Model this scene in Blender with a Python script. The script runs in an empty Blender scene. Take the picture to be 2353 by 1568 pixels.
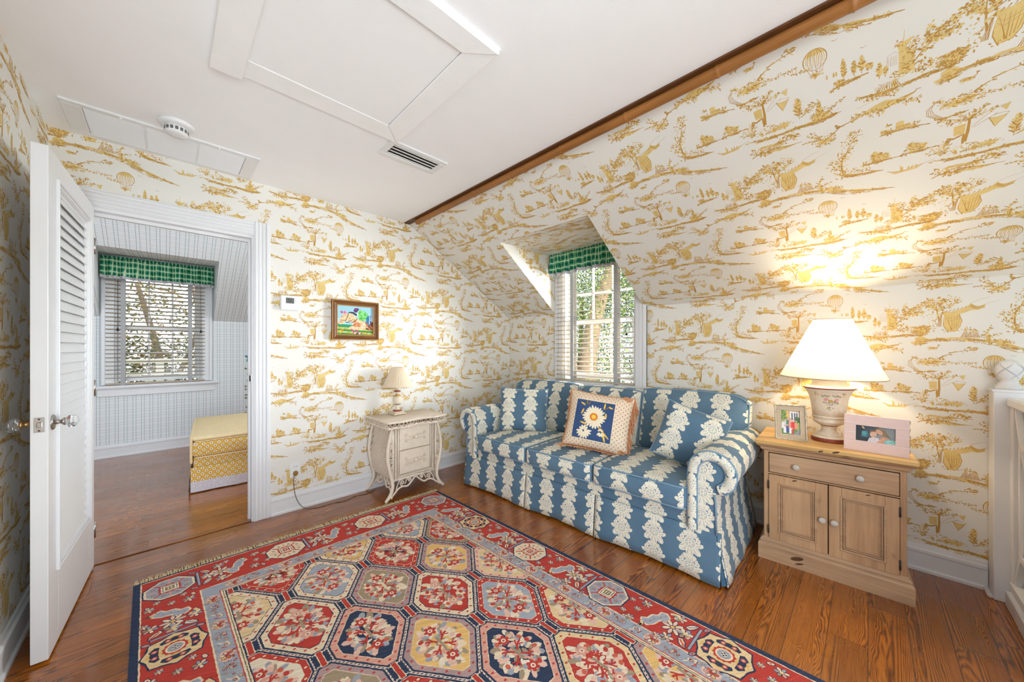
import bpy, bmesh, math, random
from mathutils import Vector, Matrix
rnd = random.Random(7)
PI = math.pi
sc = bpy.context.scene
COL = sc.collection
# ------------------------------------------------------------------ camera, sky, exposure
cam_d = bpy.data.cameras.new('camera')
cam = bpy.data.objects.new('camera', cam_d)
COL.objects.link(cam)
cam_d.sensor_width = 36.0
cam_d.lens = 808.0 / 2353.0 * 36.0
cam_d.shift_y = 17.0 / 2353.0
cam_d.clip_start = 0.02
cam_d.clip_end = 200
YAW = math.radians(45.35)
cam.location = (0, 0, 1.235)
cam.rotation_euler = (PI / 2, 0, YAW - PI / 2)
sc.camera = cam
sc.view_settings.view_transform = 'Standard'
sc.view_settings.look = 'None'
sc.view_settings.exposure = 0.38
sc.view_settings.gamma = 1.0
try:
    sc.cycles.use_denoising = True
    sc.cycles.max_bounces = 10
    sc.cycles.diffuse_bounces = 6
    sc.cycles.transparent_max_bounces = 24
    sc.cycles.sample_clamp_indirect = 6.0
    sc.cycles.caustics_reflective = False
    sc.cycles.caustics_refractive = False
except Exception:
    pass
world = bpy.data.worlds.new('sky')
sc.world = world
world.use_nodes = True
wn = world.node_tree.nodes
wl = world.node_tree.links
wn.clear()
w_out = wn.new('ShaderNodeOutputWorld')
w_bg = wn.new('ShaderNodeBackground')
w_tc = wn.new('ShaderNodeTexCoord')
w_sep = wn.new('ShaderNodeSeparateXYZ')
w_rmp = wn.new('ShaderNodeValToRGB')
w_mp = wn.new('ShaderNodeMath'); w_mp.operation = 'MULTIPLY_ADD'
w_mp.inputs[1].default_value = 0.5; w_mp.inputs[2].default_value = 0.5
wl.new(w_tc.outputs['Generated'], w_sep.inputs[0])
wl.new(w_sep.outputs['Z'], w_mp.inputs[0])
wl.new(w_mp.outputs[0], w_rmp.inputs[0])
r = w_rmp.color_ramp
r.elements[0].position = 0.40; r.elements[0].color = (0.44, 0.47, 0.48, 1)
r.elements[1].position = 0.50; r.elements[1].color = (0.82, 0.92, 1.0, 1)
e_ = r.elements.new(0.80); e_.color = (0.64, 0.82, 1.0, 1)
wl.new(w_rmp.outputs[0], w_bg.inputs[0])
w_bg.inputs[1].default_value = 2.5
wl.new(w_bg.outputs[0], w_out.inputs[0])


def area_light(name, loc, target, size, size_y, power, color):
    d = bpy.data.lights.new(name, 'AREA')
    d.shape = 'RECTANGLE'; d.size = size; d.size_y = size_y
    d.energy = power; d.color = color
    o = bpy.data.objects.new(name, d)
    COL.objects.link(o)
    o.location = loc
    v = Vector(target) - Vector(loc)
    o.rotation_euler = v.to_track_quat('-Z', 'Y').to_euler()
    return o


# added area lamps outside, out of view, standing in for sky at both windows
area_light('dormer_sky_lamp', (5.9, 0.5, 1.95), (3.0, 1.86, 1.5), 3.0, 1.7, 720, (0.86, 0.94, 1.0))
area_light('far_window_sky_lamp', (0.0, 7.9, 4.4), (0.0, 6.0, 1.4), 1.8, 1.6, 130, (0.95, 0.98, 1.0))
# added unseen fill lamps behind the camera: below for the ceiling, low, high
area_light('ceiling_fill_lamp', (0.3, -9.0, -6.4), (0.6, 1.2, 2.4), 6.0, 3.5, 330, (0.84, 0.93, 1.0))
area_light('fill_lamp_low', (-0.2, -5.0, -0.2), (0.6, 2.0, 2.0), 3.0, 1.8, 200, (0.85, 0.93, 1.0))
area_light('dormer_fill_lamp', (5.0, 0.6, 0.6), (2.9, 1.95, 2.0), 1.4, 1.4, 600, (0.95, 0.98, 0.92))  # added lamp outside, out of view, brightens the dormer lid and cheeks
area_light('fill_lamp_high', (-2.2, -3.2, 1.7), (2.2, 1.0, 0.7), 2.2, 1.4, 75, (0.90, 0.95, 1.0))
# added fill lamp inside the far room, out of view
area_light('far_room_fill_lamp', (2.4, 3.9, 1.9), (-0.6, 5.9, 0.9), 1.2, 1.2, 17, (0.96, 0.98, 1.0))


# ------------------------------------------------------------------ materials
def srgb(r, g, b):
    def f(c):
        c /= 255.0
        return c / 12.92 if c <= 0.04045 else ((c + 0.055) / 1.055) ** 2.4
    return (f(r), f(g), f(b), 1.0)


class S:
    """a socket with arithmetic"""
    def __init__(s, t, sock):
        s.t = t; s.s = sock
    def _m(s, op, o=None, o2=None, clamp=False):
        n = s.t.nodes.new('ShaderNodeMath'); n.operation = op; n.use_clamp = clamp
        for i, x in enumerate((s, o, o2)):
            if x is None:
                continue
            if isinstance(x, S):
                s.t.links.new(x.s, n.inputs[i])
            else:
                n.inputs[i].default_value = x
        return S(s.t, n.outputs[0])
    def __add__(s, o): return s._m('ADD', o)
    def __radd__(s, o): return s._m('ADD', o)
    def __sub__(s, o): return s._m('SUBTRACT', o)
    def __mul__(s, o): return s._m('MULTIPLY', o)
    def __rmul__(s, o): return s._m('MULTIPLY', o)
    def __truediv__(s, o): return s._m('DIVIDE', o)
    def frac(s): return s._m('FRACT')
    def floor(s): return s._m('FLOOR')
    def abs(s): return s._m('ABSOLUTE')
    def sin(s): return s._m('SINE')
    def cos(s): return s._m('COSINE')
    def sqrt(s): return s._m('SQRT')
    def pow(s, o): return s._m('POWER', o)
    def lt(s, o): return s._m('LESS_THAN', o)
    def gt(s, o): return s._m('GREATER_THAN', o)
    def max(s, o): return s._m('MAXIMUM', o)
    def min(s, o): return s._m('MINIMUM', o)
    def mod(s, o): return s._m('FLOORED_MODULO', o)
    def atan2(s, o): return s._m('ARCTAN2', o)
    def neg(s): return s._m('MULTIPLY', -1.0)
    def inv(s): return s._m('MULTIPLY_ADD', -1.0, 1.0)


class Mat:
    def __init__(s, name, rough=0.5, spec=0.5):
        s.m = bpy.data.materials.new(name)
        s.m.use_nodes = True
        s.t = s.m.node_tree
        s.p = next(n for n in s.t.nodes if n.type == 'BSDF_PRINCIPLED')
        s.p.inputs['Roughness'].default_value = rough
        s.p.inputs['Specular IOR Level'].default_value = spec
        s.tc = s.t.nodes.new('ShaderNodeTexCoord')
    def coord(s, kind='Object'):
        n = s.t.nodes.new('ShaderNodeSeparateXYZ')
        s.t.links.new(s.tc.outputs[kind], n.inputs[0])
        return [S(s.t, n.outputs[i]) for i in range(3)]
    def comb(s, x, y, z=0.0):
        n = s.t.nodes.new('ShaderNodeCombineXYZ')
        for i, v in enumerate((x, y, z)):
            if isinstance(v, S): s.t.links.new(v.s, n.inputs[i])
            else: n.inputs[i].default_value = v
        return S(s.t, n.outputs[0])
    def noise(s, vec=None, scale=5.0, detail=3.0, rough=0.55, kind='Object', dist=0.0, color=False):
        n = s.t.nodes.new('ShaderNodeTexNoise')
        n.inputs['Scale'].default_value = scale
        n.inputs['Detail'].default_value = detail
        n.inputs['Roughness'].default_value = rough
        n.inputs['Distortion'].default_value = dist
        if vec is None: s.t.links.new(s.tc.outputs[kind], n.inputs['Vector'])
        else: s.t.links.new(vec.s, n.inputs['Vector'])
        return S(s.t, n.outputs['Color' if color else 0])
    def white(s, vec):
        n = s.t.nodes.new('ShaderNodeTexWhiteNoise'); n.noise_dimensions = '3D'
        s.t.links.new(vec.s, n.inputs['Vector'])
        return S(s.t, n.outputs[0])
    def ramp(s, f, stops):
        n = s.t.nodes.new('ShaderNodeValToRGB')
        el = n.color_ramp.elements
        while len(el) < len(stops): el.new(0.5)
        for e, (p, c) in zip(el, stops):
            e.position = p; e.color = c
        s.t.links.new(f.s, n.inputs[0])
        return S(s.t, n.outputs[0])
    def mix(s, f, a, b, mode='MIX'):
        n = s.t.nodes.new('ShaderNodeMix'); n.data_type = 'RGBA'; n.blend_type = mode
        if isinstance(f, S): s.t.links.new(f.s, n.inputs[0])
        else: n.inputs[0].default_value = f
        for k, v in ((6, a), (7, b)):
            if isinstance(v, S): s.t.links.new(v.s, n.inputs[k])
            else: n.inputs[k].default_value = v
        return S(s.t, n.outputs[2])
    def col(s, c):
        if isinstance(c, S): s.t.links.new(c.s, s.p.inputs['Base Color'])
        else: s.p.inputs['Base Color'].default_value = c
        return s
    def inp(s, k, v):
        if isinstance(v, S): s.t.links.new(v.s, s.p.inputs[k])
        else: s.p.inputs[k].default_value = v
        return s
    def bump(s, h, strength=0.2, dist=0.01):
        n = s.t.nodes.new('ShaderNodeBump')
        n.inputs['Strength'].default_value = strength
        n.inputs['Distance'].default_value = dist
        s.t.links.new(h.s, n.inputs['Height'])
        s.t.links.new(n.outputs[0], s.p.inputs['Normal'])
        return s


def plain(name, c, rough=0.5, spec=0.5, var=0.06, scale=8.0, bump=0.0, bscale=60.0, metal=0.0):
    M = Mat(name, rough, spec)
    n = M.noise(scale=scale, detail=4)
    lo = tuple(x * (1 - var) for x in c[:3]) + (1,)
    hi = tuple(min(1, x * (1 + var)) for x in c[:3]) + (1,)
    M.col(M.ramp(n, [(0.3, lo), (0.7, hi)]))
    if metal: M.inp('Metallic', metal)
    if bump: M.bump(M.noise(scale=bscale, detail=3), bump, 0.005)
    return M.m


def mat_floor():
    M = Mat('oak_floor_boards', 0.3, 0.5)
    x, y, z = M.coord('Object')
    bw = 0.125
    row = (y / bw).floor()
    rv = M.white(M.comb(row, 3.3, 1.7))
    xo = x + rv * 3.0
    blen = 1.7
    bi = (xo / blen).floor()
    bv = M.white(M.comb(row, bi, 0.5))
    bv2 = M.white(M.comb(row, bi, 7.5))
    fy = (y / bw).frac() - 0.5
    fx = (xo / blen).frac()
    nv = M.noise(M.comb(x * 1.6 + bv * 31.0, y * 11.0 + bv2 * 17.0, bv * 9.0), 1.0, 3, 0.5)
    yy = fy + (bv - 0.5) * 1.1 + (nv - 0.5) * 0.75
    arch = yy * yy * 3.2 + x * 0.62 * (bv2 - 0.5) + (nv - 0.5) * 0.9
    ring = (arch * 10.0).frac()
    ring = (ring - 0.5).abs() * 2.0
    fine = M.noise(M.comb(x * 5.0, y * 170.0, bv * 11.0), 1.0, 3, 0.65)
    fine2 = M.noise(M.comb(x * 22.0, y * 420.0, bv * 5.0), 1.0, 2, 0.6)
    g = ring * 0.45 + fine * 0.55 + (fine2 - 0.5) * 0.25
    c = M.ramp(g, [(0.18, srgb(70, 34, 7)), (0.36, srgb(126, 68, 15)), (0.58, srgb(172, 98, 26)), (0.85, srgb(192, 120, 40))])
    big = M.noise(scale=0.9, detail=2)
    tone = M.ramp(bv * 0.5 + big * 0.5, [(0.2, (0.74, 0.70, 0.66, 1)), (0.8, (1.12, 1.10, 1.06, 1))])
    c = M.mix(1.0, c, tone, 'MULTIPLY')
    seam = (fy.abs().gt(0.488)).max(fx.lt(0.0016))
    c = M.mix(seam * 0.75, c, srgb(36, 18, 8))
    M.col(c)
    scuff = M.noise(scale=3.0, detail=5)
    M.inp('Roughness', M.ramp(scuff, [(0.3, (0.20, 0.2, 0.2, 1)), (0.75, (0.36, 0.36, 0.36, 1))]))
    M.bump(g * 0.25 - seam, 0.10, 0.003)
    M.inp('Coat Weight', 0.6); M.inp('Coat Roughness', 0.10); M.inp('Coat IOR', 1.6)
    return M.m


def mat_fabric_stripe():
    """blue cotton with columns of cream printed flowers; uses the UV map in metres"""
    M = Mat('blue_floral_stripe_fabric', 0.85, 0.15)
    u, v, _ = M.coord('UV')
    P, V = 0.196, 0.122
    col = (u / P).floor()
    du = (u / P).frac() - 0.5
    du = du * (P * 0.93)
    vv = v + M.white(M.comb(col, 1.0, 2.0)) * V
    dv = ((vv / V).frac() - 0.5) * (V * 0.95) - 0.018
    wob = M.noise(M.comb(u, v, 0.0), 130.0, 2, 0.5) - 0.5
    r = (du * du + dv * dv).sqrt()
    th = du.atan2(dv.neg())                       # zero points down the stripe
    # drooping leaf fan
    a = th.abs()
    lobe = (th * 3.9).cos().abs()
    R = 0.042 + lobe * 0.026 + (a.inv() * 0.010).max(-0.004)
    leaf = ((r + wob * 0.004).lt(R)) * a.lt(1.75)
    # rosette
    Rr = (th * 8.0).cos().abs() * 0.005 + 0.0275
    ros = (r + wob * 0.002).lt(Rr)
    m = leaf.max(ros)
    adu = du.abs()
    def circ(cx, cy, rad, src=None):
        ax = (adu if src is None else src) - cx
        ay = dv - cy
        d = (ax * ax + ay * ay).sqrt()
        return d
    holes = None
    for cx, cy, rad in ((0.038, 0.020, 0.0115), (0.030, 0.037, 0.0105), (0.047, 0.001, 0.0095), (0.0, 0.043, 0.012), (0.014, 0.034, 0.008)):
        d = circ(cx, cy, rad)
        m = m.max((d + wob * 0.003).lt(rad))
        h = d.lt(rad * 0.32)
        holes = h if holes is None else holes.max(h)
    # a second row of small buds from the flower below, keeps the column continuous
    d = circ(0.022, -0.071, 0.010); m = m.max((d + wob * 0.003).lt(0.0115))
    # inner drawing
    vein = ((th * 7.8).cos().abs().lt(0.30)) * r.gt(0.030) * r.lt(R * 0.86) * a.lt(1.7)
    ring = (r - 0.0205).abs().lt(0.0018)
    dots = ((r - 0.0135).abs().lt(0.003)) * ((th * 6.0).cos().gt(0.1))
    core = r.lt(0.0045)
    grey = (ring.max(dots).max(core) * ros).max(vein * leaf).max(holes)
    weave = M.noise(M.comb(u, v, 0.0), 900.0, 1, 0.5)
    fade = M.noise(M.comb(u, v, 0.3), 4.0, 3, 0.5)
    blue = M.ramp(weave * 0.6 + fade * 0.4, [(0.3, srgb(68, 98, 122)), (0.7, srgb(104, 132, 152))])
    cream = M.ramp(weave * 0.5 + wob + 0.25, [(0.2, srgb(216, 208, 188)), (0.8, srgb(240, 234, 216))])
    c = M.mix(m, blue, cream)
    c = M.mix(grey * m * 0.72, c, srgb(142, 158, 164))
    M.col(c)
    M.inp('Sheen Weight', 0.15)
    M.bump(M.noise(scale=9.0, detail=3) + weave * 0.05, 0.25, 0.02)
    return M.m


def mat_plaid():
    """white paper with fine teal lines"""
    M = Mat('teal_plaid_wallpaper', 0.7, 0.2)
    u, v, _ = M.coord('UV')
    def lines(t, period, offs, w):
        m = None
        f = (t / period).frac() * period
        for o in offs:
            k = (f - o).abs().lt(w)
            m = k if m is None else m.max(k)
        return m
    ver = lines(u, 0.069, (0.012, 0.0366), 0.0015)
    hor = lines(v, 0.069, (0.012, 0.039), 0.0011)
    dash = (v / 0.0075).frac().gt(0.28)
    c = M.mix(hor * 0.6, srgb(230, 233, 235), srgb(120, 158, 166))
    c = M.mix(ver * (dash * 0.3 + 0.55), c, srgb(58, 122, 124))
    M.col(c)
    return M.m


def mat_gingham():
    M = Mat('green_check_cotton', 0.85, 0.15)
    u, v, _ = M.coord('UV')
    fu = (u / 0.064).frac(); fv = (v / 0.064).frac()
    au = fu.lt(0.42) ; av = fv.lt(0.42)
    lu = (fu - 0.70).abs().lt(0.075); lv = (fv - 0.70).abs().lt(0.075)
    k = au * 0.5 + av * 0.5
    c = M.ramp(k, [(0.0, srgb(96, 176, 142)), (0.5, srgb(46, 136, 102)), (1.0, srgb(20, 98, 72))])
    c = M.mix(lu.max(lv) * 0.8, c, srgb(226, 236, 196))
    M.col(c)
    return M.m


def mat_lattice_dots(name, base, ring, dot, period, rr, rd):
    M = Mat(name, 0.85, 0.15)
    u, v, _ = M.coord('UV')
    a = (u + v) / (period * 1.4142); b = (u - v) / (period * 1.4142)
    fa = a.frac() - 0.5; fb = b.frac() - 0.5
    d = (fa * fa + fb * fb).sqrt()
    c = M.mix(M.noise(scale=300.0, detail=1), base, tuple(x * 0.9 for x in base[:3]) + (1,))
    if rr: c = M.mix(d.lt(rr), c, ring)
    c = M.mix(d.lt(rd), c, dot)
    M.col(c)
    return M.m


def mat_wood(name, dark, mid, light, axis='x', scale=1.0, rough=0.45, knots=True):
    M = Mat(name, rough, 0.35)
    x, y, z = M.coord('Object')
    ax = {'x': (x, y, z), 'y': (y, x, z), 'z': (z, x, y)}[axis]
    vec = M.comb(ax[0] * (1.3 * scale), ax[1] * (22.0 * scale), ax[2] * (22.0 * scale))
    n1 = M.noise(vec, 1.0, 4, 0.6, dist=0.4)
    n2 = M.noise(M.comb(ax[0] * 6.0, ax[1] * 160.0, ax[2] * 160.0), 1.0, 2, 0.5)
    g = n1 * 0.7 + n2 * 0.3
    c = M.ramp(g, [(0.28, dark), (0.5, mid), (0.72, light)])
    patch = M.noise(scale=4.0, detail=2)
    c = M.mix(1.0, c, M.ramp(patch, [(0.3, (0.86, 0.86, 0.86, 1)), (0.7, (1.08, 1.07, 1.05, 1))]), 'MULTIPLY')
    if knots:
        kn = M.noise(M.comb(ax[0] * 0.55, ax[1], ax[2]), 13.0, 0, 0.5)
        c = M.mix(M.ramp(kn, [(0.82, (0, 0, 0, 1)), (0.88, (1, 1, 1, 1))]), c, tuple(v * 0.5 for v in dark[:3]) + (1,))
    M.col(c)
    M.bump(g, 0.08, 0.003)
    return M.m


def mat_glass(name='window_glass', tint=(1, 1, 1, 1)):
    m = bpy.data.materials.new(name); m.use_nodes = True
    t = m.node_tree; t.nodes.clear()
    o = t.nodes.new('ShaderNodeOutputMaterial')
    a = t.nodes.new('ShaderNodeBsdfTransparent'); a.inputs[0].default_value = tint
    g = t.nodes.new('ShaderNodeBsdfGlossy'); g.inputs['Roughness'].default_value = 0.02
    f = t.nodes.new('ShaderNodeFresnel'); f.inputs[0].default_value = 1.25
    x = t.nodes.new('ShaderNodeMixShader')
    t.links.new(f.outputs[0], x.inputs[0]); t.links.new(a.outputs[0], x.inputs[1]); t.links.new(g.outputs[0], x.inputs[2])
    t.links.new(x.outputs[0], o.inputs[0])
    return m


def mat_translucent(name, c, w=0.5, rough=0.8):
    M = Mat(name, rough, 0.1)
    n = M.noise(scale=220.0, detail=3)
    cc = M.ramp(n, [(0.3, tuple(x * 0.93 for x in c[:3]) + (1,)), (0.65, c)])
    M.col(cc)
    tr = M.t.nodes.new('ShaderNodeBsdfTranslucent')
    M.t.links.new(cc.s, tr.inputs[0])
    mx = M.t.nodes.new('ShaderNodeMixShader'); mx.inputs[0].default_value = w
    out = next(k for k in M.t.nodes if k.type == 'OUTPUT_MATERIAL')
    M.t.links.new(M.p.outputs[0], mx.inputs[1]); M.t.links.new(tr.outputs[0], mx.inputs[2])
    M.t.links.new(mx.outputs[0], out.inputs[0])
    return M.m


def mat_crystal():
    m = bpy.data.materials.new('cut_glass'); m.use_nodes = True
    p = next(n for n in m.node_tree.nodes if n.type == 'BSDF_PRINCIPLED')
    p.inputs['Transmission Weight'].default_value = 0.92
    p.inputs['Roughness'].default_value = 0.02
    p.inputs['IOR'].default_value = 1.5
    p.inputs['Base Color'].default_value = (0.96, 0.97, 0.97, 1)
    return m


MT = dict(
    floor=mat_floor(),
    paint=plain('white_gloss_paint', srgb(226, 227, 228), 0.35, 0.5, 0.015, 6, 0.03, 90),
    trim=plain('white_trim_paint', srgb(224, 225, 227), 0.4, 0.5, 0.015, 6, 0.03, 70),
    ceiling=plain('white_ceiling_paint', srgb(245, 245, 246), 0.75, 0.3, 0.01, 5, 0.10, 160),
    roughpaint=plain('brushed_white_paint', srgb(245, 245, 245), 0.55, 0.4, 0.015, 9, 0.35, 38),
    paper=plain('toile_wallpaper_ground', srgb(225, 223, 216), 0.6, 0.3, 0.012, 3, 0.03, 250),
    gold=plain('toile_gold_print', srgb(218, 192, 126), 0.6, 0.3, 0.08, 40),
    gold2=plain('toile_brown_print', srgb(184, 140, 66), 0.6, 0.3, 0.08, 40),
    plaid=mat_plaid(),
    stripe=mat_fabric_stripe(),
    blue=plain('plain_blue_cotton', srgb(72, 102, 126), 0.85, 0.15, 0.10, 30),
    piping=plain('blue_grey_piping', srgb(120, 148, 170), 0.8, 0.2, 0.08, 60),
    gingham=mat_gingham(),
    lace=plain('lace_edging', srgb(196, 196, 198), 0.8, 0.2, 0.22, 160),
    pine=mat_wood('waxed_pine', srgb(160, 126, 96), srgb(188, 152, 118), srgb(202, 170, 136), 'x', 1.0, 0.45),
    pinev=mat_wood('waxed_pine_upright', srgb(166, 128, 94), srgb(192, 152, 114), srgb(206, 170, 132), 'z', 1.0, 0.45),
    pinetop=mat_wood('honey_pine_top', srgb(190, 146, 88), srgb(216, 174, 112), srgb(228, 190, 130), 'x', 0.8, 0.35),
    dark_gap=plain('dark_gap', srgb(30, 22, 16), 0.9, 0.1),
    iron=plain('dark_iron', srgb(70, 68, 64), 0.45, 0.5, 0.1, 30, metal=0.7),
    pewter=plain('limed_knob', srgb(196, 186, 174), 0.4, 0.5, 0.10, 60),
    bamboo=mat_wood('bamboo_pole', srgb(118, 74, 34), srgb(150, 98, 48), srgb(172, 118, 64), 'y', 0.6, 0.4, False),
    bamboodk=plain('dark_batten', srgb(92, 56, 26), 0.5, 0.4, 0.15, 12),
    wicker=plain('cream_wicker', srgb(226, 212, 194), 0.6, 0.3, 0.05, 30, 0.15, 160),
    frame=mat_wood('walnut_frame', srgb(84, 50, 20), srgb(112, 70, 30), srgb(134, 88, 42), 'x', 2.0, 0.4, False),
    gilt=plain('gilt_edge', srgb(196, 152, 92), 0.35, 0.5, 0.08, 30, metal=0.3),
    metal=plain('brushed_nickel', srgb(178, 172, 166), 0.25, 0.5, 0.08, 60, metal=0.95),
    brass=plain('aged_brass', srgb(186, 152, 104), 0.3, 0.5, 0.1, 60, metal=0.9),
    crystal=mat_crystal(),
    glass=mat_glass(),
    plastic=plain('white_plastic', srgb(228, 229, 230), 0.4, 0.5, 0.01),
    lcd=plain('grey_display', srgb(96, 98, 96), 0.2, 0.5, 0.02),
    black=plain('black_plastic', srgb(26, 26, 28), 0.5, 0.4),
    slat=plain('ivory_slat', srgb(186, 172, 150), 0.5, 0.4, 0.02),
    tape=plain('grey_ladder_tape', srgb(172, 172, 172), 0.8, 0.2, 0.05),
    linen=mat_translucent('linen_shade', srgb(248, 240, 222), 0.5),
    pleat=plain('knife_pleated_shade', srgb(224, 206, 180), 0.8, 0.2, 0.06, 200),
    ceramic=plain('crackled_cream_ceramic', srgb(226, 212, 190), 0.4, 0.45, 0.07, 60, 0.05, 200),
    rust=plain('rust_glaze_band', srgb(140, 66, 48), 0.5, 0.4, 0.35, 120),
    rose=plain('painted_rose', srgb(196, 66, 74), 0.5, 0.3, 0.2, 300),
    sage=plain('painted_sage', srgb(132, 134, 116), 0.5, 0.3, 0.2, 300),
    ochre=plain('painted_ochre', srgb(200, 158, 88), 0.5, 0.3, 0.2, 300),
    taupe=plain('linen_frame', srgb(198, 178, 152), 0.8, 0.2, 0.06, 400),
    silver=plain('silvered_bamboo_edge', srgb(196, 186, 164), 0.35, 0.5, 0.06, 80, metal=0.3),
    pink=plain('pink_ribbon_frame', srgb(236, 208, 200), 0.6, 0.3, 0.02, 50),
    pinkln=plain('pink_seam', srgb(248, 228, 222), 0.6, 0.3, 0.02),
    stone=plain('carved_white_stone', srgb(216, 216, 216), 0.7, 0.2, 0.08, 20, 0.2, 60),
    cord=plain('brown_cord', srgb(150, 112, 44), 0.5, 0.4),
    yfab=mat_lattice_dots('yellow_provence_cotton', srgb(226, 178, 92), srgb(242, 228, 196), srgb(72, 62, 82), 0.036, 0.30, 0.12),
    ytop=plain('cream_coverlet', srgb(240, 216, 170), 0.9, 0.1, 0.05, 30),
    pdot=mat_lattice_dots('cream_sprigged_cotton', srgb(236, 214, 188), None, srgb(128, 92, 66), 0.022, 0, 0.15),
    flor=plain('white_floral_band', srgb(214, 208, 212), 0.85, 0.15, 0.12, 60),
    denim=plain('blue_wool_panel', srgb(62, 84, 124), 0.95, 0.1, 0.16, 260),
    fringe=plain('coral_fringe', srgb(206, 146, 106), 0.9, 0.1, 0.14, 200),
    petal=plain('ivory_yarn', srgb(236, 222, 194), 0.9, 0.1, 0.08, 200),
    orange=plain('orange_yarn', srgb(226, 132, 40), 0.9, 0.1, 0.12, 300),
    yolk=plain('yellow_yarn', srgb(238, 196, 90), 0.9, 0.1, 0.12, 300),
    olive=plain('olive_yarn', srgb(150, 126, 60), 0.9, 0.1, 0.2, 200),
    teal=plain('teal_paint', srgb(52, 130, 150), 0.5, 0.4, 0.1),
    leaf=None, bark=plain('grey_bark', srgb(116, 94, 74), 0.9, 0.1, 0.3, 20, 0.6, 30),
)


def mat_leaf(name, a, b, c):
    M = Mat(name, 0.55, 0.3)
    oi = M.t.nodes.new('ShaderNodeNewGeometry')
    n = M.ramp(S(M.t, oi.outputs['Random Per Island']), [(0.0, a), (0.55, b), (1.0, c)])
    M.col(n)
    tr = M.t.nodes.new('ShaderNodeBsdfTranslucent')
    M.t.links.new(n.s, tr.inputs[0])
    mx = M.t.nodes.new('ShaderNodeMixShader'); mx.inputs[0].default_value = 0.35
    out = next(k for k in M.t.nodes if k.type == 'OUTPUT_MATERIAL')
    M.t.links.new(M.p.outputs[0], mx.inputs[1]); M.t.links.new(tr.outputs[0], mx.inputs[2])
    M.t.links.new(mx.outputs[0], out.inputs[0])
    return M.m


MT['leaf'] = mat_leaf('green_leaves', srgb(44, 62, 24), srgb(84, 104, 42), srgb(140, 146, 66))
MT['leaf2'] = mat_leaf('autumn_leaves', srgb(70, 58, 36), srgb(92, 98, 44), srgb(156, 112, 52))


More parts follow.
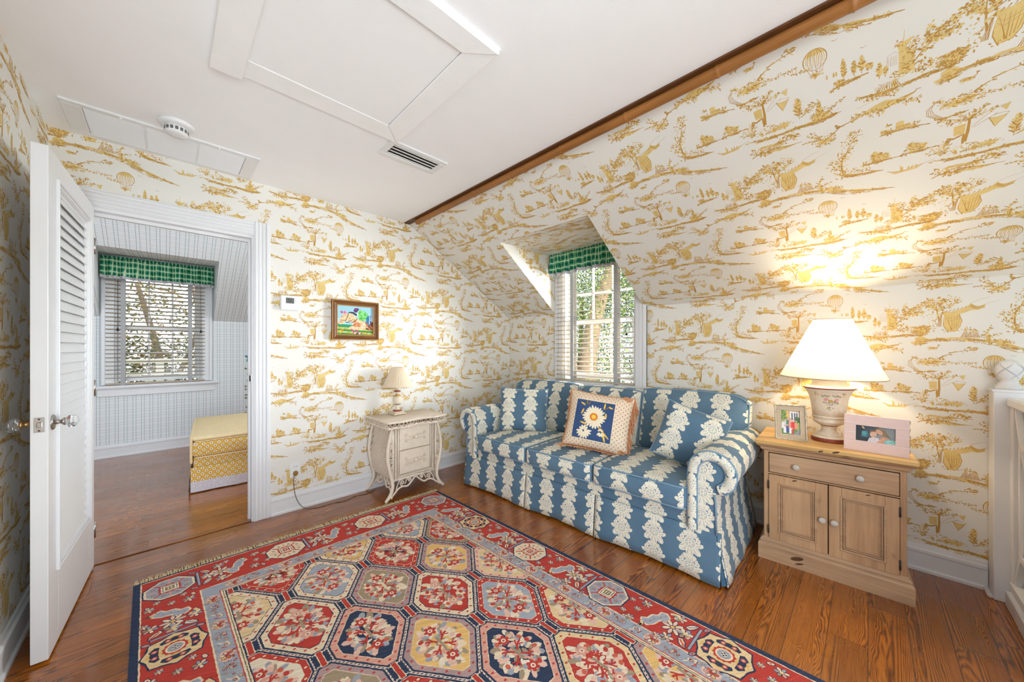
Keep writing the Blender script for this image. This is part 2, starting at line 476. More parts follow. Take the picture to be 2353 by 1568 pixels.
# ------------------------------------------------------------------ mesh building
class MB:
    def __init__(s):
        s.v = []; s.f = []; s.m = []; s.uv = []; s.sm = []
        s.M = Matrix.Identity(4)
    def add(s, pts, faces, mi=0, uvs=None, smooth=False):
        b = len(s.v)
        s.v += [tuple(s.M @ Vector(p)) for p in pts]
        for k, f in enumerate(faces):
            s.f.append([b + i for i in f]); s.m.append(mi); s.sm.append(smooth)
            s.uv.append(uvs[k] if uvs else None)
    def box(s, x0, x1, y0, y1, z0, z1, mi=0):
        p = [(x0, y0, z0), (x1, y0, z0), (x1, y1, z0), (x0, y1, z0), (x0, y0, z1), (x1, y0, z1), (x1, y1, z1), (x0, y1, z1)]
        s.add(p, [(0, 3, 2, 1), (4, 5, 6, 7), (0, 1, 5, 4), (1, 2, 6, 5), (2, 3, 7, 6), (3, 0, 4, 7)], mi)
    def cbox(s, x0, x1, y0, y1, z0, z1, c=0.004, mi=0):
        """box with chamfered edges"""
        bm = bmesh.new()
        bmesh.ops.create_cube(bm, size=1.0)
        for v in bm.verts:
            v.co = Vector(((x0 + x1) / 2 + v.co.x * (x1 - x0), (y0 + y1) / 2 + v.co.y * (y1 - y0), (z0 + z1) / 2 + v.co.z * (z1 - z0)))
        c = min(c, 0.45 * min(abs(x1 - x0), abs(y1 - y0), abs(z1 - z0)))
        bmesh.ops.bevel(bm, geom=list(bm.edges), offset=c, segments=1, affect='EDGES', profile=0.5)
        bm.verts.index_update()
        s.add([v.co.copy() for v in bm.verts], [[v.index for v in f.verts] for f in bm.faces], mi)
        bm.free()
    def poly(s, pts, mi=0, uv=None):
        s.add(pts, [list(range(len(pts)))], mi, [uv] if uv else None)
    def prism(s, poly, d0, d1, fn, mi=0):
        """poly in 2D extruded between depth d0 and d1; fn(a,b,d)->xyz"""
        n = len(poly)
        pts = [fn(a, b, d0) for a, b in poly] + [fn(a, b, d1) for a, b in poly]
        fs = [list(range(n - 1, -1, -1)), list(range(n, 2 * n))]
        fs += [(i, (i + 1) % n, n + (i + 1) % n, n + i) for i in range(n)]
        s.add(pts, fs, mi)
    def tube(s, pts, r, n=8, closed=False, mi=0, smooth=True, flat=1.0):
        pts = [Vector(p) for p in pts]
        k = len(pts)
        rr = r if isinstance(r, (list, tuple)) else [r] * k
        vs = []; up = Vector((0, 0, 1)); prev = None
        for i, p in enumerate(pts):
            if closed: t = pts[(i + 1) % k] - pts[(i - 1) % k]
            else: t = pts[min(i + 1, k - 1)] - pts[max(i - 1, 0)]
            if t.length < 1e-9: t = Vector((0, 0, 1))
            t.normalize()
            if prev is None:
                a = t.cross(up)
                if a.length < 0.05: a = t.cross(Vector((1, 0, 0)))
            else:
                a = prev - t * prev.dot(t)
                if a.length < 1e-6: a = t.cross(up)
            a.normalize(); prev = a
            b = t.cross(a)
            for j in range(n):
                q = 2 * PI * j / n
                vs.append(p + a * (rr[i] * math.cos(q)) + b * (rr[i] * math.sin(q) * flat))
        fs = []
        for i in range(k if closed else k - 1):
            for j in range(n):
                i2 = (i + 1) % k
                fs.append((i * n + j, i * n + (j + 1) % n, i2 * n + (j + 1) % n, i2 * n + j))
        if not closed:
            fs.append(list(range(n - 1, -1, -1)))
            fs.append([(k - 1) * n + j for j in range(n)])
        s.add(vs, fs, mi, smooth=smooth)
    def lathe(s, prof, n=28, c=(0, 0, 0), mi=0, smooth=True, sq=None, caps=True):
        """prof [(r,z)] bottom to top; sq = n sides when a faceted body is wanted; mi may be list per ring"""
        n = sq or n
        vs = []; fs = []
        for r_, z in prof:
            for j in range(n):
                a = 2 * PI * (j + 0.5) / n
                vs.append((c[0] + r_ * math.cos(a), c[1] + r_ * math.sin(a), c[2] + z))
        b = len(s.v)
        s.v += [tuple(s.M @ Vector(p)) for p in vs]
        for i in range(len(prof) - 1):
            for j in range(n):
                s.f.append([b + i * n + j, b + i * n + (j + 1) % n, b + (i + 1) * n + (j + 1) % n, b + (i + 1) * n + j])
                s.m.append(mi[i] if isinstance(mi, list) else mi); s.sm.append(smooth); s.uv.append(None)
        if caps:
            s.f.append([b + j for j in range(n - 1, -1, -1)]); s.m.append(mi[0] if isinstance(mi, list) else mi); s.sm.append(False); s.uv.append(None)
            k = (len(prof) - 1) * n
            s.f.append([b + k + j for j in range(n)]); s.m.append(mi[-1] if isinstance(mi, list) else mi); s.sm.append(False); s.uv.append(None)
    def grid(s, fn, nu, nv, mi=0, smooth=True, uvfn=None, flip=False):
        vs = [fn(i / nu, j / nv) for j in range(nv + 1) for i in range(nu + 1)]
        fs = []; uv = []
        for j in range(nv):
            for i in range(nu):
                q = [(i, j), (i + 1, j), (i + 1, j + 1), (i, j + 1)]
                if flip: q.reverse()
                fs.append([b * (nu + 1) + a for a, b in q])
                if uvfn: uv.append([uvfn(a / nu, b / nv) for a, b in q])
        s.add(vs, fs, mi, uv if uvfn else None, smooth)
    def build(s, name, mats, parent=None, bevel=0.0, sub=0, auto=False):
        me = bpy.data.meshes.new(name)
        me.from_pydata(s.v, [], s.f)
        if not isinstance(mats, (list, tuple)): mats = [mats]
        for m in mats: me.materials.append(MT[m] if isinstance(m, str) else m)
        me.polygons.foreach_set('material_index', s.m)
        me.polygons.foreach_set('use_smooth', s.sm)
        if any(u is not None for u in s.uv):
            l = me.uv_layers.new(name='UVMap')
            flat = []
            for p, u in zip(me.polygons, s.uv):
                for k in range(p.loop_total):
                    flat += list(u[k]) if u else [0.0, 0.0]
            l.data.foreach_set('uv', flat)
        me.update()
        o = bpy.data.objects.new(name, me)
        COL.objects.link(o)
        if parent: o.parent = parent
        if bevel:
            b = o.modifiers.new('edge', 'BEVEL'); b.width = bevel; b.segments = 2; b.limit_method = 'ANGLE'; b.angle_limit = 0.7
        if sub:
            q = o.modifiers.new('smooth', 'SUBSURF'); q.levels = sub; q.render_levels = sub
        return o


def tag(o, label=None, cat=None, group=None, kind=None):
    if label: o['label'] = label
    if cat: o['category'] = cat
    if group: o['group'] = group
    if kind: o['kind'] = kind
    return o


def empty(name, loc=(0, 0, 0), rz=0.0):
    o = bpy.data.objects.new(name, None)
    COL.objects.link(o)
    o.empty_display_size = 0.05
    o.location = loc; o.rotation_euler = (0, 0, rz)
    return o


def structure(o): o['kind'] = 'structure'; return o


# ---- flat printed polygons on a plane
def clip_poly(pts, edges):
    """Sutherland-Hodgman against half planes (a,b,c): a*x+b*y<=c"""
    for a, b, c in edges:
        out = []
        n = len(pts)
        for i in range(n):
            p = pts[i]; q = pts[(i + 1) % n]
            dp = a * p[0] + b * p[1] - c; dq = a * q[0] + b * q[1] - c
            if dp <= 0: out.append(p)
            if (dp < 0 < dq) or (dq < 0 < dp):
                t = dp / (dp - dq)
                out.append((p[0] + (q[0] - p[0]) * t, p[1] + (q[1] - p[1]) * t))
        pts = out
        if len(pts) < 3: return []
    return pts


def half_planes(conv):
    """convex CCW polygon -> half planes"""
    e = []
    n = len(conv)
    for i in range(n):
        (x0, y0), (x1, y1) = conv[i], conv[(i + 1) % n]
        a, b = (y1 - y0), -(x1 - x0)
        l = math.hypot(a, b)
        if l < 1e-9: continue
        e.append((a / l, b / l, (a * x0 + b * y0) / l))
    return e


def stroke_poly(pts, w0, w1=None):
    w1 = w0 if w1 is None else w1
    n = len(pts); L = []; R = []
    for i, p in enumerate(pts):
        a = pts[max(i - 1, 0)]; b = pts[min(i + 1, n - 1)]
        dx, dy = b[0] - a[0], b[1] - a[1]
        l = math.hypot(dx, dy) or 1e-9
        w = w0 + (w1 - w0) * i / max(n - 1, 1)
        L.append((p[0] - dy / l * w / 2, p[1] + dx / l * w / 2)); R.append((p[0] + dy / l * w / 2, p[1] - dx / l * w / 2))
    return L + R[::-1]


def leaf_poly(x, y, ang, l, w):
    c, s_ = math.cos(ang), math.sin(ang)
    return [(x + c * a - s_ * b, y + s_ * a + c * b) for a, b in ((0, 0), (l * .35, w * .5), (l * .7, w * .38), (l, 0), (l * .6, -w * .45), (l * .25, -w * .35))]


def ellipse(x, y, rx, ry, n=14, rot=0.0, a0=0.0, a1=2 * PI):
    c, s_ = math.cos(rot), math.sin(rot)
    out = []
    for i in range(n):
        a = a0 + (a1 - a0) * i / (n if a1 - a0 > 6.28 else n - 1)
        px, py = rx * math.cos(a), ry * math.sin(a)
        out.append((x + c * px - s_ * py, y + s_ * px + c * py))
    return out
# ------------------------------------------------------------------ toile print: one repeat drawn as small flat pieces
TW, TH = 0.597, 0.742
def make_toile():
    R = random.Random(21)
    P = []
    G1, G2 = 1, 2
    def add(p, c): P.append((p, c))
    def st(pts, w0, w1=None, c=G2):
        q = []
        for (xa, ya), (xb, yb) in zip(pts, pts[1:]):
            n = max(1, int(math.hypot(xb - xa, yb - ya) / .010))
            for k in range(n):
                j = .0007 if q else 0
                q.append((xa + (xb - xa) * k / n + R.uniform(-j, j), ya + (yb - ya) * k / n + R.uniform(-j, j)))
        q.append(pts[-1])
        add(stroke_poly(q, w0 * R.uniform(.75, 1.1), (w0 if w1 is None else w1) * R.uniform(.7, 1.1)), c)
    def leaves(x, y, rx, ry, n, l=0.011, w=0.005, dark=0.55, ang=None, spread=3.14):
        for _ in range(int(n * 1.7)):
            t = R.uniform(0, 2 * PI); q = math.sqrt(R.random())
            a = R.uniform(-PI, PI) if ang is None else ang + R.uniform(-spread, spread)
            k = R.uniform(.45, 1.15)
            add(leaf_poly(x + rx * q * math.cos(t), y + ry * q * math.sin(t), a, l * k, w * k), G2 if R.random() < dark else G1)
    def blob(x, y, rx, ry, c=G1, n=16, j=0.3, rot=0.0):
        add([(x + rx * .85 * (1 + R.uniform(-j, j)) * math.cos(2 * PI * i / n), y + ry * .85 * (1 + R.uniform(-j, j)) * math.sin(2 * PI * i / n)) for i in range(n)], c)
        if c == 1:
            for _ in range(int(8 + 9000 * rx * ry)):
                t = R.uniform(0, 6.28); q = R.uniform(.3, 1.15); l_ = R.uniform(.005, .012); ax = x + rx * q * math.cos(t); ay = y + ry * q * math.sin(t)
                st([(ax - l_ / 2, ay + R.uniform(-.002, .002)), (ax, ay), (ax + l_ / 2, ay + R.uniform(-.003, .003))], .0009, .0022)
    def bush(x, y, rx, ry, n=26):
        blob(x, y, rx * .85, ry * .85, G1, 18, .3)
        leaves(x, y, rx, ry, n, 0.010, 0.004, .75)
    def branch(x, y, a, l, nl=7, w=0.003, bend=0.5, ls=0.011, lw=0.0048):
        nl = int(nl * 1.5)
        pts = []; px, py = x, y
        for i in range(7):
            pts.append((px, py)); px += l / 6 * math.cos(a); py += l / 6 * math.sin(a); a += bend / 6
        st(pts, w, w * .3)
        for i in range(nl):
            q = pts[min(6, 1 + int(5.9 * (i + R.random()) / nl))]
            add(leaf_poly(q[0] + R.uniform(-.004, .004), q[1] + R.uniform(-.004, .004), a + R.uniform(-1.7, 1.7), ls * R.uniform(.6, 1.2), lw * R.uniform(.7, 1.2)), G2 if R.random() < .5 else G1)
        return pts
    def poplar(x, y, h, w, c=.4):
        st([(x, y), (x, y + h * .3)], .0022)
        n = int(h * 260) + 5
        for i in range(n):
            t = i / n
            ww = w * (1 - t) ** .6 * (.5 + .5 * min(1, t * 4))
            for sd in (-1, 1):
                add(leaf_poly(x, y + h * (.15 + .83 * t), PI / 2 + sd * R.uniform(.25, .9), ww * R.uniform(.7, 1.2), .0055), G1 if R.random() > c else G2)
    def ground(pts, th, n=26):
        n = int(n * 2.2)
        top = []; bot = []
        for i in range(len(pts) - 1):
            for k in range(4):
                t = k / 4
                x = pts[i][0] + (pts[i + 1][0] - pts[i][0]) * t; y = pts[i][1] + (pts[i + 1][1] - pts[i][1]) * t
                h = th[i] + (th[i + 1] - th[i]) * t
                top.append((x, y + R.uniform(0, .3) * h)); bot.append((x, y - h * R.uniform(.25, .95)))
        top.append(pts[-1]); add(top + bot[::-1], G1)
        for _ in range(n):
            i = R.randrange(len(pts) - 1); t = R.random()
            x = pts[i][0] + (pts[i + 1][0] - pts[i][0]) * t; y = pts[i][1] + (pts[i + 1][1] - pts[i][1]) * t
            h = th[i] + (th[i + 1] - th[i]) * t
            yy = y - R.random() * h; l = R.uniform(.012, .035); sl = (pts[i + 1][1] - pts[i][1]) / (pts[i + 1][0] - pts[i][0] + 1e-9)
            st([(x, yy), (x + l * .5, yy + sl * l * .5 + R.uniform(-.001, .001)), (x + l, yy + sl * l)], .0012, .0030)
            if R.random() < .5: leaves(x, yy, .006, .003, 2, .009, .004, .7)
    def person(x, y, h, lean=0.0, c=G1):
        add([(x - h * .16, y), (x - h * .10, y + h * .45), (x - h * .12 + lean * .6, y + h * .75), (x + h * .10 + lean * .6, y + h * .74), (x + h * .16, y + h * .4), (x + h * .24, y)], c)
        add(ellipse(x + lean, y + h * .88, h * .085, h * .11, 8), c)
        st([(x + h * .08 + lean * .6, y + h * .68), (x + h * .3 + lean, y + h * .55)], h * .06, h * .03)
        for _ in range(4):
            q = x + R.uniform(-.12, .16) * h
            st([(q, y + h * .5), (q + R.uniform(-.03, .05) * h, y + h * .05)], h * .025, h * .045)
    # hot-air balloon
    bx, by = .287, .012
    add(ellipse(bx, by, .0365, .040, 22), G2); add(ellipse(bx, by, .0345, .038, 22), 0)
    add(ellipse(bx, by, .0345, .038, 14, 0, .45, PI - .45) , G1)
    for k in (-.95, -.62, -.32, 0, .32, .62, .95):
        pts = [(bx + .036 * k * math.sin(t), by + .039 * math.cos(t)) for t in [.35 + i * .36 for i in range(7)]]
        st(pts, .0022, .0016)
    for k in (-.78, -.46, -.14, .18, .48, .8):
        pts = [(bx + .035 * k * math.sin(t), by + .038 * math.cos(t)) for t in [1.0 + i * .3 for i in range(5)]]
        st(pts, .004, .002, G1)
    for k in (-.9, -.4, .1, .6, .95): st([(bx + .030 * k, by - .022), (bx + .017 * k, by - .056)], .0012)
    blob(bx, by - .060, .018, .008, G1); leaves(bx, by - .056, .019, .010, 14, .009, .004, .7)
    leaves(bx - .002, by - .072, .006, .006, 4, .009, .003, .8)
    # birds
    for x, y in ((.36, .065), (.385, .055), (.345, .048), (.42, -.02)):
        st([(x - .008, y + .003), (x, y), (x + .009, y + .004)], .0022, .001)
    # duck, branch and reeds
    blob(.083, .088, .020, .0085, G1, 14, .15); leaves(.084, .088, .013, .004, 6, .012, .004, .9, 0, .3); blob(.105, .1045, .005, .004, G2, 8, .15); st([(.098, .09), (.106, .097), (.104, .104), (.112, .104)], .004, .002)
    branch(.104, .030, .75, .055, 4, .006, -.5); branch(.14, .062, .25, .085, 6, .0045, -.1)
    leaves(.215, .083, .02, .012, 12, .017, .005, .75, -.3, 1.0)
    blob(.075, .012, .045, .016, G1, 18, .35); leaves(.082, .014, .058, .026, 62, .011, .005, .6)
    for i in range(9): branch(.12 + .012 * i, .012 + .002 * (i % 3), -.6, .018, 3, .0015, .5, .01, .004)
    for k in range(4):
        st([(.038 - .004 * k, -.038), (.014 - .006 * k, -.012), (.006 - .004 * k, .014), (.014 + .006 * k, .036 + .004 * k)], .0022, .0012)
        leaves(.012 + .006 * k, .034, .006, .006, 3, .009, .004)
    ground([(.02, -.036), (.05, -.04), (.085, -.038)], [.006, .008, .001], 6)
    for i in range(7): branch(.21 + .008 * i, -.006 - .001 * i, -.5, .014, 3, .001, .3, .008, .004)
    # hill with the reclining figure, round tree, tent and dancers
    ground([(.005, .122), (.05, .133), (.10, .140), (.16, .143), (.22, .138), (.27, .128), (.32, .108), (.38, .083), (.44, .066), (.485, .054)], [.018, .024, .016, .017, .017, .026, .030, .022, .012, .001], 64)
    for k in range(9): bush(.041 + R.uniform(-.026, .026), .186 + R.uniform(-.02, .02), .015, .012, 12)
    bush(.041, .186, .026, .020, 40); st([(.040, .14), (.041, .165)], .010, .007)
    blob(.040, .142, .022, .016, G1)
    person(.268, .118, .055, -.004); blob(.305, .118, .034, .016, G1, 16, .25); leaves(.305, .118, .04, .014, 26, .011, .004, .75)
    add(ellipse(.285, .110, .006, .005, 9), 0)
    tent = [(.122, .275), (.176, .268), (.184, .235), (.178, .205), (.165, .180), (.135, .178), (.122, .21)]
    add(tent, G1)
    st(tent + tent[:1], .0026)
    for x0, xe, ze in ((.128, .150, .190), (.140, .148, .186), (.150, .152, .184), (.160, .158, .188), (.170, .164, .196), (.178, .170, .205)): st([(x0, .268), (x0 * .5 + xe * .5 + R.uniform(-.004, .004), .228), (xe, ze)], .0008, .0024)
    for k in range(2): st([(.126, .262 - .014 * k), (.140, .248 - .016 * k), (.158, .252 - .014 * k), (.182, .262 - .012 * k)], .0008, .002)
    leaves(.145, .182, .03, .008, 12, .010, .004, .7)
    add([(.108, .278), (.124, .288), (.150, .283), (.185, .298), (.205, .312), (.214, .325), (.222, .313), (.240, .306), (.262, .316), (.255, .298), (.236, .287), (.215, .288), (.190, .274), (.160, .266), (.126, .272)], G1)
    for i in range(8): st([(.115 + .013 * i, .276 + .0035 * i), (.122 + .013 * i, .286 + .0038 * i)], .0014, .004)
    for k in range(3): st([(.214, .318 - .006 * k), (.232, .302 - .005 * k), (.258, .311 - .006 * k)], .003, .002)
    add([(.106, .275), (.124, .27), (.120, .215), (.100, .20)], 0)
    for i in range(6): st([(.118 - .001 * i, .272), (.114 - .003 * i, .205)], .0012, .002)
    st([(.214, .326), (.246, .342), (.275, .350)], .001, .0008); st([(.26, .316), (.285, .326), (.30, .332)], .001, .0008)
    tr = branch(.108, .235, 1.75, .11, 3, .007, -.2)
    for a, l, b in ((.4, .09, .5), (2.4, .06, -.5), (1.1, .07, .6), (2.0, .05, .5), (2.9, .05, -.6)):
        q = tr[3 if b > 0 else 4]
        pts = branch(q[0], q[1], a, l, 8, .004, b)
        for e in pts[3:]: leaves(e[0], e[1], .013, .009, 4, .010, .006, .5)
    leaves(.075, .30, .05, .055, 40, .011, .007, .5); leaves(.125, .345, .05, .03, 34, .011, .007, .5); leaves(.085, .215, .02, .03, 16)
    for x, h in ((.196, .060), (.214, .052), (.230, .045)):
        add([(x - .018, .142), (x - .006, .142 + h * .62), (x + .004, .142 + h * .62), (x + .016, .142)], 0)
        for i in range(6): st([(x - .004 + .0016 * i, .142 + h * .6), (x - .016 + .0056 * i, .143)], .001, .0038)
        add(ellipse(x, .142 + h * .8, .0045, .006, 8), G1); leaves(x, .142 + h * .72, .010, .012, 9, .009, .004, .6)
    branch(.245, .145, .9, .06, 12, .003, .2); branch(.252, .142, .3, .05, 9, .003, .2)
    # boat
    add([(.492, .140), (.508, .130), (.575, .128), (.598, .139), (.580, .122), (.515, .118)], G1)
    st([(.492, .141), (.53, .124), (.598, .139)], .002, .0024); person(.535, .128, .030, -.003)
    for x in (.556, .567, .578): person(x, .128, .019)
    st([(.592, .137), (.628, .150)], .0012); leaves(.625, .137, .014, .003, 4, .008, .003)
    # castle islet
    ground([(.465, .335), (.50, .342), (.53, .342), (.575, .332)], [.004, .012, .012, .002], 14)
    add([(.512, .342), (.512, .372), (.522, .376), (.534, .372), (.534, .356), (.552, .356), (.552, .34)], G1)
    for i in range(8): st([(.513 + .005 * i, .345), (.513 + .005 * i, .356)], .0016, .0022)
    bush(.485, .346, .016, .010, 14); leaves(.565, .347, .012, .005, 10); bush(.492, .37, .008, .006, 6)
    # small islands with trees
    for x, y, h in ((.464, .212, .052), (.572, .214, .046)):
        ground([(x - .045, y - .004), (x - .01, y), (x + .045, y - .002)], [.003, .011, .002], 13)
        for k in range(3): poplar(x - .012 + k * .016, y, h * (1 - .22 * k), .026, .3)
        leaves(x, y + .012, .034, .012, 26, .010, .005, .4)
    for x in (.418, .426): poplar(x, .205, .022, .005)
    # well under an old tree with the fishing net
    st([(.104, -.175), (.108, -.12), (.107, -.068)], .010, .006)
    for a, l in ((.3, .06), (2.7, .07), (1.2, .03), (2.2, .05), (.9, .05), (3.0, .05)): 
        pts = branch(.107, -.080, a, l, 8, .003, .1)
        leaves(pts[-1][0], pts[-1][1], .016, .006, 8, .010, .004, .7)
    add([(.070, -.095), (.10, -.092), (.10, -.135), (.074, -.138)], G1)
    for i in range(5): st([(.072, -.1 - .008 * i), (.1, -.098 - .008 * i)], .001, .0014)
    st([(.052, -.185), (.060, -.142), (.075, -.15), (.098, -.138), (.1, -.182)], .008, .006); blob(.07, -.178, .02, .012, 0)
    st([(.114, -.115), (.165, -.062), (.184, -.056)], .0012); st([(.118, -.12), (.17, -.085)], .0012)
    add([(.175, -.062), (.197, -.052), (.190, -.082)], G1); add([(.154, -.098), (.198, -.092), (.172, -.140)], G1)
    st([(.154, -.098), (.198, -.092), (.172, -.140), (.154, -.098)], .002)
    add(ellipse(.176, -.095, .021, .007, 10), 0); st(ellipse(.176, -.095, .021, .007, 10), .0012)
    for x, h in ((.085, .030), (.112, .040), (.130, .038), (.152, .044), (.168, .032)): person(x, -.226, h, R.uniform(-.006, .008), G1 if R.random() < .7 else 0)
    leaves(.115, -.205, .06, .02, 46, .011, .004, .6); blob(.165, -.208, .03, .014, G1, 14, .3)
    for a in (2.2, 2.6, 1.9, 1.6, 2.9): branch(.06, -.21, a, .055, 8, .0025, -.4)
    poplar(.222, -.205, .095, .036, .45); branch(.225, -.2, .5, .075, 14, .003, .2); branch(.23, -.2, .9, .06, 10, .003, .0)
    bush(.29, -.222, .036, .030, 44); poplar(.288, -.225, .065, .02, .5); branch(.30, -.225, .6, .07, 10, .003, .1)
    ground([(.035, -.235), (.09, -.24), (.15, -.243), (.21, -.238), (.27, -.240), (.335, -.236)], [.010, .012, .010, .010, .016, .004], 46)
    # garland below
    for x in range(16):
        leaves(.045 + .0105 * x, -.292 - .020 * math.sin(x * .35), .014, .018, 9, .012, .006, .6)
    blob(.15, -.318, .045, .008, G1, 16, .4); blob(.10, -.285, .05, .006, G1, 16, .4)
    st([(.03, -.325), (.08, -.300), (.14, -.285), (.22, -.285)], .004, .002); st([(.10, -.30), (.16, -.315), (.22, -.318)], .005, .002)
    # thin poplars and a knoll
    for x, h in ((.366, .085), (.395, .060), (.415, .068), (.432, .028), (.44, .024)): poplar(x, -.112, h, .020, .35)
    ground([(.325, -.135), (.36, -.122), (.41, -.118)], [.003, .012, .004], 16); bush(.352, -.115, .018, .012, 16)
    for x in (.318, .338, .345): poplar(x, -.085, .018, .005)
    # ruined tower with leaning tree, picnic
    add([(.482, -.135), (.482, -.09), (.500, -.082), (.51, -.09), (.513, -.135)], 0); st([(.482, -.135), (.482, -.09), (.500, -.082), (.51, -.09), (.513, -.135)], .0014)
    for i in range(6): st([(.486 + .005 * i, -.13), (.486 + .005 * i, -.095)], .001)
    add([(.512, -.175), (.510, -.090), (.505, -.062), (.545, -.052), (.535, -.068), (.528, -.075), (.533, -.092), (.548, -.1), (.552, -.175)], G1)
    for i in range(26):
        qx, qy = .512 + R.random() * .034, -.170 + R.random() * .105; st([(qx, qy), (qx + R.uniform(.004, .012), qy + R.uniform(-.004, .004))], .0012, .003)
    leaves(.545, -.09, .014, .03, 22, .010, .005, .6); leaves(.512, -.165, .02, .012, 16, .010, .005, .6); leaves(.51, -.06, .012, .008, 9, .009, .004, .6)
    st([(.52, -.062), (.52, -.02)], .003, .002, G1); poplar(.462, -.16, .062, .020, .35); poplar(.478, -.16, .042, .016, .35)
    tr = branch(.545, -.150, 1.0, .12, 6, .005, -.3)
    for e in tr[2:]: leaves(e[0], e[1], .022, .014, 11, .011, .006, .55)
    for a, l in ((.2, .07), (.6, .08), (.1, .05), (1.4, .05)): 
        pts = branch(.575, -.095, a, l, 9, .0025, .1)
        for e in pts[2:]: leaves(e[0], e[1], .012, .01, 4, .010, .006, .55)
    leaves(.56, -.170, .05, .022, 44, .011, .005, .6); leaves(.60, -.175, .04, .014, 24, .011, .005, .6)
    for x, h in ((.455, .036), (.478, .030), (.50, .034)): person(x, -.208, h, .004, 0 if x < .49 else G1)
    for i in range(10): st([(.47 + .004 * i, -.185), (.455 + .007 * i, -.212)], .001, .003)
    ground([(.40, -.205), (.46, -.215), (.52, -.212), (.58, -.205), (.63, -.208)], [.004, .013, .011, .010, .003], 34)
    leaves(.47, -.232, .05, .012, 36, .011, .005, .6)
    # bird on a branch, flourish
    blob(.342, -.305, .010, .0065, G2, 10, .2); add(ellipse(.336, -.296, .005, .005, 8), G2); st([(.35, -.305), (.364, -.308)], .004, .001)
    leaves(.295, -.345, .042, .028, 52, .011, .005, .65); blob(.295, -.35, .03, .014, G1, 14, .4)
    st([(.27, -.37), (.31, -.34), (.35, -.305), (.40, -.292), (.47, -.272), (.54, -.265)], .004, .003)
    for a in (1.9, 2.3, 2.8): branch(.285, -.34, a, .055, 9, .002, .4)
    add([(.40, -.29), (.45, -.262), (.48, -.255), (.52, -.268), (.56, -.262), (.53, -.282), (.46, -.29)], G1)
    for i in range(12): leaves(.385 + .016 * i, -.288 + .008 * math.sin(i), .012, .012, 7, .013, .005, .65)
    st([(.53, -.268), (.555, -.262), (.562, -.252), (.572, -.254)], .005, .002); st([(.40, -.25), (.43, -.244), (.45, -.240)], .002, .001, G1)
    # tall swooping tree
    pts = [(.352, .185), (.346, .225), (.348, .265), (.366, .30), (.38, .34), (.40, .37)]
    st(pts, .007, .002)
    for e in pts: leaves(e[0] - .006, e[1], .026, .026, 20, .012, .005, .55)
    leaves(.325, .25, .03, .035, 30, .012, .005, .5, 2.2, .6)
    ground([(.335, .192), (.37, .178), (.41, .168), (.455, .162)], [.010, .016, .010, .001], 22)
    for i in range(6): branch(.375 + .012 * i, .182 - .003 * i, 1.2, .022, 4, .002, .3, .009, .004)
    return P


def lay_levels(P, cell=.012):
    """give every piece a level above all earlier pieces it may touch"""
    bins = {}; out = []
    for pts, c in P:
        xs = [p[0] for p in pts]; ys = [p[1] for p in pts]
        x0, x1, y0, y1 = min(xs), max(xs), min(ys), max(ys)
        keys = [(i, j) for i in range(int(math.floor(x0 / cell)), int(math.floor(x1 / cell)) + 1) for j in range(int(math.floor(y0 / cell)), int(math.floor(y1 / cell)) + 1)]
        lv = 0
        for k in keys:
            for a0, a1, b0, b1, l in bins.get(k, ()):
                if l >= lv and a0 <= x1 and a1 >= x0 and b0 <= y1 and b1 >= y0: lv = l + 1
        for k in keys: bins.setdefault(k, []).append((x0, x1, y0, y1, lv))
        out.append((pts, c, lv))
    return out


TOILE = lay_levels(make_toile())


def wallpaper(mb, conv, fn, u0, v0, holes=(), du=1):
    """lay the repeat over a convex region (2D) of a wall; fn(u,v,h)->xyz.
    (u0,v0): a balloon seam/centre position.  holes: convex polygons left free (only whole pieces inside are dropped)."""
    hp = half_planes(conv)
    xs = [p[0] for p in conv]; ys = [p[1] for p in conv]
    hh = [half_planes(h) for h in holes]
    R = random.Random(5)
    i0 = int(math.floor((min(xs) - u0) / TW)) - 1; i1 = int(math.ceil((max(xs) - u0) / TW)) + 1
    for i in range(i0, i1 + 1):
        j0 = int(math.floor((min(ys) - v0) / TH)) - 1; j1 = int(math.ceil((max(ys) - v0) / TH)) + 2
        for j in range(j0, j1 + 1):
            ox = u0 + i * TW; oy = v0 + j * TH + (TH / 2 if i % 2 else 0)
            if ox > max(xs) + .1 or ox + TW + .1 < min(xs) or oy - .42 > max(ys) or oy + .42 < min(ys): continue
            for k, (pts, c, lv) in enumerate(TOILE):
                q = [(ox + x, oy + y) for x, y in pts]
                st = 0
                for a, b, cc in hp:
                    n_in = sum(1 for x, y in q if a * x + b * y <= cc)
                    if n_in == 0: st = 2; break
                    if n_in < len(q): st = 1
                if st == 2: continue
                if st == 1:
                    q = clip_poly(q, hp)
                    if not q: continue
                drop = False
                for h in hh:
                    if all(all(a * x + b * y <= cc for a, b, cc in h) for x, y in q): drop = True; break
                if drop: continue
                h_ = 0.00012 + lv * 8e-6 + ((i * 2 + j) % 5) * 1.4e-6
                mb.add([fn(x, y, h_) for x, y in q], [list(range(len(q)))], c)


PAPER = ['paper', 'gold', 'gold2']
XL, XR, YB, ZC, XS, ZK = -0.445, 3.0, 3.086, 2.426, 1.664, 1.60      # left wall, window wall, gable wall, ceiling, start of slope, knee
YF = -1.3                                                            # the open front of what is built

# ---- floor
b = MB(); b.box(-1.4, 3.06, -0.56, 6.10, -0.06, 0.0)
structure(b.build('floor', 'floor'))

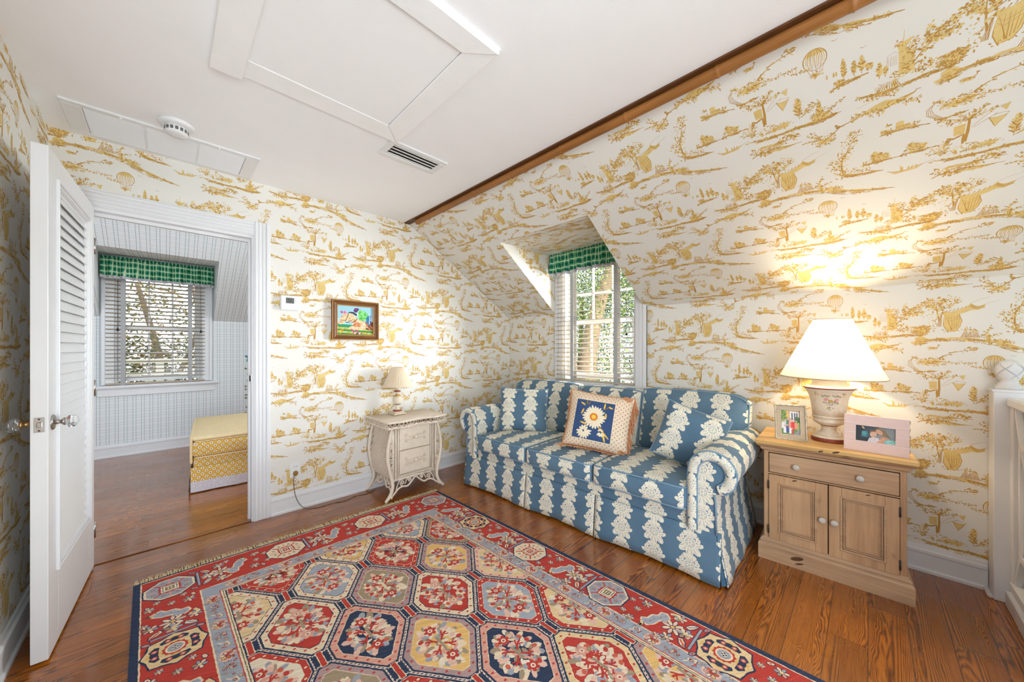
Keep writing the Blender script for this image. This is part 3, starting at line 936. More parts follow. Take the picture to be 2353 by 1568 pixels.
# ---- gable wall with the doorway
DX0, DX1, DZ = -0.335, 0.452, 2.03
b = MB()
G = lambda u, v, h: (u, YB - h, v)
th = 0.10
b.box(XL, DX0, YB, YB + th, 0, ZC)
b.box(DX0, DX1, YB, YB + th, DZ, ZC)
b.prism([(DX1, 0), (XR, 0), (XR, ZK), (XS, ZC), (DX1, ZC)], YB, YB + th, lambda a, c, d: (a, d, c))
gu, gv = 1.03 - .287, 2.226
wallpaper(b, [(XL, .13), (DX0, .13), (DX0, ZC), (XL, ZC)], G, gu, gv)
wallpaper(b, [(DX0, DZ), (DX1, DZ), (DX1, ZC), (DX0, ZC)], G, gu, gv)
wallpaper(b, [(DX1, .13), (XR, .13), (XR, ZK), (XS, ZC), (DX1, ZC)], G, gu, gv)
structure(b.build('wall_back', PAPER))

# ---- left wall
b = MB()
b.box(XL - .1, XL, -0.3, YB, 0, ZC)
wallpaper(b, [(-YB, .12), (-1.2, .12), (-1.2, ZC), (-YB, ZC)][::1] if False else [(1.2, .12), (YB, .12), (YB, ZC), (1.2, ZC)], lambda u, v, h: (XL + h, u, v), YB - .25, 2.226 - .37)
structure(b.build('wall_left', PAPER))

# ---- knee wall under the slope, with the window opening
WY0, WY1, WZ0, WZ1 = 1.46, 2.255, 0.90, 2.12
KY = 1.345; KY2 = 2.37
b = MB()
b.box(XR, XR + .12, YF, WY0, 0, ZK); b.box(XR, XR + .12, WY1, YB + .1, 0, ZK)
b.box(XR, XR + .12, WY0, WY1, 0, WZ0)
b.box(XR, XR + .12, WY0 - .12, WY0, ZK, 2.3); b.box(XR, XR + .12, WY1, WY1 + .15, ZK, 2.3); b.box(XR, XR + .12, WY0, WY1, WZ1, 2.3)
ku, kv = -(0.145) - .287, 1.519
K = lambda u, v, h: (XR - h, -u, v)
wallpaper(b, [(-YB, .13), (-2.26, .13), (-2.26, ZK), (-YB, ZK)], K, ku, kv)
wallpaper(b, [(-1.47, .13), (1.0, .13), (1.0, ZK), (-1.47, ZK)], K, ku, kv)
structure(b.build('wall_right', PAPER))

# ---- slope with the dormer cut out
SL = math.hypot(XR - XS, ZC - ZK); sx, sz = (XR - XS) / SL, (ZK - ZC) / SL
nx, nz = sz, -sx                       # into the room (down/left)
SF = lambda u, d, h: (XS + sx * d + nx * h, -u, ZC + sz * d + nz * h)
D0 = (2.089 - XS) / sx
DYL0, DYL1, DYR0, DYR1 = 2.262, 2.366, 1.369, 1.385
t_ = 0.10
b = MB()
for pl in ([(-YB, 0), (1.2, 0), (1.2, D0), (-YB, D0)], [(-YB, D0), (-DYL0, D0), (-DYL1, SL), (-YB, SL)], [(-DYR0, D0), (1.2, D0), (1.2, SL), (-DYR1, SL)]):
    b.prism(pl, 0.0, -t_, lambda a, c, d: SF(a, c, d))
sv0 = 0.1555
SFm = lambda u, v, h: SF(u, -v, h)
su, sv = -(0.145) - .287, -sv0
for pl in ([(-YB, -D0), (1.2, -D0), (1.2, 0), (-YB, 0)], [(-YB, -SL), (-DYL1, -SL), (-DYL0, -D0), (-YB, -D0)], [(-DYR1, -SL), (1.2, -SL), (1.2, -D0), (-DYR0, -D0)]):
    wallpaper(b, pl, SFm, su, sv)
structure(b.build('wall_slope', PAPER))
# dormer cheeks and lid
ZD0, ZD1 = 2.163, 2.215
def cheek(name, ya0, ya1, sgn, u0):
    b = MB()
    A = (2.089, ya0, ZD0); B = (XR, ya1, ZK); C = (XR, ya1, ZD1)
    o = (0, sgn * .05, 0)
    A2, B2, C2 = [(p[0] + .06, p[1] + o[1], p[2]) for p in (A, B, C)]
    b.add([A, B, C, A2, B2, C2], [(0, 1, 2), (3, 5, 4), (0, 3, 4, 1), (1, 4, 5, 2), (2, 5, 3, 0)])
    def fn(u, v, h):
        t = (u - 2.089) / (XR - 2.089)
        return (u, ya0 + (ya1 - ya0) * t - sgn * h, v)
    pl = [(2.089, ZD0), (XR, ZK), (XR, ZD1)]
    wallpaper(b, pl, fn, u0, 1.9)
    structure(b.build(name, PAPER))
cheek('wall_dormer_left', DYL0, DYL1, 1, 2.5)
cheek('wall_dormer_right', DYR0, DYR1, -1, 2.3)
b = MB()
b.add([(2.089, DYR0, ZD0), (2.089, DYL0, ZD0), (XR, DYL1, ZD1), (XR, DYR1, ZD1), (2.169, DYR0, ZD0 + .05), (2.169, DYL0, ZD0 + .05), (XR, DYL1, ZD1 + .05), (XR, DYR1, ZD1 + .05)],
      [(0, 1, 2, 3), (7, 6, 5, 4), (0, 4, 5, 1), (1, 5, 6, 2), (2, 6, 7, 3), (3, 7, 4, 0)])
wallpaper(b, [(-DYL0, 2.089), (-DYR0, 2.089), (-DYR0, XR), (-DYL0, XR)], lambda u, v, h: (v, -u, ZD0 + (v - 2.089) / (XR - 2.089) * (ZD1 - ZD0) - h), -2.2, 2.4)
structure(b.build('ceiling_dormer', PAPER))

# ---- ceiling
b = MB(); b.box(XL, XS + .02, YF, YB, ZC, ZC + .08)
structure(b.build('ceiling', 'ceiling'))
# ---- unseen wall added behind the camera to hold sky light off the right
b = MB(); b.box(0.95, 3.12, -1.5, -1.4, -2.0, ZC + .05)
structure(b.build('wall_front_blocker', 'paper'))
# ---- attic hatch boards on the ceiling
hb = structure(empty('trim_1', (0.54, 1.46, ZC)))
hb['label'] = 'square attic hatch surround of white painted boards'
def hatch_board(pl, z0=-.026):
    b = MB(); b.prism([(x - .54, y - 1.46) for x, y in pl], z0, 0.0, lambda a, c, d: (a, c, d))
    return b.build('board', 'roughpaint', hb, bevel=.004)
hatch_board([(.130, 1.035), (.238, 1.035), (.238, 1.905), (.130, 1.905)], -.032)
hatch_board([(.238, 1.783), (.842, 1.783), (.952, 1.905), (.238, 1.905)], -.012)
hatch_board([(.842, 1.133), (.952, 1.033), (.952, 1.905), (.842, 1.783)], -.016)
hatch_board([(.238, 1.033), (.952, 1.033), (.842, 1.133), (.238, 1.133)], -.020)
b = MB(); b.box(-.2985, .2985, -.3235, .3195, -.0105, 0.0); b.build('hatch_panel', 'ceiling', hb)

# ---- bamboo pole trim where slope and ceiling meet
bt = structure(empty('trim_2', (XS, 0.9, ZC)))
b = MB(); b.box(-.052, .002, -2.1, 2.18, -.009, 0.0)
b.build('batten', 'bamboodk', bt)
b = MB()
pts = []; rr = []
y = -2.1
while y < 2.17:
    for dy, r_ in ((0, .0245), (.004, .0275), (.010, .0245), (.02, .0235), (.30, .0235), (.40, .0240)):
        pts.append((-.010, y + dy, -.026)); rr.append(r_)
    y += .41
pts = [p for p in pts if p[1] < 2.17]; rr = rr[:len(pts)]
b.tube(pts, rr, 14)
b.build('bamboo_pole', 'bamboo', bt)

# ---- baseboards
def baseboard(name, p0, p1, n):
    """p0->p1 along the wall, n: into the room"""
    b = MB()
    prof = [(0, 0), (.022, 0), (.022, .014), (.014, .022), (.014, .098), (.018, .104), (.018, .118), (.010, .126), (.008, .140), (0, .142)]
    for a, c in zip(prof, prof[1:]):
        b.add([(p0[0] + n[0] * a[0], p0[1] + n[1] * a[0], a[1]), (p1[0] + n[0] * a[0], p1[1] + n[1] * a[0], a[1]),
               (p1[0] + n[0] * c[0], p1[1] + n[1] * c[0], c[1]), (p0[0] + n[0] * c[0], p0[1] + n[1] * c[0], c[1])], [(0, 1, 2, 3)])
    for q in (p0, p1):
        b.add([(q[0] + n[0] * a, q[1] + n[1] * a, z) for a, z in prof], [list(range(len(prof)))])
    return structure(b.build(name, 'trim'))
baseboard('baseboard_back', (.553, YB), (XR, YB), (0, -1))
baseboard('baseboard_right', (XR, YB - .02), (XR, -.43), (-1, 0))
baseboard('baseboard_left', (XL, -0.3), (XL, YB), (1, 0))

# ---- doorway casing
dc = structure(empty('trim_3', (.05, YB, 0)))
def casing_strip(name, x0, x1, z0, z1, horiz):
    b = MB()
    n = 7
    w = (z1 - z0) if horiz else (x1 - x0)
    b.box(x0, x1, -.016, 0, z0, z1)
    for k in range(4):
        f0 = .06 + k * .225; f1 = f0 + .17
        d = -.024 if k in (0, 3) else -.021
        if horiz: b.cbox(x0, x1, d, -.014, z0 + w * f0, z0 + w * f1, .003)
        else: b.cbox(x0 + w * f0, x0 + w * f1, d, -.014, z0, z1, .003)
    return b.build(name, 'trim', dc)
casing_strip('right_leg', .452 - .05, .552 - .05, 0, 2.14, False)
casing_strip('left_leg', -.445 - .05, -.350 - .05, 0, 2.14, False)
casing_strip('head', -.350 - .05, .452 - .05, 2.040, 2.14, True)
b = MB()
b.box(.440 - .05, .4535 - .05, -.004, .104, 0, 2.041); b.box(-.347 - .05, -.335 + .02 - .05, -.004, .104, 0, 2.041); b.box(-.315 - .05, .44 - .05, -.0038, .104, 2.02, 2.041)
b.box(.427 - .05, .4401 - .05, .045, .075, 0, 2.0201); b.box(-.3149 - .05, .427 - .05, .045, .075, 2.0, 2.0201)
b.build('jamb', 'trim', dc)
b = MB(); b.cbox(.4365 - .05, .4405 - .05, .008, .040, .985, 1.055, .001)
o = b.build('strike_plate', 'metal', dc)
b = MB(); b.box(.432 - .05, .4368 - .05, .014, .03, 1.0, 1.04); b.build('strike_hole', 'dark_gap', o)
# wooden threshold line
b = MB(); b.cbox(DX0 + .012, DX1 - .012, YB + .0, YB + .045, 0.0, .006, .003)
structure(b.build('trim_4', 'floor'))
# ------------------------------------------------------------------ the other room seen through the doorway
FY, FZK, FSL = 6.033, 1.594, 0.826 / 1.336
def fslope(y): return FZK + FSL * (FY - y)
RX0, RX1 = -0.472, 0.431         # dormer recess of that room
FRZ, FRZ1 = 2.20, 2.30           # its lid, rising towards the window
yr = FY - (FRZ - FZK) / FSL
YI = YB + 0.10
def quv(mb, pts, mi=0, uv=None): mb.add(pts, [list(range(len(pts)))], mi, [uv])
b = MB()
F_WX0, F_WX1, F_WZ0, F_WZ1 = -.405, .342, .82, 2.13
def fw(x0, x1, z0, z1):
    quv(b, [(x0, FY, z0), (x1, FY, z0), (x1, FY, z1), (x0, FY, z1)], 0, [(x0, z0), (x1, z0), (x1, z1), (x0, z1)])
    b.box(x0, x1, FY + .001, FY + .10, z0, z1)
fw(-1.4, F_WX0, 0, FZK); fw(F_WX1, 2.6, 0, FZK); fw(F_WX0, F_WX1, 0, F_WZ0)
fw(-.56, F_WX0, FZK, FRZ1 + .04); fw(F_WX1, .50, FZK, FRZ1 + .04); fw(F_WX0, F_WX1, F_WZ1, FRZ1 + .04)
structure(b.build('wall_far', ['plaid']))
b = MB()
def fs(x0, x1, y0, y1):
    L = math.hypot(1, FSL)
    p = [(x0, y0, fslope(y0)), (x0, y1, fslope(y1)), (x1, y1, fslope(y1)), (x1, y0, fslope(y0))]
    uv = [(q[0], 1.594 + (FY - q[1]) * L) for q in p]
    quv(b, p, 0, uv)
    b.add(p + [(q[0], q[1], q[2] + .06) for q in p], [(4, 7, 6, 5), (0, 4, 5, 1), (1, 5, 6, 2), (2, 6, 7, 3), (3, 7, 4, 0)])
YT = 4.35
fs(-1.4, RX0 - .05, yr, FY); fs(RX1 + .026, 2.6, yr, FY); fs(-1.4, 2.6, YT, yr)
for tri in ([(RX0, yr), (RX0 - .05, FY), (RX0 - .05, yr)], [(RX1, yr), (RX1 + .026, yr), (RX1 + .026, FY)]):
    p = [(x, y, fslope(y)) for x, y in tri]; quv(b, p, 0, [(x, 1.594 + (FY - y) * math.hypot(1, FSL)) for x, y in tri])
structure(b.build('wall_far_slope', ['plaid']))
b = MB()
for x, s_ in ((RX0, -1), (RX1, 1)):
    x2 = x + s_ * (.05 if s_ < 0 else .026)                      # splayed a little
    p = [(x, yr, FRZ), (x2, FY, FZK), (x2, FY, FRZ1)]
    quv(b, p, 0, [(q[1], q[2]) for q in p])
    b.add(p + [(q[0] + s_ * .05, q[1] + .08, q[2]) for q in p], [(3, 5, 4), (0, 3, 4, 1), (2, 5, 3, 0)])
structure(b.build('wall_far_cheek', ['plaid']))
b = MB()
p = [(RX0, yr, FRZ), (RX1, yr, FRZ), (RX1 + .026, FY, FRZ1), (RX0 - .05, FY, FRZ1)]
quv(b, p, 0, [(q[0], q[1]) for q in p]); b.add(p + [(q[0], q[1] + .08, q[2] + .05) for q in p], [(4, 5, 6, 7), (0, 4, 5, 1), (1, 5, 6, 2), (2, 6, 7, 3), (3, 7, 4, 0)])
structure(b.build('ceiling_far_dormer', ['plaid']))
b = MB(); b.box(-1.4, 2.6, YI, YT + .02, fslope(YT), fslope(YT) + .05)
structure(b.build('ceiling_far', 'ceiling'))
b = MB(); b.box(-1.45, -1.4, YI, FY, 0, 2.8); structure(b.build('wall_far_left', 'plaid'))
b = MB(); b.box(2.6, 2.65, YI, FY, 0, 2.8); structure(b.build('wall_far_blocker', 'plaid'))  # unseen, added to keep sky light out of the far room
baseboard('baseboard_far', (-1.4, FY), (2.6, FY), (0, -1))


def window(num, org, ax, nrm, w, z0, z1, depth):
    """double hung window. org: left end of the opening on the wall face (seen from inside), ax: unit vector to the right, nrm: unit vector outwards"""
    ax = Vector((ax[0], ax[1], 0)); nr = Vector((nrm[0], nrm[1], 0))
    rz = math.atan2(ax.y, ax.x)
    e = structure(empty('window_%d' % num, (org[0], org[1], 0), rz))
    s = 1.0 if (Matrix.Rotation(-rz, 3, 'Z') @ nr).y > 0 else -1.0
    def Y(d): return s * d
    def bx(b, x0, x1, d0, d1, za, zb, c=.003): b.cbox(x0, x1, min(Y(d0), Y(d1)), max(Y(d0), Y(d1)), za, zb, c)
    b = MB()                                        # jamb box
    bx(b, -.001, .018, -.002, depth + .06, z0, z1); bx(b, w - .018, w + .001, -.002, depth + .06, z0, z1); bx(b, 0, w, -.002, depth + .06, z1 - .018, z1)
    b.build('jamb', 'trim', e)
    zm = (z0 + z1) / 2
    for nm, za, zb, d in (('lower_sash', z0 + .03, zm + .018, depth), ('upper_sash', zm - .018, z1 - .018, depth + .034)):
        b = MB(); st = .048
        bx(b, .018, .018 + st, d, d + .03, za, zb); bx(b, w - .018 - st, w - .018, d, d + .03, za, zb)
        bx(b, .018 + st, w - .018 - st, d, d + .03, za, za + (.055 if nm[0] == 'l' else .036)); bx(b, .018 + st, w - .018 - st, d, d + .03, zb - .036, zb)
        xa, xb = .018 + st, w - .018 - st; zc, zd = za + (.055 if nm[0] == 'l' else .036), zb - .036
        for k in (1, 2):
            x = xa + (xb - xa) * k / 3; bx(b, x - .009, x + .009, d + .004, d + .026, zc, zd)
        z = (zc + zd) / 2; bx(b, xa, xb, d + .004, d + .026, z - .009, z + .009)
        sa = b.build(nm, 'paint', e)
        b = MB(); bx(b, xa, xb, d + .013, d + .017, zc, zd, .0005); b.build('pane', 'glass', sa)
    return e, bx


# window of the far room
w2, bx = window(2, (F_WX0, FY), (1, 0), (0, 1), F_WX1 - F_WX0, .82, 2.13, .055)
W_ = F_WX1 - F_WX0
b = MB()
for x0, x1 in ((-.10, .0), (W_, W_ + .10)):
    bx(b, x0, x1, -.018, 0, .82, 2.14); bx(b, x0 + (.0 if x0 < 0 else .07), x0 + (.03 if x0 < 0 else .10), -.028, 0, .82, 2.14)
bx(b, -.10, W_ + .10, -.018, 0, 2.12, 2.22)
b.build('casing', 'trim', w2)
b = MB(); bx(b, -.165, W_ + .165, -.06, .06, .782, .815, .005); bx(b, -.135, W_ + .135, -.030, 0, .765, .785); b.build('sill', 'trim', w2)
b = MB(); bx(b, -.13, W_ + .13, -.02, 0, .690, .77); b.build('apron', 'trim', w2)

# window of the dormer; seen from inside, right is -Y
w1, bx = window(1, (XR, WY1), (0, -1), (1, 0), WY1 - WY0, WZ0, WZ1, .062)
W_ = WY1 - WY0
b = MB()
for x0, x1 in ((-.105, .0), (W_, W_ + .105)):
    bx(b, x0, x1, -.018, 0, .80, 2.16); bx(b, x0 + (.0 if x0 < 0 else .072), x0 + (.033 if x0 < 0 else .105), -.028, 0, .80, 2.16)
    bx(b, x0 + .038, x0 + .066, -.022, 0, .80, 2.16)
b.build('casing', 'trim', w1)
b = MB(); bx(b, -.15, W_ + .15, -.055, .06, .862, .90, .005); b.build('sill', 'trim', w1)
b = MB(); bx(b, -.0, W_, -.018, 0, 2.10, 2.20); b.build('head_casing', 'trim', w1)


def blind(name, label, loc, rz, w, z0, z1, tapes, cord_x, tassels, pitch=.046):
    """slatted blind; local x along the window, y towards the room, loc at its left end"""
    e = empty(name, loc, rz); tag(e, label, 'blind')
    b = MB(); b.cbox(0, w, -.028, .028, z1 - .03, z1 + .02, .003); b.build('headrail', 'slat', e)
    b = MB(); z = z1 - .06
    while z > z0 + .05:
        b.add([(0, -.025, z - .0065), (w, -.025, z - .0065), (w, 0, z + .0015), (w, .025, z + .0045), (0, .025, z + .0045), (0, 0, z + .0015),
               (0, -.025, z - .0093), (w, -.025, z - .0093), (w, 0, z - .0013), (w, .025, z + .0017), (0, .025, z + .0017), (0, 0, z - .0013)],
              [(0, 1, 2, 5), (5, 2, 3, 4), (6, 11, 8, 7), (11, 10, 9, 8), (0, 6, 7, 1), (4, 3, 9, 10), (1, 7, 8, 2), (2, 8, 9, 3), (0, 5, 11, 6), (5, 4, 10, 11)])
        z -= pitch
    b.build('slats', 'slat', e)
    b = MB(); b.cbox(0, w, -.026, .026, z0, z0 + .018, .004); b.build('bottom_rail', 'slat', e)
    for t in tapes:
        b = MB(); b.box(t - .019, t + .019, .0275, .0285, z0 - .004, z1); b.box(t - .019, t + .019, -.0285, -.0275, z0, z1); b.box(t - .019, t + .019, -.0285, .0285, z0 - .006, z0 - .004)
        b.build('ladder_tape', 'tape', e)
    for x, zz in zip(cord_x, tassels):
        b = MB(); b.tube([(x, .034, z1 - .02), (x, .034, zz + .03)], .0016, 6)
        c = b.build('pull_cord', 'black', e)
        b = MB(); b.lathe([(.003, .03), (.007, .018), (.011, .006), (.012, -.002), (.006, -.008)][::-1], 10, (x, .034, zz)); b.build('tassel', 'black', c)
    return e
blind('window_blind', 'ivory slatted blind with grey tapes in the window above the sofa', (XR - .035, 2.325, 0), -PI / 2, .86, .905, 2.085, (.215, .70), (.16, .775), (1.42, 1.36))
blind('window_blind', 'ivory slatted blind in the window of the room beyond the doorway', (.368, FY - .035, 0), PI, .84, .822, 2.11, (.705, .14), (.04, .745), (1.44, 1.44))


def valance(name, label, loc, rz, w, h, sgn, seed):
    e = empty(name, loc, rz); tag(e, label, 'valance')
    R = random.Random(seed); ph = [R.uniform(0, 6) for _ in range(5)]
    def wav(t, s):
        return (math.sin(t * 66 + ph[0] + s * 1.2) * .5 + math.sin(t * 113 + ph[1] - s * 2) * .35 + math.sin(t * 31 + ph[2]) * .4) * (.008 + .022 * (1 - s) ** .8)
    def fn(a, c):
        return (a * w, sgn * (.045 + wav(a, c)), -h + h * c + math.sin(a * 9 + ph[3]) * .004 * (1 - c))
    b = MB()
    b.grid(fn, 170, 8, 0, True, lambda a, c: (a * w * 2.0 + .013 * math.sin(a * 66 + ph[0] + c * 1.2 + 1.2) + .007 * math.sin(a * 113 + ph[1]), c * h + .004 * math.sin(a * 31 + ph[2])))
    b.grid(lambda a, c: (a * w, sgn * (.045 + wav(a, 1) * (1 + c)) + sgn * .004 * math.sin(a * 220) , h * 0 + c * .022), 150, 2, 0, True, lambda a, c: (a * w * 2.0, h + c * .03))
    for x in (0, w): b.box(x - .001, x + .001, min(0, sgn * .045), max(0, sgn * .045), -h, 0)
    o = b.build('gathered_cloth', 'gingham', e)
    sm = o.modifiers.new('thick', 'SOLIDIFY'); sm.thickness = .0015
    b = MB()
    b.grid(lambda a, c: (a * w, sgn * (.047 + wav(a, 0) ), -h - .030 + .036 * c + math.sin(a * 9 + ph[3]) * .004 + (.004 * abs(math.sin(a * 95)) * (1 - c))), 190, 2, 0)
    o = b.build('lace_edge', 'lace', e); sm = o.modifiers.new('thick', 'SOLIDIFY'); sm.thickness = .001
    b = MB(); b.tube([(0, sgn * .014, -.012), (w, sgn * .014, -.012)], .006, 8); b.tube([(0.004, 0, -.012), (.004, sgn * .016, -.012)], .006, 6); b.tube([(w - .004, 0, -.012), (w - .004, sgn * .016, -.012)], .006, 6)
    b.build('rod', 'metal', e)
valance('valance', 'green checked gathered valance in the papered dormer above the sofa', (XR - .09, 2.325, 2.195), -PI / 2, .93, .185, -1, 3)
valance('valance', 'green checked gathered valance over the window beyond the doorway', (-.500, FY - .12, 2.235), 0, .945, .20, -1, 4)

# ---- upholstered bench end
ub = empty('upholstered_bench', (.165, 4.05, 0), math.radians(-4)); tag(ub, 'yellow patterned upholstered bench with a skirted base, beyond the doorway', 'bench')
BW, BL = .85, 1.20
def uvbox(mb, x0, x1, y0, y1, z0, z1, mi=0, r=.02, bulge=0.0, n=10):
    """rounded cushion block with box projected UVs"""
    for axis, sg in ((0, -1), (0, 1), (1, -1), (1, 1), (2, -1), (2, 1)):
        a1, a2 = [k for k in range(3) if k != axis]
        lo = (x0, y0, z0); hi = (x1, y1, z1)
        cx = [(lo[k] + hi[k]) / 2 for k in range(3)]; hf = [(hi[k] - lo[k]) / 2 for k in range(3)]
        def pt(s, t):
            p = [0, 0, 0]; p[axis] = sg; p[a1] = s * 2 - 1; p[a2] = t * 2 - 1
            q = [p[k] * hf[k] for k in range(3)]
            # round: clamp to the inner box and push out by r
            inn = [max(-hf[k] + r, min(hf[k] - r, q[k])) for k in range(3)]
            d = Vector([q[k] - inn[k] for k in range(3)])
            if d.length > 1e-9: d = d.normalized() * r
            o = Vector(inn) + d
            if bulge:
                b_ = bulge * (1 - p[a1] ** 2) * (1 - p[a2] ** 2) ** .8
                o[axis] += sg * b_
            return (cx[0] + o[0], cx[1] + o[1], cx[2] + o[2])
        def warp(s):           # denser near the edges
            return .5 + .5 * math.sin((s - .5) * PI)
        def uv(s, t):
            p = pt(warp(s), warp(t))
            return (p[1], p[2]) if axis == 0 else (p[0], p[2]) if axis == 1 else (p[0], p[1])
        fl = (sg > 0) == (axis == 1)
        mb.grid(lambda s, t: pt(warp(s), warp(t)), n, n, mi, True, uv, fl)
b = MB(); uvbox(b, -.0, BW, 0, BL, .285, .435, 0, .045, .008); b.build('cushion', 'yfab', ub)
b = MB(); uvbox(b, .0, BW, .028, BL - .01, .428, .470, 0, .02, .012); uvbox(b, -.016, .006, .05, BL - .03, .235, .466, 0, .009); b.build('coverlet', 'ytop', ub)
b = MB(); uvbox(b, .01, BW - .01, .01, BL, .20, .295, 0, .01); b.build('base', 'yfab', ub)
b = MB()
def skirt(x0, y0, x1, y1):
    L = math.hypot(x1 - x0, y1 - y0); dx, dy = (x1 - x0) / L, (y1 - y0) / L; nx_, ny_ = dy, -dx
    def fn(a, c, lo=.085, hi=.215):
        w = .012 * (1 - c) + .004 * math.sin(a * L * 26) * (1 - c) + (.0 if .02 < a < .98 else 0)
        return (x0 + dx * L * a + nx_ * w, y0 + dy * L * a + ny_ * w, lo + (hi - lo) * c)
    b.grid(lambda a, c: fn(a, c, .095, .215), 40, 4, 0, True, lambda a, c: (a * L, .095 + .12 * c))
    b.grid(lambda a, c: fn(a, c - 1 if False else 0, .008 + .089 * c, .01) if False else (fn(a, 0)[0] + nx_ * .004 * (1 - c), fn(a, 0)[1] + ny_ * .004 * (1 - c), .010 + .087 * c), 40, 2, 1)
skirt(-.008, -.004, BW, -.004); skirt(-.006, BL, -.006, -.004)
b.build('skirt', ['yfab', 'flor'], ub)
b = MB(); b.tube([(.02, -.002, .295), (BW - .02, -.002, .295)], .005, 6); b.tube([(-.002, .02, .295), (-.002, BL - .02, .295)], .005, 6); b.tube([(.02, .01, .432), (BW - .02, .01, .432)], .004, 6)
b.build('piping', 'ytop', ub)

# ---- painted post with a teal star, half hidden by the doorway
sp = empty('star_post', (.748, 5.34, 0)); tag(sp, 'slim cream post with painted leaves and a teal star finial, in the far room', 'post')
b = MB(); b.lathe([(.07, 0), (.07, .02), (.03, .03), (.026, .05), (.026, 1.05), (.03, 1.06), (.02, 1.07)], 14); b.build('post', 'pleat', sp)
b = MB()
R = random.Random(3)
for i in range(16):
    a = R.uniform(2.2, 5.2); z = .45 + i * .036
    b.add([(.027 * math.cos(a), .027 * math.sin(a), z), (.05 * math.cos(a + .3), .05 * math.sin(a + .3), z + .012), (.058 * math.cos(a + .5), .058 * math.sin(a + .5), z - .006), (.040 * math.cos(a + .3), .04 * math.sin(a + .3), z - .016)], [(0, 1, 2, 3)])
o = b.build('vine', 'sage', sp); q = o.modifiers.new('t', 'SOLIDIFY'); q.thickness = .004
b = MB()
star = []
for i in range(10):
    a = PI / 2 + i * PI / 5; r_ = .066 if i % 2 == 0 else .030
    star.append((r_ * math.cos(a), r_ * math.sin(a)))
b.prism(star, -.014, .014, lambda a, c, d: (a * .8 + d * .6, -a * .6 + d * .8, 1.125 + c))
b.lathe([(.016, 1.06), (.024, 1.075), (.016, 1.09)], 12)
b.build('star', 'teal', sp, bevel=.004)
# ------------------------------------------------------------------ louvred door standing open
hx, hy = -.283, 3.062
nx_, ny_ = -.325, 2.262
LW = math.hypot(hx - nx_, hy - ny_)
rz = math.atan2(ny_ - hy, nx_ - hx)                    # local x from hinge to latch edge, local -y... faces
door = structure(empty('door_1', (hx, hy, .012), rz))
door['label'] = 'white louvred door standing open against the left wall'
# the face seen in the picture lies at local y = 0 (towards +x of the room); the leaf goes to local -y
DT, DH = .044, 2.022
side = (Matrix.Rotation(rz, 3, 'Z') @ Vector((0, 1, 0))).x
YS = 1 if side < 0 else -1                              # direction into the leaf
def db(b, x0, x1, y0, y1, z0, z1, c=.002): b.cbox(x0, x1, min(YS * y0, YS * y1), max(YS * y0, YS * y1), z0, z1, c)
b = MB(); ST = .135
PZ0, PZ1 = .33, DH - .125
db(b, 0, ST, 0, DT, 0, DH); db(b, LW - ST, LW, 0, DT, 0, DH)
db(b, ST, LW - ST, 0, DT, 0, PZ0); db(b, ST, LW - ST, 0, DT, PZ1, DH)
b.build('leaf_frame', 'paint', door)
b = MB()
for off, dep, w in ((0, -.009, .012), (.014, -.005, .012), (.03, .006, .016)):   # stepped moulding round the louvres
    x0, x1, z0, z1 = ST - .03 + off, LW - ST + .03 - off, PZ0 - .03 + off, PZ1 + .03 - off
    for fs in (0, 1):
        ya, yb = (dep, .014) if fs == 0 else (DT - .014, DT - dep)
        db(b, x0, x0 + w, ya, yb, z0, z1); db(b, x1 - w, x1, ya, yb, z0, z1); db(b, x0 + w, x1 - w, ya, yb, z0, z0 + w); db(b, x0 + w, x1 - w, ya, yb, z1 - w, z1)
b.build('louver_moulding', 'paint', door)
b = MB()
n = 34; pitch = (PZ1 - PZ0) / n
for i in range(n):
    z = PZ0 + pitch * (i + .0)
    p = [(YS * .003, z + .0), (YS * .018, z + pitch * 1.12), (YS * .023, z + pitch * 1.12 + .003), (YS * .008, z + .003), (YS * .005, z - .002)]
    b.prism(p, ST + .01, LW - ST - .01, lambda a, c, d: (d, a, c))
b.build('louvers', 'paint', door)
# lock: knobs on both sides, latch plate on the edge
ZK_ = .925
for fs, matn in ((0, 'metal'), (1, 'brass')):
    y0 = 0 if fs == 0 else DT
    sg = -YS if fs == 0 else YS
    def ring(prof, mat, nm, par, sq=None, sm=True):
        b = MB()
        b.M = Matrix.Translation((LW - .052, YS * y0, ZK_)) @ Matrix.Rotation(-sg * PI / 2, 4, 'X')
        b.lathe(prof, 24, (0, 0, 0), 0, sm, sq)
        return b.build(nm, mat, par)
    ro = ring([(.031, -.001), (.031, .003), (.027, .006), (.014, .008), (.0085, .009), (.0085, .024), (.014, .026), (.016, .031), (.013, .035)], matn, 'rose_and_shank', door)
    ring([(.011, .033), (.020, .038), (.0265, .045), (.027, .054), (.022, .062), (.012, .067)], 'crystal', 'door_knob', door, 8, False)
b = MB(); b.cbox(LW - .001, LW + .0015, min(YS * .009, YS * .035), max(YS * .009, YS * .035), ZK_ - .029, ZK_ + .029, .001)
lp = b.build('latch_plate', 'metal', door)
b = MB(); b.cbox(LW, LW + .009, min(YS * .015, YS * .027), max(YS * .015, YS * .027), ZK_ - .010, ZK_ + .010, .002); b.build('latch_bolt', 'metal', lp)
for dz in (-.022, .022):
    b = MB(); b.M = Matrix.Translation((LW + .0012, YS * .022, ZK_ + dz)) @ Matrix.Rotation(PI / 2, 4, 'Y'); b.lathe([(.0035, 0), (.003, .0012)], 10); b.build('screw', 'iron', lp)
for z in (.2, 1.0, 1.8):
    b = MB(); b.tube([(-.004, YS * .0, z - .045), (-.004, YS * .0, z + .045)], .0065, 8); b.build('hinge', 'metal', door)

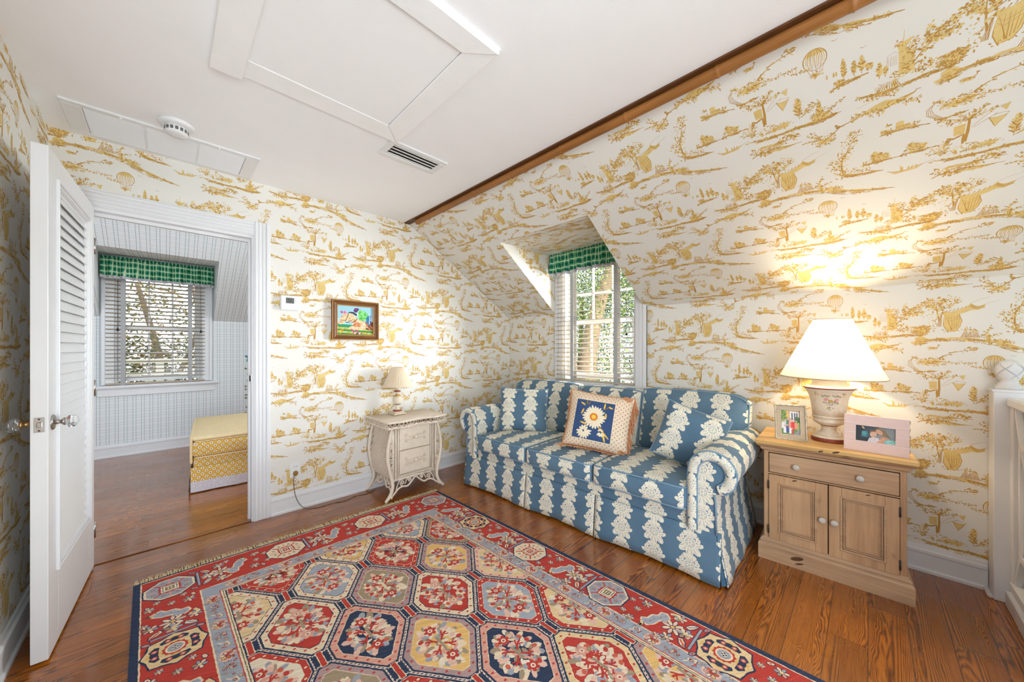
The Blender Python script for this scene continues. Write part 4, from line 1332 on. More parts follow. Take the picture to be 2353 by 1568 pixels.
# ------------------------------------------------------------------ things on the ceiling
rg = empty('return_grille', (.034, 2.86, ZC)); tag(rg, 'long white return air grille in three louvred sections on the ceiling', 'vent')
X0, X1, Y0, Y1 = -.395, .395, -.185, .185
b = MB()
b.cbox(X0, X1, Y0, Y0 + .035, -.010, 0, .003); b.cbox(X0, X1, Y1 - .035, Y1, -.010, 0, .003)
b.cbox(X0, X0 + .07, Y0 + .035, Y1 - .035, -.010, 0, .003); b.cbox(X1 - .07, X1, Y0 + .035, Y1 - .035, -.010, 0, .003)
secs = []
w3 = (X1 - X0 - .14) / 3
for k in (1, 2): b.cbox(X0 + .07 + w3 * k - .008, X0 + .07 + w3 * k + .008, Y0 + .035, Y1 - .035, -.009, 0, .002)
b.build('frame', 'plastic', rg)
b = MB()
for k in range(3):
    xa, xb = X0 + .07 + w3 * k + .004, X0 + .07 + w3 * (k + 1) - .004
    n = 15
    for i in range(n):
        y = Y0 + .038 + (Y1 - Y0 - .076) * i / n
        b.add([(xa, y, -.001), (xb, y, -.001), (xb, y + .0185, -.0115), (xa, y + .0185, -.0115), (xa, y + .0005, -.0001), (xb, y + .0005, -.0001), (xb, y + .0192, -.0102), (xa, y + .0192, -.0102)], [(0, 1, 2, 3), (7, 6, 5, 4), (0, 4, 5, 1), (3, 2, 6, 7), (0, 3, 7, 4), (1, 5, 6, 2)])
b.build('louvers', 'plastic', rg)
for x in (X0 + .2, X1 - .2):
    b = MB(); b.lathe([(.003, -.018), (.006, -.016), (.006, -.010), (.004, -.009)], 10, (x, Y0 + .014, 0)); b.build('screw', 'plastic', rg)

sd = empty('smoke_detector', (.045, 2.578, ZC)); tag(sd, 'round white smoke detector on the ceiling', 'smoke detector')
b = MB(); b.lathe([(.052, -.020), (.068, -.018), (.074, -.010), (.074, -.003), (.070, 0)], 36); b.build('base', 'plastic', sd)
b = MB(); b.lathe([(.022, -.060), (.040, -.058), (.046, -.050), (.047, -.034), (.047, -.019)], 36); bd = b.build('body', 'plastic', sd)
b = MB()
for a in range(0, 360, 24):
    q = math.radians(a + 6); c_ = Matrix.Rotation(q, 4, 'Z')
    b.M = c_; b.box(.0462, .0474, -.0062, .0062, -.047, -.030)
b.build('sensor_slot', 'lcd', bd)

cr = empty('ceiling_register', (1.105, 1.99, ZC)); tag(cr, 'small white air register with long open slots on the ceiling near the bamboo trim', 'vent')
b = MB()
for x0, x1, y0, y1 in ((-.19, .19, -.095, -.058), (-.19, .19, .058, .095), (-.19, -.152, -.058, .058), (.152, .19, -.058, .058)): b.cbox(x0, x1, y0, y1, -.008, 0, .003)
b.build('frame', 'plastic', cr)
b = MB(); b.box(-.152, .152, -.058, .058, -.0015, -.0005); b.build('duct', 'black', cr)
b = MB()
for y in (-.05, -.02, .012, .042):
    b.add([(-.15, y - .008, -.008), (.15, y - .008, -.008), (.15, y + .012, -.002), (-.15, y + .012, -.002), (-.15, y - .006, -.0095), (.15, y - .006, -.0095), (.15, y + .014, -.0035), (-.15, y + .014, -.0035)], [(0, 1, 2, 3), (7, 6, 5, 4), (0, 4, 5, 1), (3, 2, 6, 7), (0, 3, 7, 4), (1, 5, 6, 2)])
b.build('vane', 'plastic', cr)

# ------------------------------------------------------------------ things on the gable wall
tm = empty('thermostat', (.672, YB, 1.578)); tag(tm, 'white wall thermostat with grey display beside the doorway', 'thermostat')
b = MB(); b.cbox(-.060, .060, -.028, 0, -.056, .056, .006); b.build('case', 'plastic', tm)
b = MB(); b.cbox(-.027, .027, -.0295, -.027, -.004, .038, .001); b.build('display', 'lcd', tm)
b = MB()
b.cbox(-.032, .032, -.0287, -.027, -.009, .043, .0006)
for z in (.012, .026): b.cbox(.036, .052, -.031, -.027, z - .004, z + .004, .001)
for x in (-.016, .012): b.cbox(x - .002, x + .004, -.030, -.027, -.026, -.022, .0006)
b.build('button', 'paint', tm)
for k, ch in enumerate('72'):
    segs = {'7': 'abc', '2': 'abged'}[ch]
    b = MB(); x = -.012 + k * .016; zc = .018
    L = {'a': (x - .005, x + .005, zc + .010, zc + .0116), 'g': (x - .005, x + .005, zc - .0008, zc + .0008), 'd': (x - .005, x + .005, zc - .0116, zc - .010), 'b': (x + .004, x + .0055, zc, zc + .011), 'c': (x + .004, x + .0055, zc - .011, zc), 'e': (x - .0055, x - .004, zc - .011, zc)}
    for q in segs:
        a0, a1, z0, z1 = L[q]; b.box(a0, a1, -.0298, -.0292, z0, z1)
    b.build('digit', 'black', tm)

wo = empty('wall_outlet', (.712, YB, .306)); tag(wo, 'white power outlet low on the papered wall', 'outlet')
b = MB(); b.cbox(-.036, .036, -.006, 0, -.058, .058, .003); b.build('cover_plate', 'plastic', wo)
b = MB()
for z in (.024, -.024): b.cbox(-.017, .017, -.009, -.005, z - .016, z + .016, .003)
so = b.build('socket', 'plastic', wo)
b = MB()
for x in (-.006, .006): b.box(x - .0012, x + .0012, -.0093, -.0085, .020, .031)
b.build('slot', 'black', so)
cdm = empty('power_cord', (.712, YB, .282)); tag(cdm, 'thin brown power cord with plug hanging from the wall outlet to the floor', 'cord')
b = MB(); b.lathe([(.012, 0), (.0165, .008), (.0165, .018), (.008, .024)], 14); 
for i, v in enumerate(b.v): b.v[i] = (v[0] - .002, -.009 - v[2], v[1] * 1.15)
b.build('plug', 'cord', cdm)
b = MB()
pts = []
ctl = [(-.004, -.028, -.004), (-.016, -.040, -.020), (-.018, -.034, -.07), (-.008, -.030, -.15), (.010, -.034, -.215), (.040, -.05, -.262), (.085, -.07, -.279), (.16, -.10, -.279), (.25, -.09, -.279), (.33, -.12, -.279), (.42, -.08, -.279), (.50, -.10, -.279), (.60, -.06, -.279)]
def catmull(c, k=6):
    out = []
    for i in range(len(c) - 1):
        p0, p1, p2, p3 = [Vector(c[max(0, min(len(c) - 1, i + d))]) for d in (-1, 0, 1, 2)]
        for j in range(k):
            t = j / k
            out.append(.5 * ((2 * p1) + (p2 - p0) * t + (2 * p0 - 5 * p1 + 4 * p2 - p3) * t * t + (3 * p1 - p0 - 3 * p2 + p3) * t ** 3))
    out.append(Vector(c[-1])); return out
b.tube(catmull(ctl), .0022, 6); b.build('wire', plain('dark_wire', srgb(92, 74, 48), .5, .4), cdm)

# framed mosaic picture of a horse and rider
fp = empty('framed_picture', (1.161, YB, 1.472)); tag(fp, 'wood framed mosaic picture of a dappled horse with a rider in green', 'picture')
FW, FH, FB = .385, .330, .046
b = MB()
ow, oh = FW / 2, FH / 2
for prof in (((0, -.006), (0, -.030), (.006, -.034), (.014, -.034)), ((.014, -.034), (.020, -.026), (.034, -.022), (.040, -.022))):
    for (i0, d0), (i1, d1) in zip(prof, prof[1:]):
        O = [(-ow + i0, -oh + i0), (ow - i0, -oh + i0), (ow - i0, oh - i0), (-ow + i0, oh - i0)]
        I = [(-ow + i1, -oh + i1), (ow - i1, -oh + i1), (ow - i1, oh - i1), (-ow + i1, oh - i1)]
        for k in range(4):
            q = [O[k], O[(k + 1) % 4]], [I[k], I[(k + 1) % 4]]
            b.add([(O[k][0], d0, O[k][1]), (O[(k + 1) % 4][0], d0, O[(k + 1) % 4][1]), (I[(k + 1) % 4][0], d1, I[(k + 1) % 4][1]), (I[k][0], d1, I[k][1])], [(0, 1, 2, 3)])
b.box(-ow, ow, -.008, -.0, -oh, oh)
b.build('frame', 'frame', fp)
b = MB()
i0, i1 = .038, .044
for (a0, a1, z0, z1) in ((-ow + i0, ow - i0, -oh + i0, -oh + i1), (-ow + i0, ow - i0, oh - i1, oh - i0), (-ow + i0, -ow + i1, -oh + i1, oh - i1), (ow - i1, ow - i0, -oh + i1, oh - i1)): b.cbox(a0, a1, -.024, -.009, z0, z1, .002)
b.cbox(-ow - .001, ow + .001, -.035, -.030, -oh - .001, -oh + .004, .001); b.cbox(-ow - .001, ow + .001, -.035, -.030, oh - .004, oh + .001, .001)
b.cbox(ow - .004, ow + .001, -.035, -.030, -oh, oh, .001); b.cbox(-ow - .001, -ow + .004, -.035, -.030, -oh, oh, .001)
b.build('gilt_fillet', 'gilt', fp)
# picture: coordinates from a 1 x 0.78 sheet
iw, ih = FW - 2 * i1, FH - 2 * i1
R = random.Random(11)
CM = {}
def cmat(r_, g_, b_, key='tile', rough=.45):
    k = (r_, g_, b_)
    if k not in CM: CM[k] = plain('%s_%d_%d_%d' % (key, r_, g_, b_), srgb(r_, g_, b_), rough, .4, .10, 200)
    return CM[k]
class Sheet:
    """flat picture built of coloured pieces; sheet coords 0..1"""
    def __init__(s, w, h, fn): s.b = MB(); s.w = w; s.h = h; s.fn = fn; s.k = 0; s.mats = []
    def mi(s, c):
        m = cmat(*c)
        if m not in s.mats: s.mats.append(m)
        return s.mats.index(m)
    def p(s, pts, c, lift=0.0):
        s.k += 1
        s.b.add([s.fn((x - .5) * s.w, (y - .5) * s.h, s.k * 4e-6 + lift) for x, y in pts], [list(range(len(pts)))], s.mi(c))
    def e(s, x, y, rx, ry, c, n=14, rot=0.0, lift=0.0): s.p(ellipse(x, y, rx, ry, n, rot), c, lift)
    def st(s, pts, w, c, w1=None): s.p(stroke_poly(pts, w, w1), c)
    def scat(s, pts, n, cs, sz, lift=0.0):
        hp = None
        xs = [p[0] for p in pts]; ys = [p[1] for p in pts]
        def inside(x, y):
            r_ = False; j = len(pts) - 1
            for i in range(len(pts)):
                if (pts[i][1] > y) != (pts[j][1] > y) and x < (pts[j][0] - pts[i][0]) * (y - pts[i][1]) / (pts[j][1] - pts[i][1]) + pts[i][0]: r_ = not r_
                j = i
            return r_
        c = 0
        for _ in range(n * 6):
            x = R.uniform(min(xs), max(xs)); y = R.uniform(min(ys), max(ys))
            if inside(x, y):
                s.e(x, y, sz * R.uniform(.6, 1.2), sz * R.uniform(.7, 1.3), R.choice(cs), 6, R.uniform(0, 3), lift); c += 1
                if c >= n: break
    def build(s, name, parent): return s.b.build(name, s.mats, parent)
sh = Sheet(iw, ih, lambda x, y, h: (x, -.0095 - h, y))
sh.p([(0, 0), (1, 0), (1, 1), (0, 1)], (168, 206, 218)); sh.p([(0, .55), (1, .62), (1, 1), (0, 1)], (150, 196, 212))
sh.p([(0, .18), (1, .12), (1, .34), (0, .36)], (22, 136, 92)); sh.p([(0, 0), (1, 0), (1, .16), (0, .24)], (48, 128, 64))
for y0 in (.16, .03):
    n = 26
    for i in range(n):
        x = (i + .5) / n
        for k in range(2): sh.e(x, y0 + .055 - .06 * x + k * .035, .016, .016, R.choice(((246, 206, 70), (240, 150, 52), (250, 226, 150), (244, 226, 120))), 6)
for _ in range(9): sh.e(.11 + R.uniform(-.035, .035), .10 + R.uniform(-.08, .12), .018, .02, (240, 170, 40), 6)
horse = [(.02, .38), (.05, .48), (.10, .60), (.16, .70), (.22, .72), (.30, .74), (.40, .72), (.50, .64), (.58, .54), (.70, .50), (.78, .40), (.80, .26), (.72, .18), (.60, .18), (.48, .16), (.34, .18), (.30, .24), (.40, .32), (.44, .40), (.38, .46), (.28, .46), (.20, .45), (.14, .36), (.08, .34)]
sh.p(horse, (222, 184, 140)); sh.p([(.40, .30), (.62, .28), (.68, .38), (.60, .44), (.46, .42)], (190, 116, 66)); sh.p([(.32, .50), (.42, .54), (.52, .50), (.50, .42), (.42, .44)], (190, 116, 66))
sh.scat(horse, 150, ((244, 224, 190), (236, 210, 170), (188, 120, 70), (250, 240, 220), (120, 96, 70)), .014)
sh.p([(.26, .74), (.34, .80), (.44, .80), (.54, .72), (.52, .66), (.42, .74), (.34, .76)], (52, 36, 44))
sh.p([(.70, .50), (.84, .46), (1.0, .48), (1.0, .22), (.90, .16), (.80, .20), (.78, .36)], (104, 62, 44)); sh.scat([(.80, .2), (1, .2), (1, .46), (.82, .44)], 26, ((150, 84, 50), (80, 50, 40), (196, 120, 80)), .022)
sh.e(.98, .26, .025, .012, (240, 226, 196))
for pts in ([(.08, .50), (.16, .49), (.22, .47)], [(.06, .44), (.14, .41)], [(.22, .47), (.27, .62), (.30, .72)], [(.22, .42), (.36, .40), (.46, .46), (.54, .56)], [(.22, .42), (.30, .44), (.36, .50)]): sh.st(pts, .016, (46, 22, 26))
sh.e(.12, .77, .035, .045, (196, 74, 116), 8, .6); sh.e(.21, .77, .04, .05, (214, 84, 130), 8); sh.e(.23, .78, .02, .03, (240, 150, 180), 7)
sh.p([(.44, .86), (.48, .94), (.56, .95), (.60, .90), (.56, .84), (.52, .78), (.46, .80)], (84, 32, 100)); sh.e(.52, .90, .03, .02, (128, 70, 140))
sh.p([(.55, .80), (.60, .72), (.58, .64), (.54, .66)], (236, 226, 236))
rid = [(.58, .86), (.66, .88), (.76, .84), (.85, .76), (.84, .64), (.78, .52), (.68, .50), (.60, .56), (.57, .68)]
sh.p(rid, (78, 168, 76)); sh.scat(rid, 90, ((126, 214, 120), (96, 190, 90), (160, 230, 150), (60, 150, 70)), .022)
sh.p([(.80, .60), (.86, .70), (.92, .72), (.93, .60), (.90, .48), (.88, .34), (.84, .36), (.80, .48)], (24, 112, 150)); sh.scat([(.88, .36), (.94, .40), (.94, .68), (.90, .70)], 10, ((90, 80, 170), (60, 70, 150)), .02)
for i in range(8): sh.e(.905 - .004 * abs(i - 4), .40 + .045 * i, .013, .016, (245, 245, 250), 7)
sh.st([(.74, .50), (.76, .40), (.84, .26)], .022, (246, 232, 200)); sh.p([(.76, .48), (.84, .40), (.86, .30), (.80, .30)], (196, 110, 60))
for x, y in ((.42, .10), (.55, .09)): sh.p([(x - .06, y + .10), (x - .02, y + .10), (x + .06, y - .02), (x + .02, y - .04)], (186, 62, 130)); sh.e(x + .06, y - .04, .03, .03, (244, 190, 190), 8)
sh.e(.54, .04, .03, .03, (60, 50, 40), 8); sh.e(.66, .06, .022, .022, (50, 60, 50), 8)
sh.build('mosaic_sheet', fp)

# ------------------------------------------------------------------ wicker nightstand
ns = empty('wicker_nightstand', (1.515, 2.86, 0)); tag(ns, 'cream wicker nightstand with two drawers and scrolled legs against the papered wall', 'nightstand')
HT = .648
def spiral(c, r0, turns, a0, dirn=1, k=26):
    """in plane (x,z): from outside in"""
    out = []
    for i in range(k + 1):
        t = i / k; r_ = r0 * (1 - t * .86); a = a0 + dirn * 2 * PI * turns * t
        out.append((c[0] + r_ * math.cos(a), c[1] + r_ * math.sin(a)))
    return out
b = MB()                                        # woven top with rolled, wavy front
TX, TY0, TY1 = .268, -.215, .20
def topfront(x): return TY0 + .018 * math.cos(x / TX * PI * 1.0) * .6 + .012 * math.cos(x / TX * PI * 2)
n = 44
for i in range(n):
    x = -TX + 2 * TX * (i + .5) / n
    b.tube([(x, topfront(x) + .004, HT - .008), (x, TY1, HT - .008)], .0066, 6)
b.box(-TX + .01, TX - .01, TY0 + .03, TY1 - .002, HT - .022, HT - .010)
b.build('woven_top', 'wicker', ns)
b = MB()
def rim(zo, r_, ph):
    pts = []
    for i in range(61): 
        x = -TX + 2 * TX * i / 60; pts.append((x, topfront(x) - .004 + .004 * math.sin(i * 1.1 + ph), zo + .004 * math.cos(i * 1.1 + ph)))
    L = [(-TX - .004 + .004 * math.sin(j * 1.1 + ph), topfront(-TX) + (TY1 - topfront(-TX)) * j / 40, zo + .004 * math.cos(j * 1.1 + ph)) for j in range(40, 0, -1)]
    Rr = [(TX + .004 + .004 * math.sin(j * 1.1 + ph), topfront(TX) + (TY1 - topfront(TX)) * j / 40, zo + .004 * math.cos(j * 1.1 + ph)) for j in range(1, 41)]
    b.tube(L + pts + Rr, r_, 6)
for k in range(3): rim(HT - .004, .0065, k * 2.1)
rim(HT - .046, .006, 0); rim(HT - .050, .005, 2.0)
per = []
for j in range(22, -1, -1): per.append((-TX, topfront(-TX) + (TY1 - topfront(-TX)) * j / 22))
for i in range(1, 31): x = -TX + 2 * TX * i / 30; per.append((x, topfront(x)))
for j in range(1, 23): per.append((TX, topfront(TX) + (TY1 - topfront(TX)) * j / 22))
zz = [(p[0], p[1], HT - (.012 if i % 2 else .046)) for i, p in enumerate(per)]
b.tube(zz, .0042, 6, smooth=False)
b.build('braided_rim', 'wicker', ns)
BX0, BX1, BY0, BY1, BZ0, BZ1 = -.192, .192, -.150, .19, .165, .600
b = MB()                                        # body: bowed woven sides
def bow(z): t = (z - BZ0) / (BZ1 - BZ0); return .022 * math.sin(t * PI * 1.0) + .014 * math.sin(t * 2 * PI + .4)
for sx_ in (-1, 1):
    for i in range(22):
        y = BY0 + .01 + (BY1 - BY0 - .012) * i / 21
        pts = [(sx_ * (BX1 + .010 + bow(BZ0 + (BZ1 - BZ0) * j / 40) + .0035 * math.cos(PI * (j + i))), y, BZ0 + (BZ1 - BZ0) * j / 40) for j in range(41)]
        b.tube(pts, .0075, 5, flat=1.0)
b.box(BX0 + .004, BX1 - .004, BY0 + .012, BY1, BZ0, BZ1)
b.build('woven_body', 'wicker', ns)
b = MB()
for x in (BX0 - .006, BX0 + .040, BX1 - .040, BX1 + .006):
    b.tube([(x, BY0 - .004, BZ0 - .01), (x, BY0 - .004, BZ1 + .01)], .009 if abs(x) > .18 else .006, 8)
for x in (BX0 + .018, BX1 - .018):                 # plaits
    for ph in (0, 2.1, 4.2):
        b.tube([(x + .006 * math.sin(j * .55 + ph), BY0 - .004 + .003 * math.cos(j * .55 + ph), BZ0 + (BZ1 - BZ0) * j / 90) for j in range(91)], .0042, 5)
for ph in (0, 2.1, 4.2):
    b.tube([(BX0 + .03 + (BX1 - BX0 - .06) * j / 80, BY0 - .004 + .003 * math.cos(j * .55 + ph), BZ0 + .014 + .006 * math.sin(j * .55 + ph)) for j in range(81)], .0042, 5)
b.tube([(BX0 - .01, BY0 - .006, BZ0 - .004), (BX1 + .01, BY0 - .006, BZ0 - .004)], .008, 8)
b.build('front_frame', 'wicker', ns)
for z0, z1 in ((.394, .585), (.200, .386)):
    b = MB(); b.cbox(BX0 + .050, BX1 - .050, BY0 - .008, BY0 + .02, z0, z1, .003)
    dr = b.build('drawer', 'wicker', ns)
    zc = (z0 + z1) / 2
    b = MB()
    for s_ in (-1, 1):
        for q in (-1, 1):
            top = [(s_ * .014, q * .012), (s_ * .038, q * .020 if s_ * q > 0 else q * .010), (s_ * .062, q * .010), (s_ * .078, q * .012)]
            c_ = (s_ * .084, q * .024)
            sp_ = spiral(c_, .013, 1.35, -q * PI / 2, s_ * q)
            arc = catmull([(x, BY0 - .014 - .006 * (abs(x) < .05), zc + z) for x, z in top], 5)
            b.tube(arc + [Vector((x, BY0 - .014, zc + z)) for x, z in sp_], .0042, 6)
    b.M = Matrix.Translation((0, BY0 - .008, zc)) @ Matrix.Rotation(PI / 2, 4, 'X')
    b.lathe([(.012, 0), (.018, .006), (.016, .016), (.008, .022)], 16)
    b.build('scroll_handle', 'wicker', dr)
# four cabriole legs with scrollwork
for sx_ in (-1, 1):
    for sy_, fy_, by_ in ((-1, BY0 - .002, -.17), (1, BY1 - .01, .17)):
        b = MB()
        prof = [(.205, .605), (.226, .53), (.246, .43), (.248, .34), (.232, .25), (.214, .18), (.206, .13), (.214, .085), (.236, .045), (.262, .018), (.272, .014)]
        out = catmull([(sx_ * x, fy_ + sy_ * (.012 if z > .15 else .012 + (.15 - z) * .06), z) for x, z in prof], 5)
        b.tube(out, [.0115 + .003 * math.sin(i / len(out) * PI) for i in range(len(out))], 8)
        b.build('leg', 'wicker', ns)
        b = MB()
        yy = fy_ + sy_ * .006
        for c_, r0, a0, d in (((.222, .375), .024, PI / 2, 1), ((.222, .325), .022, -PI / 2, -1), ((.220, .440), .018, -PI / 2, -1), ((.214, .272), .016, PI / 2, 1)):
            b.tube([(sx_ * x, yy, z) for x, z in spiral(c_, r0, 1.6, a0, d)], .0042, 6)
        for pl in ([(.204, .56), (.212, .50), (.236, .45), (.226, .43)], [(.204, .20), (.216, .25), (.232, .28), (.222, .30)], [(.206, .55), (.204, .50), (.202, .46)]):
            b.tube(catmull([(sx_ * x, yy, z) for x, z in pl], 5), .004, 6)
        b.build('scrollwork', 'wicker', ns)
def apron(fn, name, w):
    b = MB()
    lower = catmull([fn(x, z) for x, z in ((-w - .03, .035), (-w * .85, .085), (-w * .62, .098), (-w * .40, .092), (-w * .2, .118), (0, .150), (w * .2, .118), (w * .40, .092), (w * .62, .098), (w * .85, .085), (w + .03, .035))], 6)
    b.tube(lower, .0075, 7)
    for s_ in (-1, 1):
        for cx_, cz, r0, a0, d in ((.62 * w, .126, .022, -PI / 2, 1), (.27 * w, .140, .017, -PI / 2, 1)):
            b.tube([fn(s_ * x, z) for x, z in spiral((cx_, cz), r0, 1.5, a0, d)], .0046, 6)
        b.tube(catmull([fn(s_ * x, z) for x, z in ((w * .95, .060), (w * .86, .11), (w * .74, .150), (w * .55, .158))], 5), .0046, 6)
        b.tube(catmull([fn(s_ * x, z) for x, z in ((w * .5, .112), (w * .42, .145), (w * .3, .160), (w * .12, .158))], 5), .0046, 6)
    b.build(name, 'wicker', ns)
apron(lambda x, z: (x, BY0 - .012 - max(0, .12 - z) * .2, z), 'front_apron', .195)
apron(lambda x, z: (-(.200 + max(0, .12 - z) * .35), x, z), 'side_apron', .165)
apron(lambda x, z: ((.200 + max(0, .12 - z) * .35), x, z), 'side_apron', .165)

# little lamp on it
sl = empty('candlestick_lamp', (1.485, 2.965, HT), 0); tag(sl, 'small cream candlestick lamp with a pleated shade on the wicker nightstand', 'lamp')
b = MB(); b.cbox(-.058, .058, -.058, .058, 0, .012, .003); b.cbox(-.046, .046, -.046, .046, .012, .026, .004); b.build('square_base', 'ceramic', sl)
b = MB()
b.lathe([(.036, .026), (.038, .034), (.030, .040), (.017, .046), (.016, .062), (.022, .068), (.016, .074), (.020, .082), (.032, .094), (.040, .112), (.042, .136), (.036, .160), (.020, .172), (.014, .182), (.016, .194), (.030, .200), (.030, .206), (.014, .212), (.010, .235), (.010, .262)], 24, (0, 0, 0), [1, 1, 0, 0, 0, 0, 0, 2, 0, 0, 0, 3, 3, 0, 0, 1, 1, 0, 0, 0])
b.build('turned_stem', ['ceramic', 'rust', 'sage', 'ochre'], sl)
b = MB(); n = 96
def shp(a, c):
    r_ = .128 + (.052 - .128) * c; k = int(round(a * n)) % 2
    return ((r_ + .0035 * (k - .5)) * math.cos(2 * PI * a), (r_ + .0035 * (k - .5)) * math.sin(2 * PI * a), .246 + .172 * c)
b.grid(shp, n, 3, 0, False); o = b.build('lamp_shade', 'pleat', sl); q = o.modifiers.new('t', 'SOLIDIFY'); q.thickness = .002
# ------------------------------------------------------------------ sofa
SO = empty('sofa', (2.000, 1.562, 0), math.atan2(-.999, .039)); tag(SO, 'blue three seat sofa printed with columns of cream flowers, under the window', 'sofa')
# local x: along the front towards the right arm, local y: towards the wall, z up
HW = 1.03
def piping(mb, pts, closed=False, r=.0052): mb.tube(pts, r, 6, closed)

# base box under the seat
b = MB(); b.box(-.99, .99, .035, .86, .03, .335); b.build('base_frame', 'blue', SO)
b = MB()
b.grid(lambda a, c: (-.872 + 1.744 * a, .012 + .006 * (1 - c), .255 + .095 * c), 20, 3, 0, True, lambda a, c: (-.872 + 1.744 * a, .255 + .095 * c))
b.build('front_rail', 'stripe', SO)
# skirts: three front panels with gaps for the pleats, corner pleats, sides
def skirt_panel(x0, x1, name='skirt'):
    b = MB()
    def fn(a, c):
        z = .008 + .262 * c + .022 * math.sin(a * PI) * 0
        bow_ = -.028 * (1 - c) * (.75 + .25 * math.cos(a * 2 * PI)) - .003 * math.sin(a * 23) * (1 - c)
        lift = .014 * (1 - c) * math.sin(a * PI) * .6
        return (x0 + (x1 - x0) * a, .004 + bow_, z + lift)
    b.grid(fn, 30, 6, 0, True, lambda a, c: (x0 + (x1 - x0) * a, .262 * c))
    o = b.build(name, 'stripe', SO); q = o.modifiers.new('t', 'SOLIDIFY'); q.thickness = .006; q.offset = -1
for x0, x1 in ((-HW, -.306), (-.298, .296), (.304, HW)): skirt_panel(x0, x1)
for x in (-.302, .300):
    b = MB(); b.box(x - .05, x + .05, .012, .016, .012, .262); b.build('pleat_backing', 'blue', SO)
for sx_ in (-1, 1):
    b = MB(); b.box(min(sx_ * .99, sx_ * 1.026), max(sx_ * .99, sx_ * 1.026), .006, .035, .012, .262); b.build('pleat_backing', 'blue', SO)
for sx_ in (-1, 1):
    b = MB()
    def fs_(a, c):
        return (sx_ * (1.009 + .052 * (1 - c) + .004 * math.sin(a * 19) * (1 - c)), .010 + .86 * a, .008 + .262 * c)
    b.grid(fs_, 24, 6, 0, True, lambda a, c: (.86 * a + .05, .262 * c), sx_ < 0)
    o = b.build('side_skirt', 'stripe', SO); q = o.modifiers.new('t', 'SOLIDIFY'); q.thickness = .005
    # small fanned corner pleat
    b = MB()
    b.grid(lambda a, c: (sx_ * (1.012 + (.024 + .028 * a) * (1 - c) - .010 * math.sin(a * PI)), -.016 * (1 - c) * (1 - a) + .022 * a, .010 + .258 * c), 6, 5, 0)
    b.build('corner_pleat', 'blue', SO)

# arms: rolled profile in (x,z), swept along y
def arm_profile():
    cx_, cz, r_ = .988, .580, .110
    pts = [(.872, .30), (.872, .42), (.872, .52)]
    for i in range(0, 23):
        a = PI - math.radians(255) * i / 22
        pts.append((cx_ + r_ * math.cos(a) - .006 * (i < 1), cz + r_ * math.sin(a)))
    pts += [(1.000, .470), (1.004, .44), (1.006, .40), (1.010, .262)]
    return pts
AP = arm_profile()
arc = [0.0]
for p, q in zip(AP, AP[1:]): arc.append(arc[-1] + math.hypot(q[0] - p[0], q[1] - p[1]))
def arm_at(t):
    s_ = t * arc[-1]
    for i in range(len(AP) - 1):
        if arc[i + 1] >= s_ - 1e-9:
            f = (s_ - arc[i]) / (arc[i + 1] - arc[i] + 1e-12)
            return AP[i][0] + (AP[i + 1][0] - AP[i][0]) * f, AP[i][1] + (AP[i + 1][1] - AP[i][1]) * f
    return AP[-1]
for sx_, nm in ((-1, 'armrest'), (1, 'armrest')):
    b = MB()
    def fa(a, c):
        x, z = arm_at(c)
        puff = .010 * math.sin(min(1, max(0, (c - .2) / .5)) * PI) * math.sin(a * PI) ** .5
        ex = x + (.988 < x) * puff - (.988 >= x) * puff * .5
        return (sx_ * ex, .004 + .85 * a, z + puff * .6)
    b.grid(fa, 16, 70, 0, True, lambda a, c: (.85 * a + .04, c * arc[-1]), sx_ > 0)
    # front face of the arm (filled), back face
    b.add([(sx_ * x, .004, z) for x, z in AP], [list(range(len(AP)))], 0, [[(x * 1.0 - .94 + .098, z) for x, z in AP]])
    b.add([(sx_ * x, .854, z) for x, z in AP], [list(range(len(AP)))], 0)
    b.add([(sx_ * x, .0035, z) for x, z in ((.872, .245), (1.011, .245), (1.006, .44), (.872, .44))], [(0, 1, 2, 3)], 0, [[(x - .842, z) for x, z in ((.872, .245), (1.011, .245), (1.006, .44), (.872, .44))]])
    o = b.build(nm, 'stripe', SO)
    # gathered facing band that follows the roll, standing a little proud
    b = MB(); W = .047
    L0 = [(.870, .262), (.870, .36), (.870, .46), (.870, .54)]
    ctl_o = [Vector((x, 0, z)) for x, z in L0] + [Vector((.988 + .114 * math.cos(PI - math.radians(8 + 240 * i / 24)), 0, .580 + .114 * math.sin(PI - math.radians(8 + 240 * i / 24)))) for i in range(25)]
    ctl_i = [Vector((x + W, 0, z)) for x, z in L0] + [Vector((.988 + (.114 - W - .004 * i / 24) * math.cos(PI - math.radians(8 + 240 * i / 24)), 0, .580 + (.114 - W - .004 * i / 24) * math.sin(PI - math.radians(8 + 240 * i / 24)))) for i in range(25)]
    n = len(ctl_o); acc = [0]
    for p, q in zip(ctl_o, ctl_o[1:]): acc.append(acc[-1] + (q - p).length)
    def fb(a, c):
        k = min(n - 1, int(round(a * (n - 1))))
        p = ctl_o[k].lerp(ctl_i[k], c)
        bul = -.016 * math.sin(c * PI) ** .6 - .003 - .0025 * math.sin(k * 2.4 + c * 3)
        return (sx_ * p.x, bul, p.z)
    def ub_(a, c):
        k = min(n - 1, int(round(a * (n - 1)))); return (.196 * 2 + .098 + (c - .5) * .10, acc[k])
    b.grid(fb, n - 1, 6, 0, True, ub_, sx_ < 0)
    b.build('arm_facing', 'stripe', o)
    b = MB()
    piping(b, [(sx_ * p.x, -.001, p.z) for p in ctl_o]); piping(b, [(sx_ * p.x, -.002, p.z) for p in ctl_i], False, .0045)
    piping(b, [(sx_ * x, -.0, z) for x, z in AP[-4:]])
    b.build('arm_piping', 'piping', o)

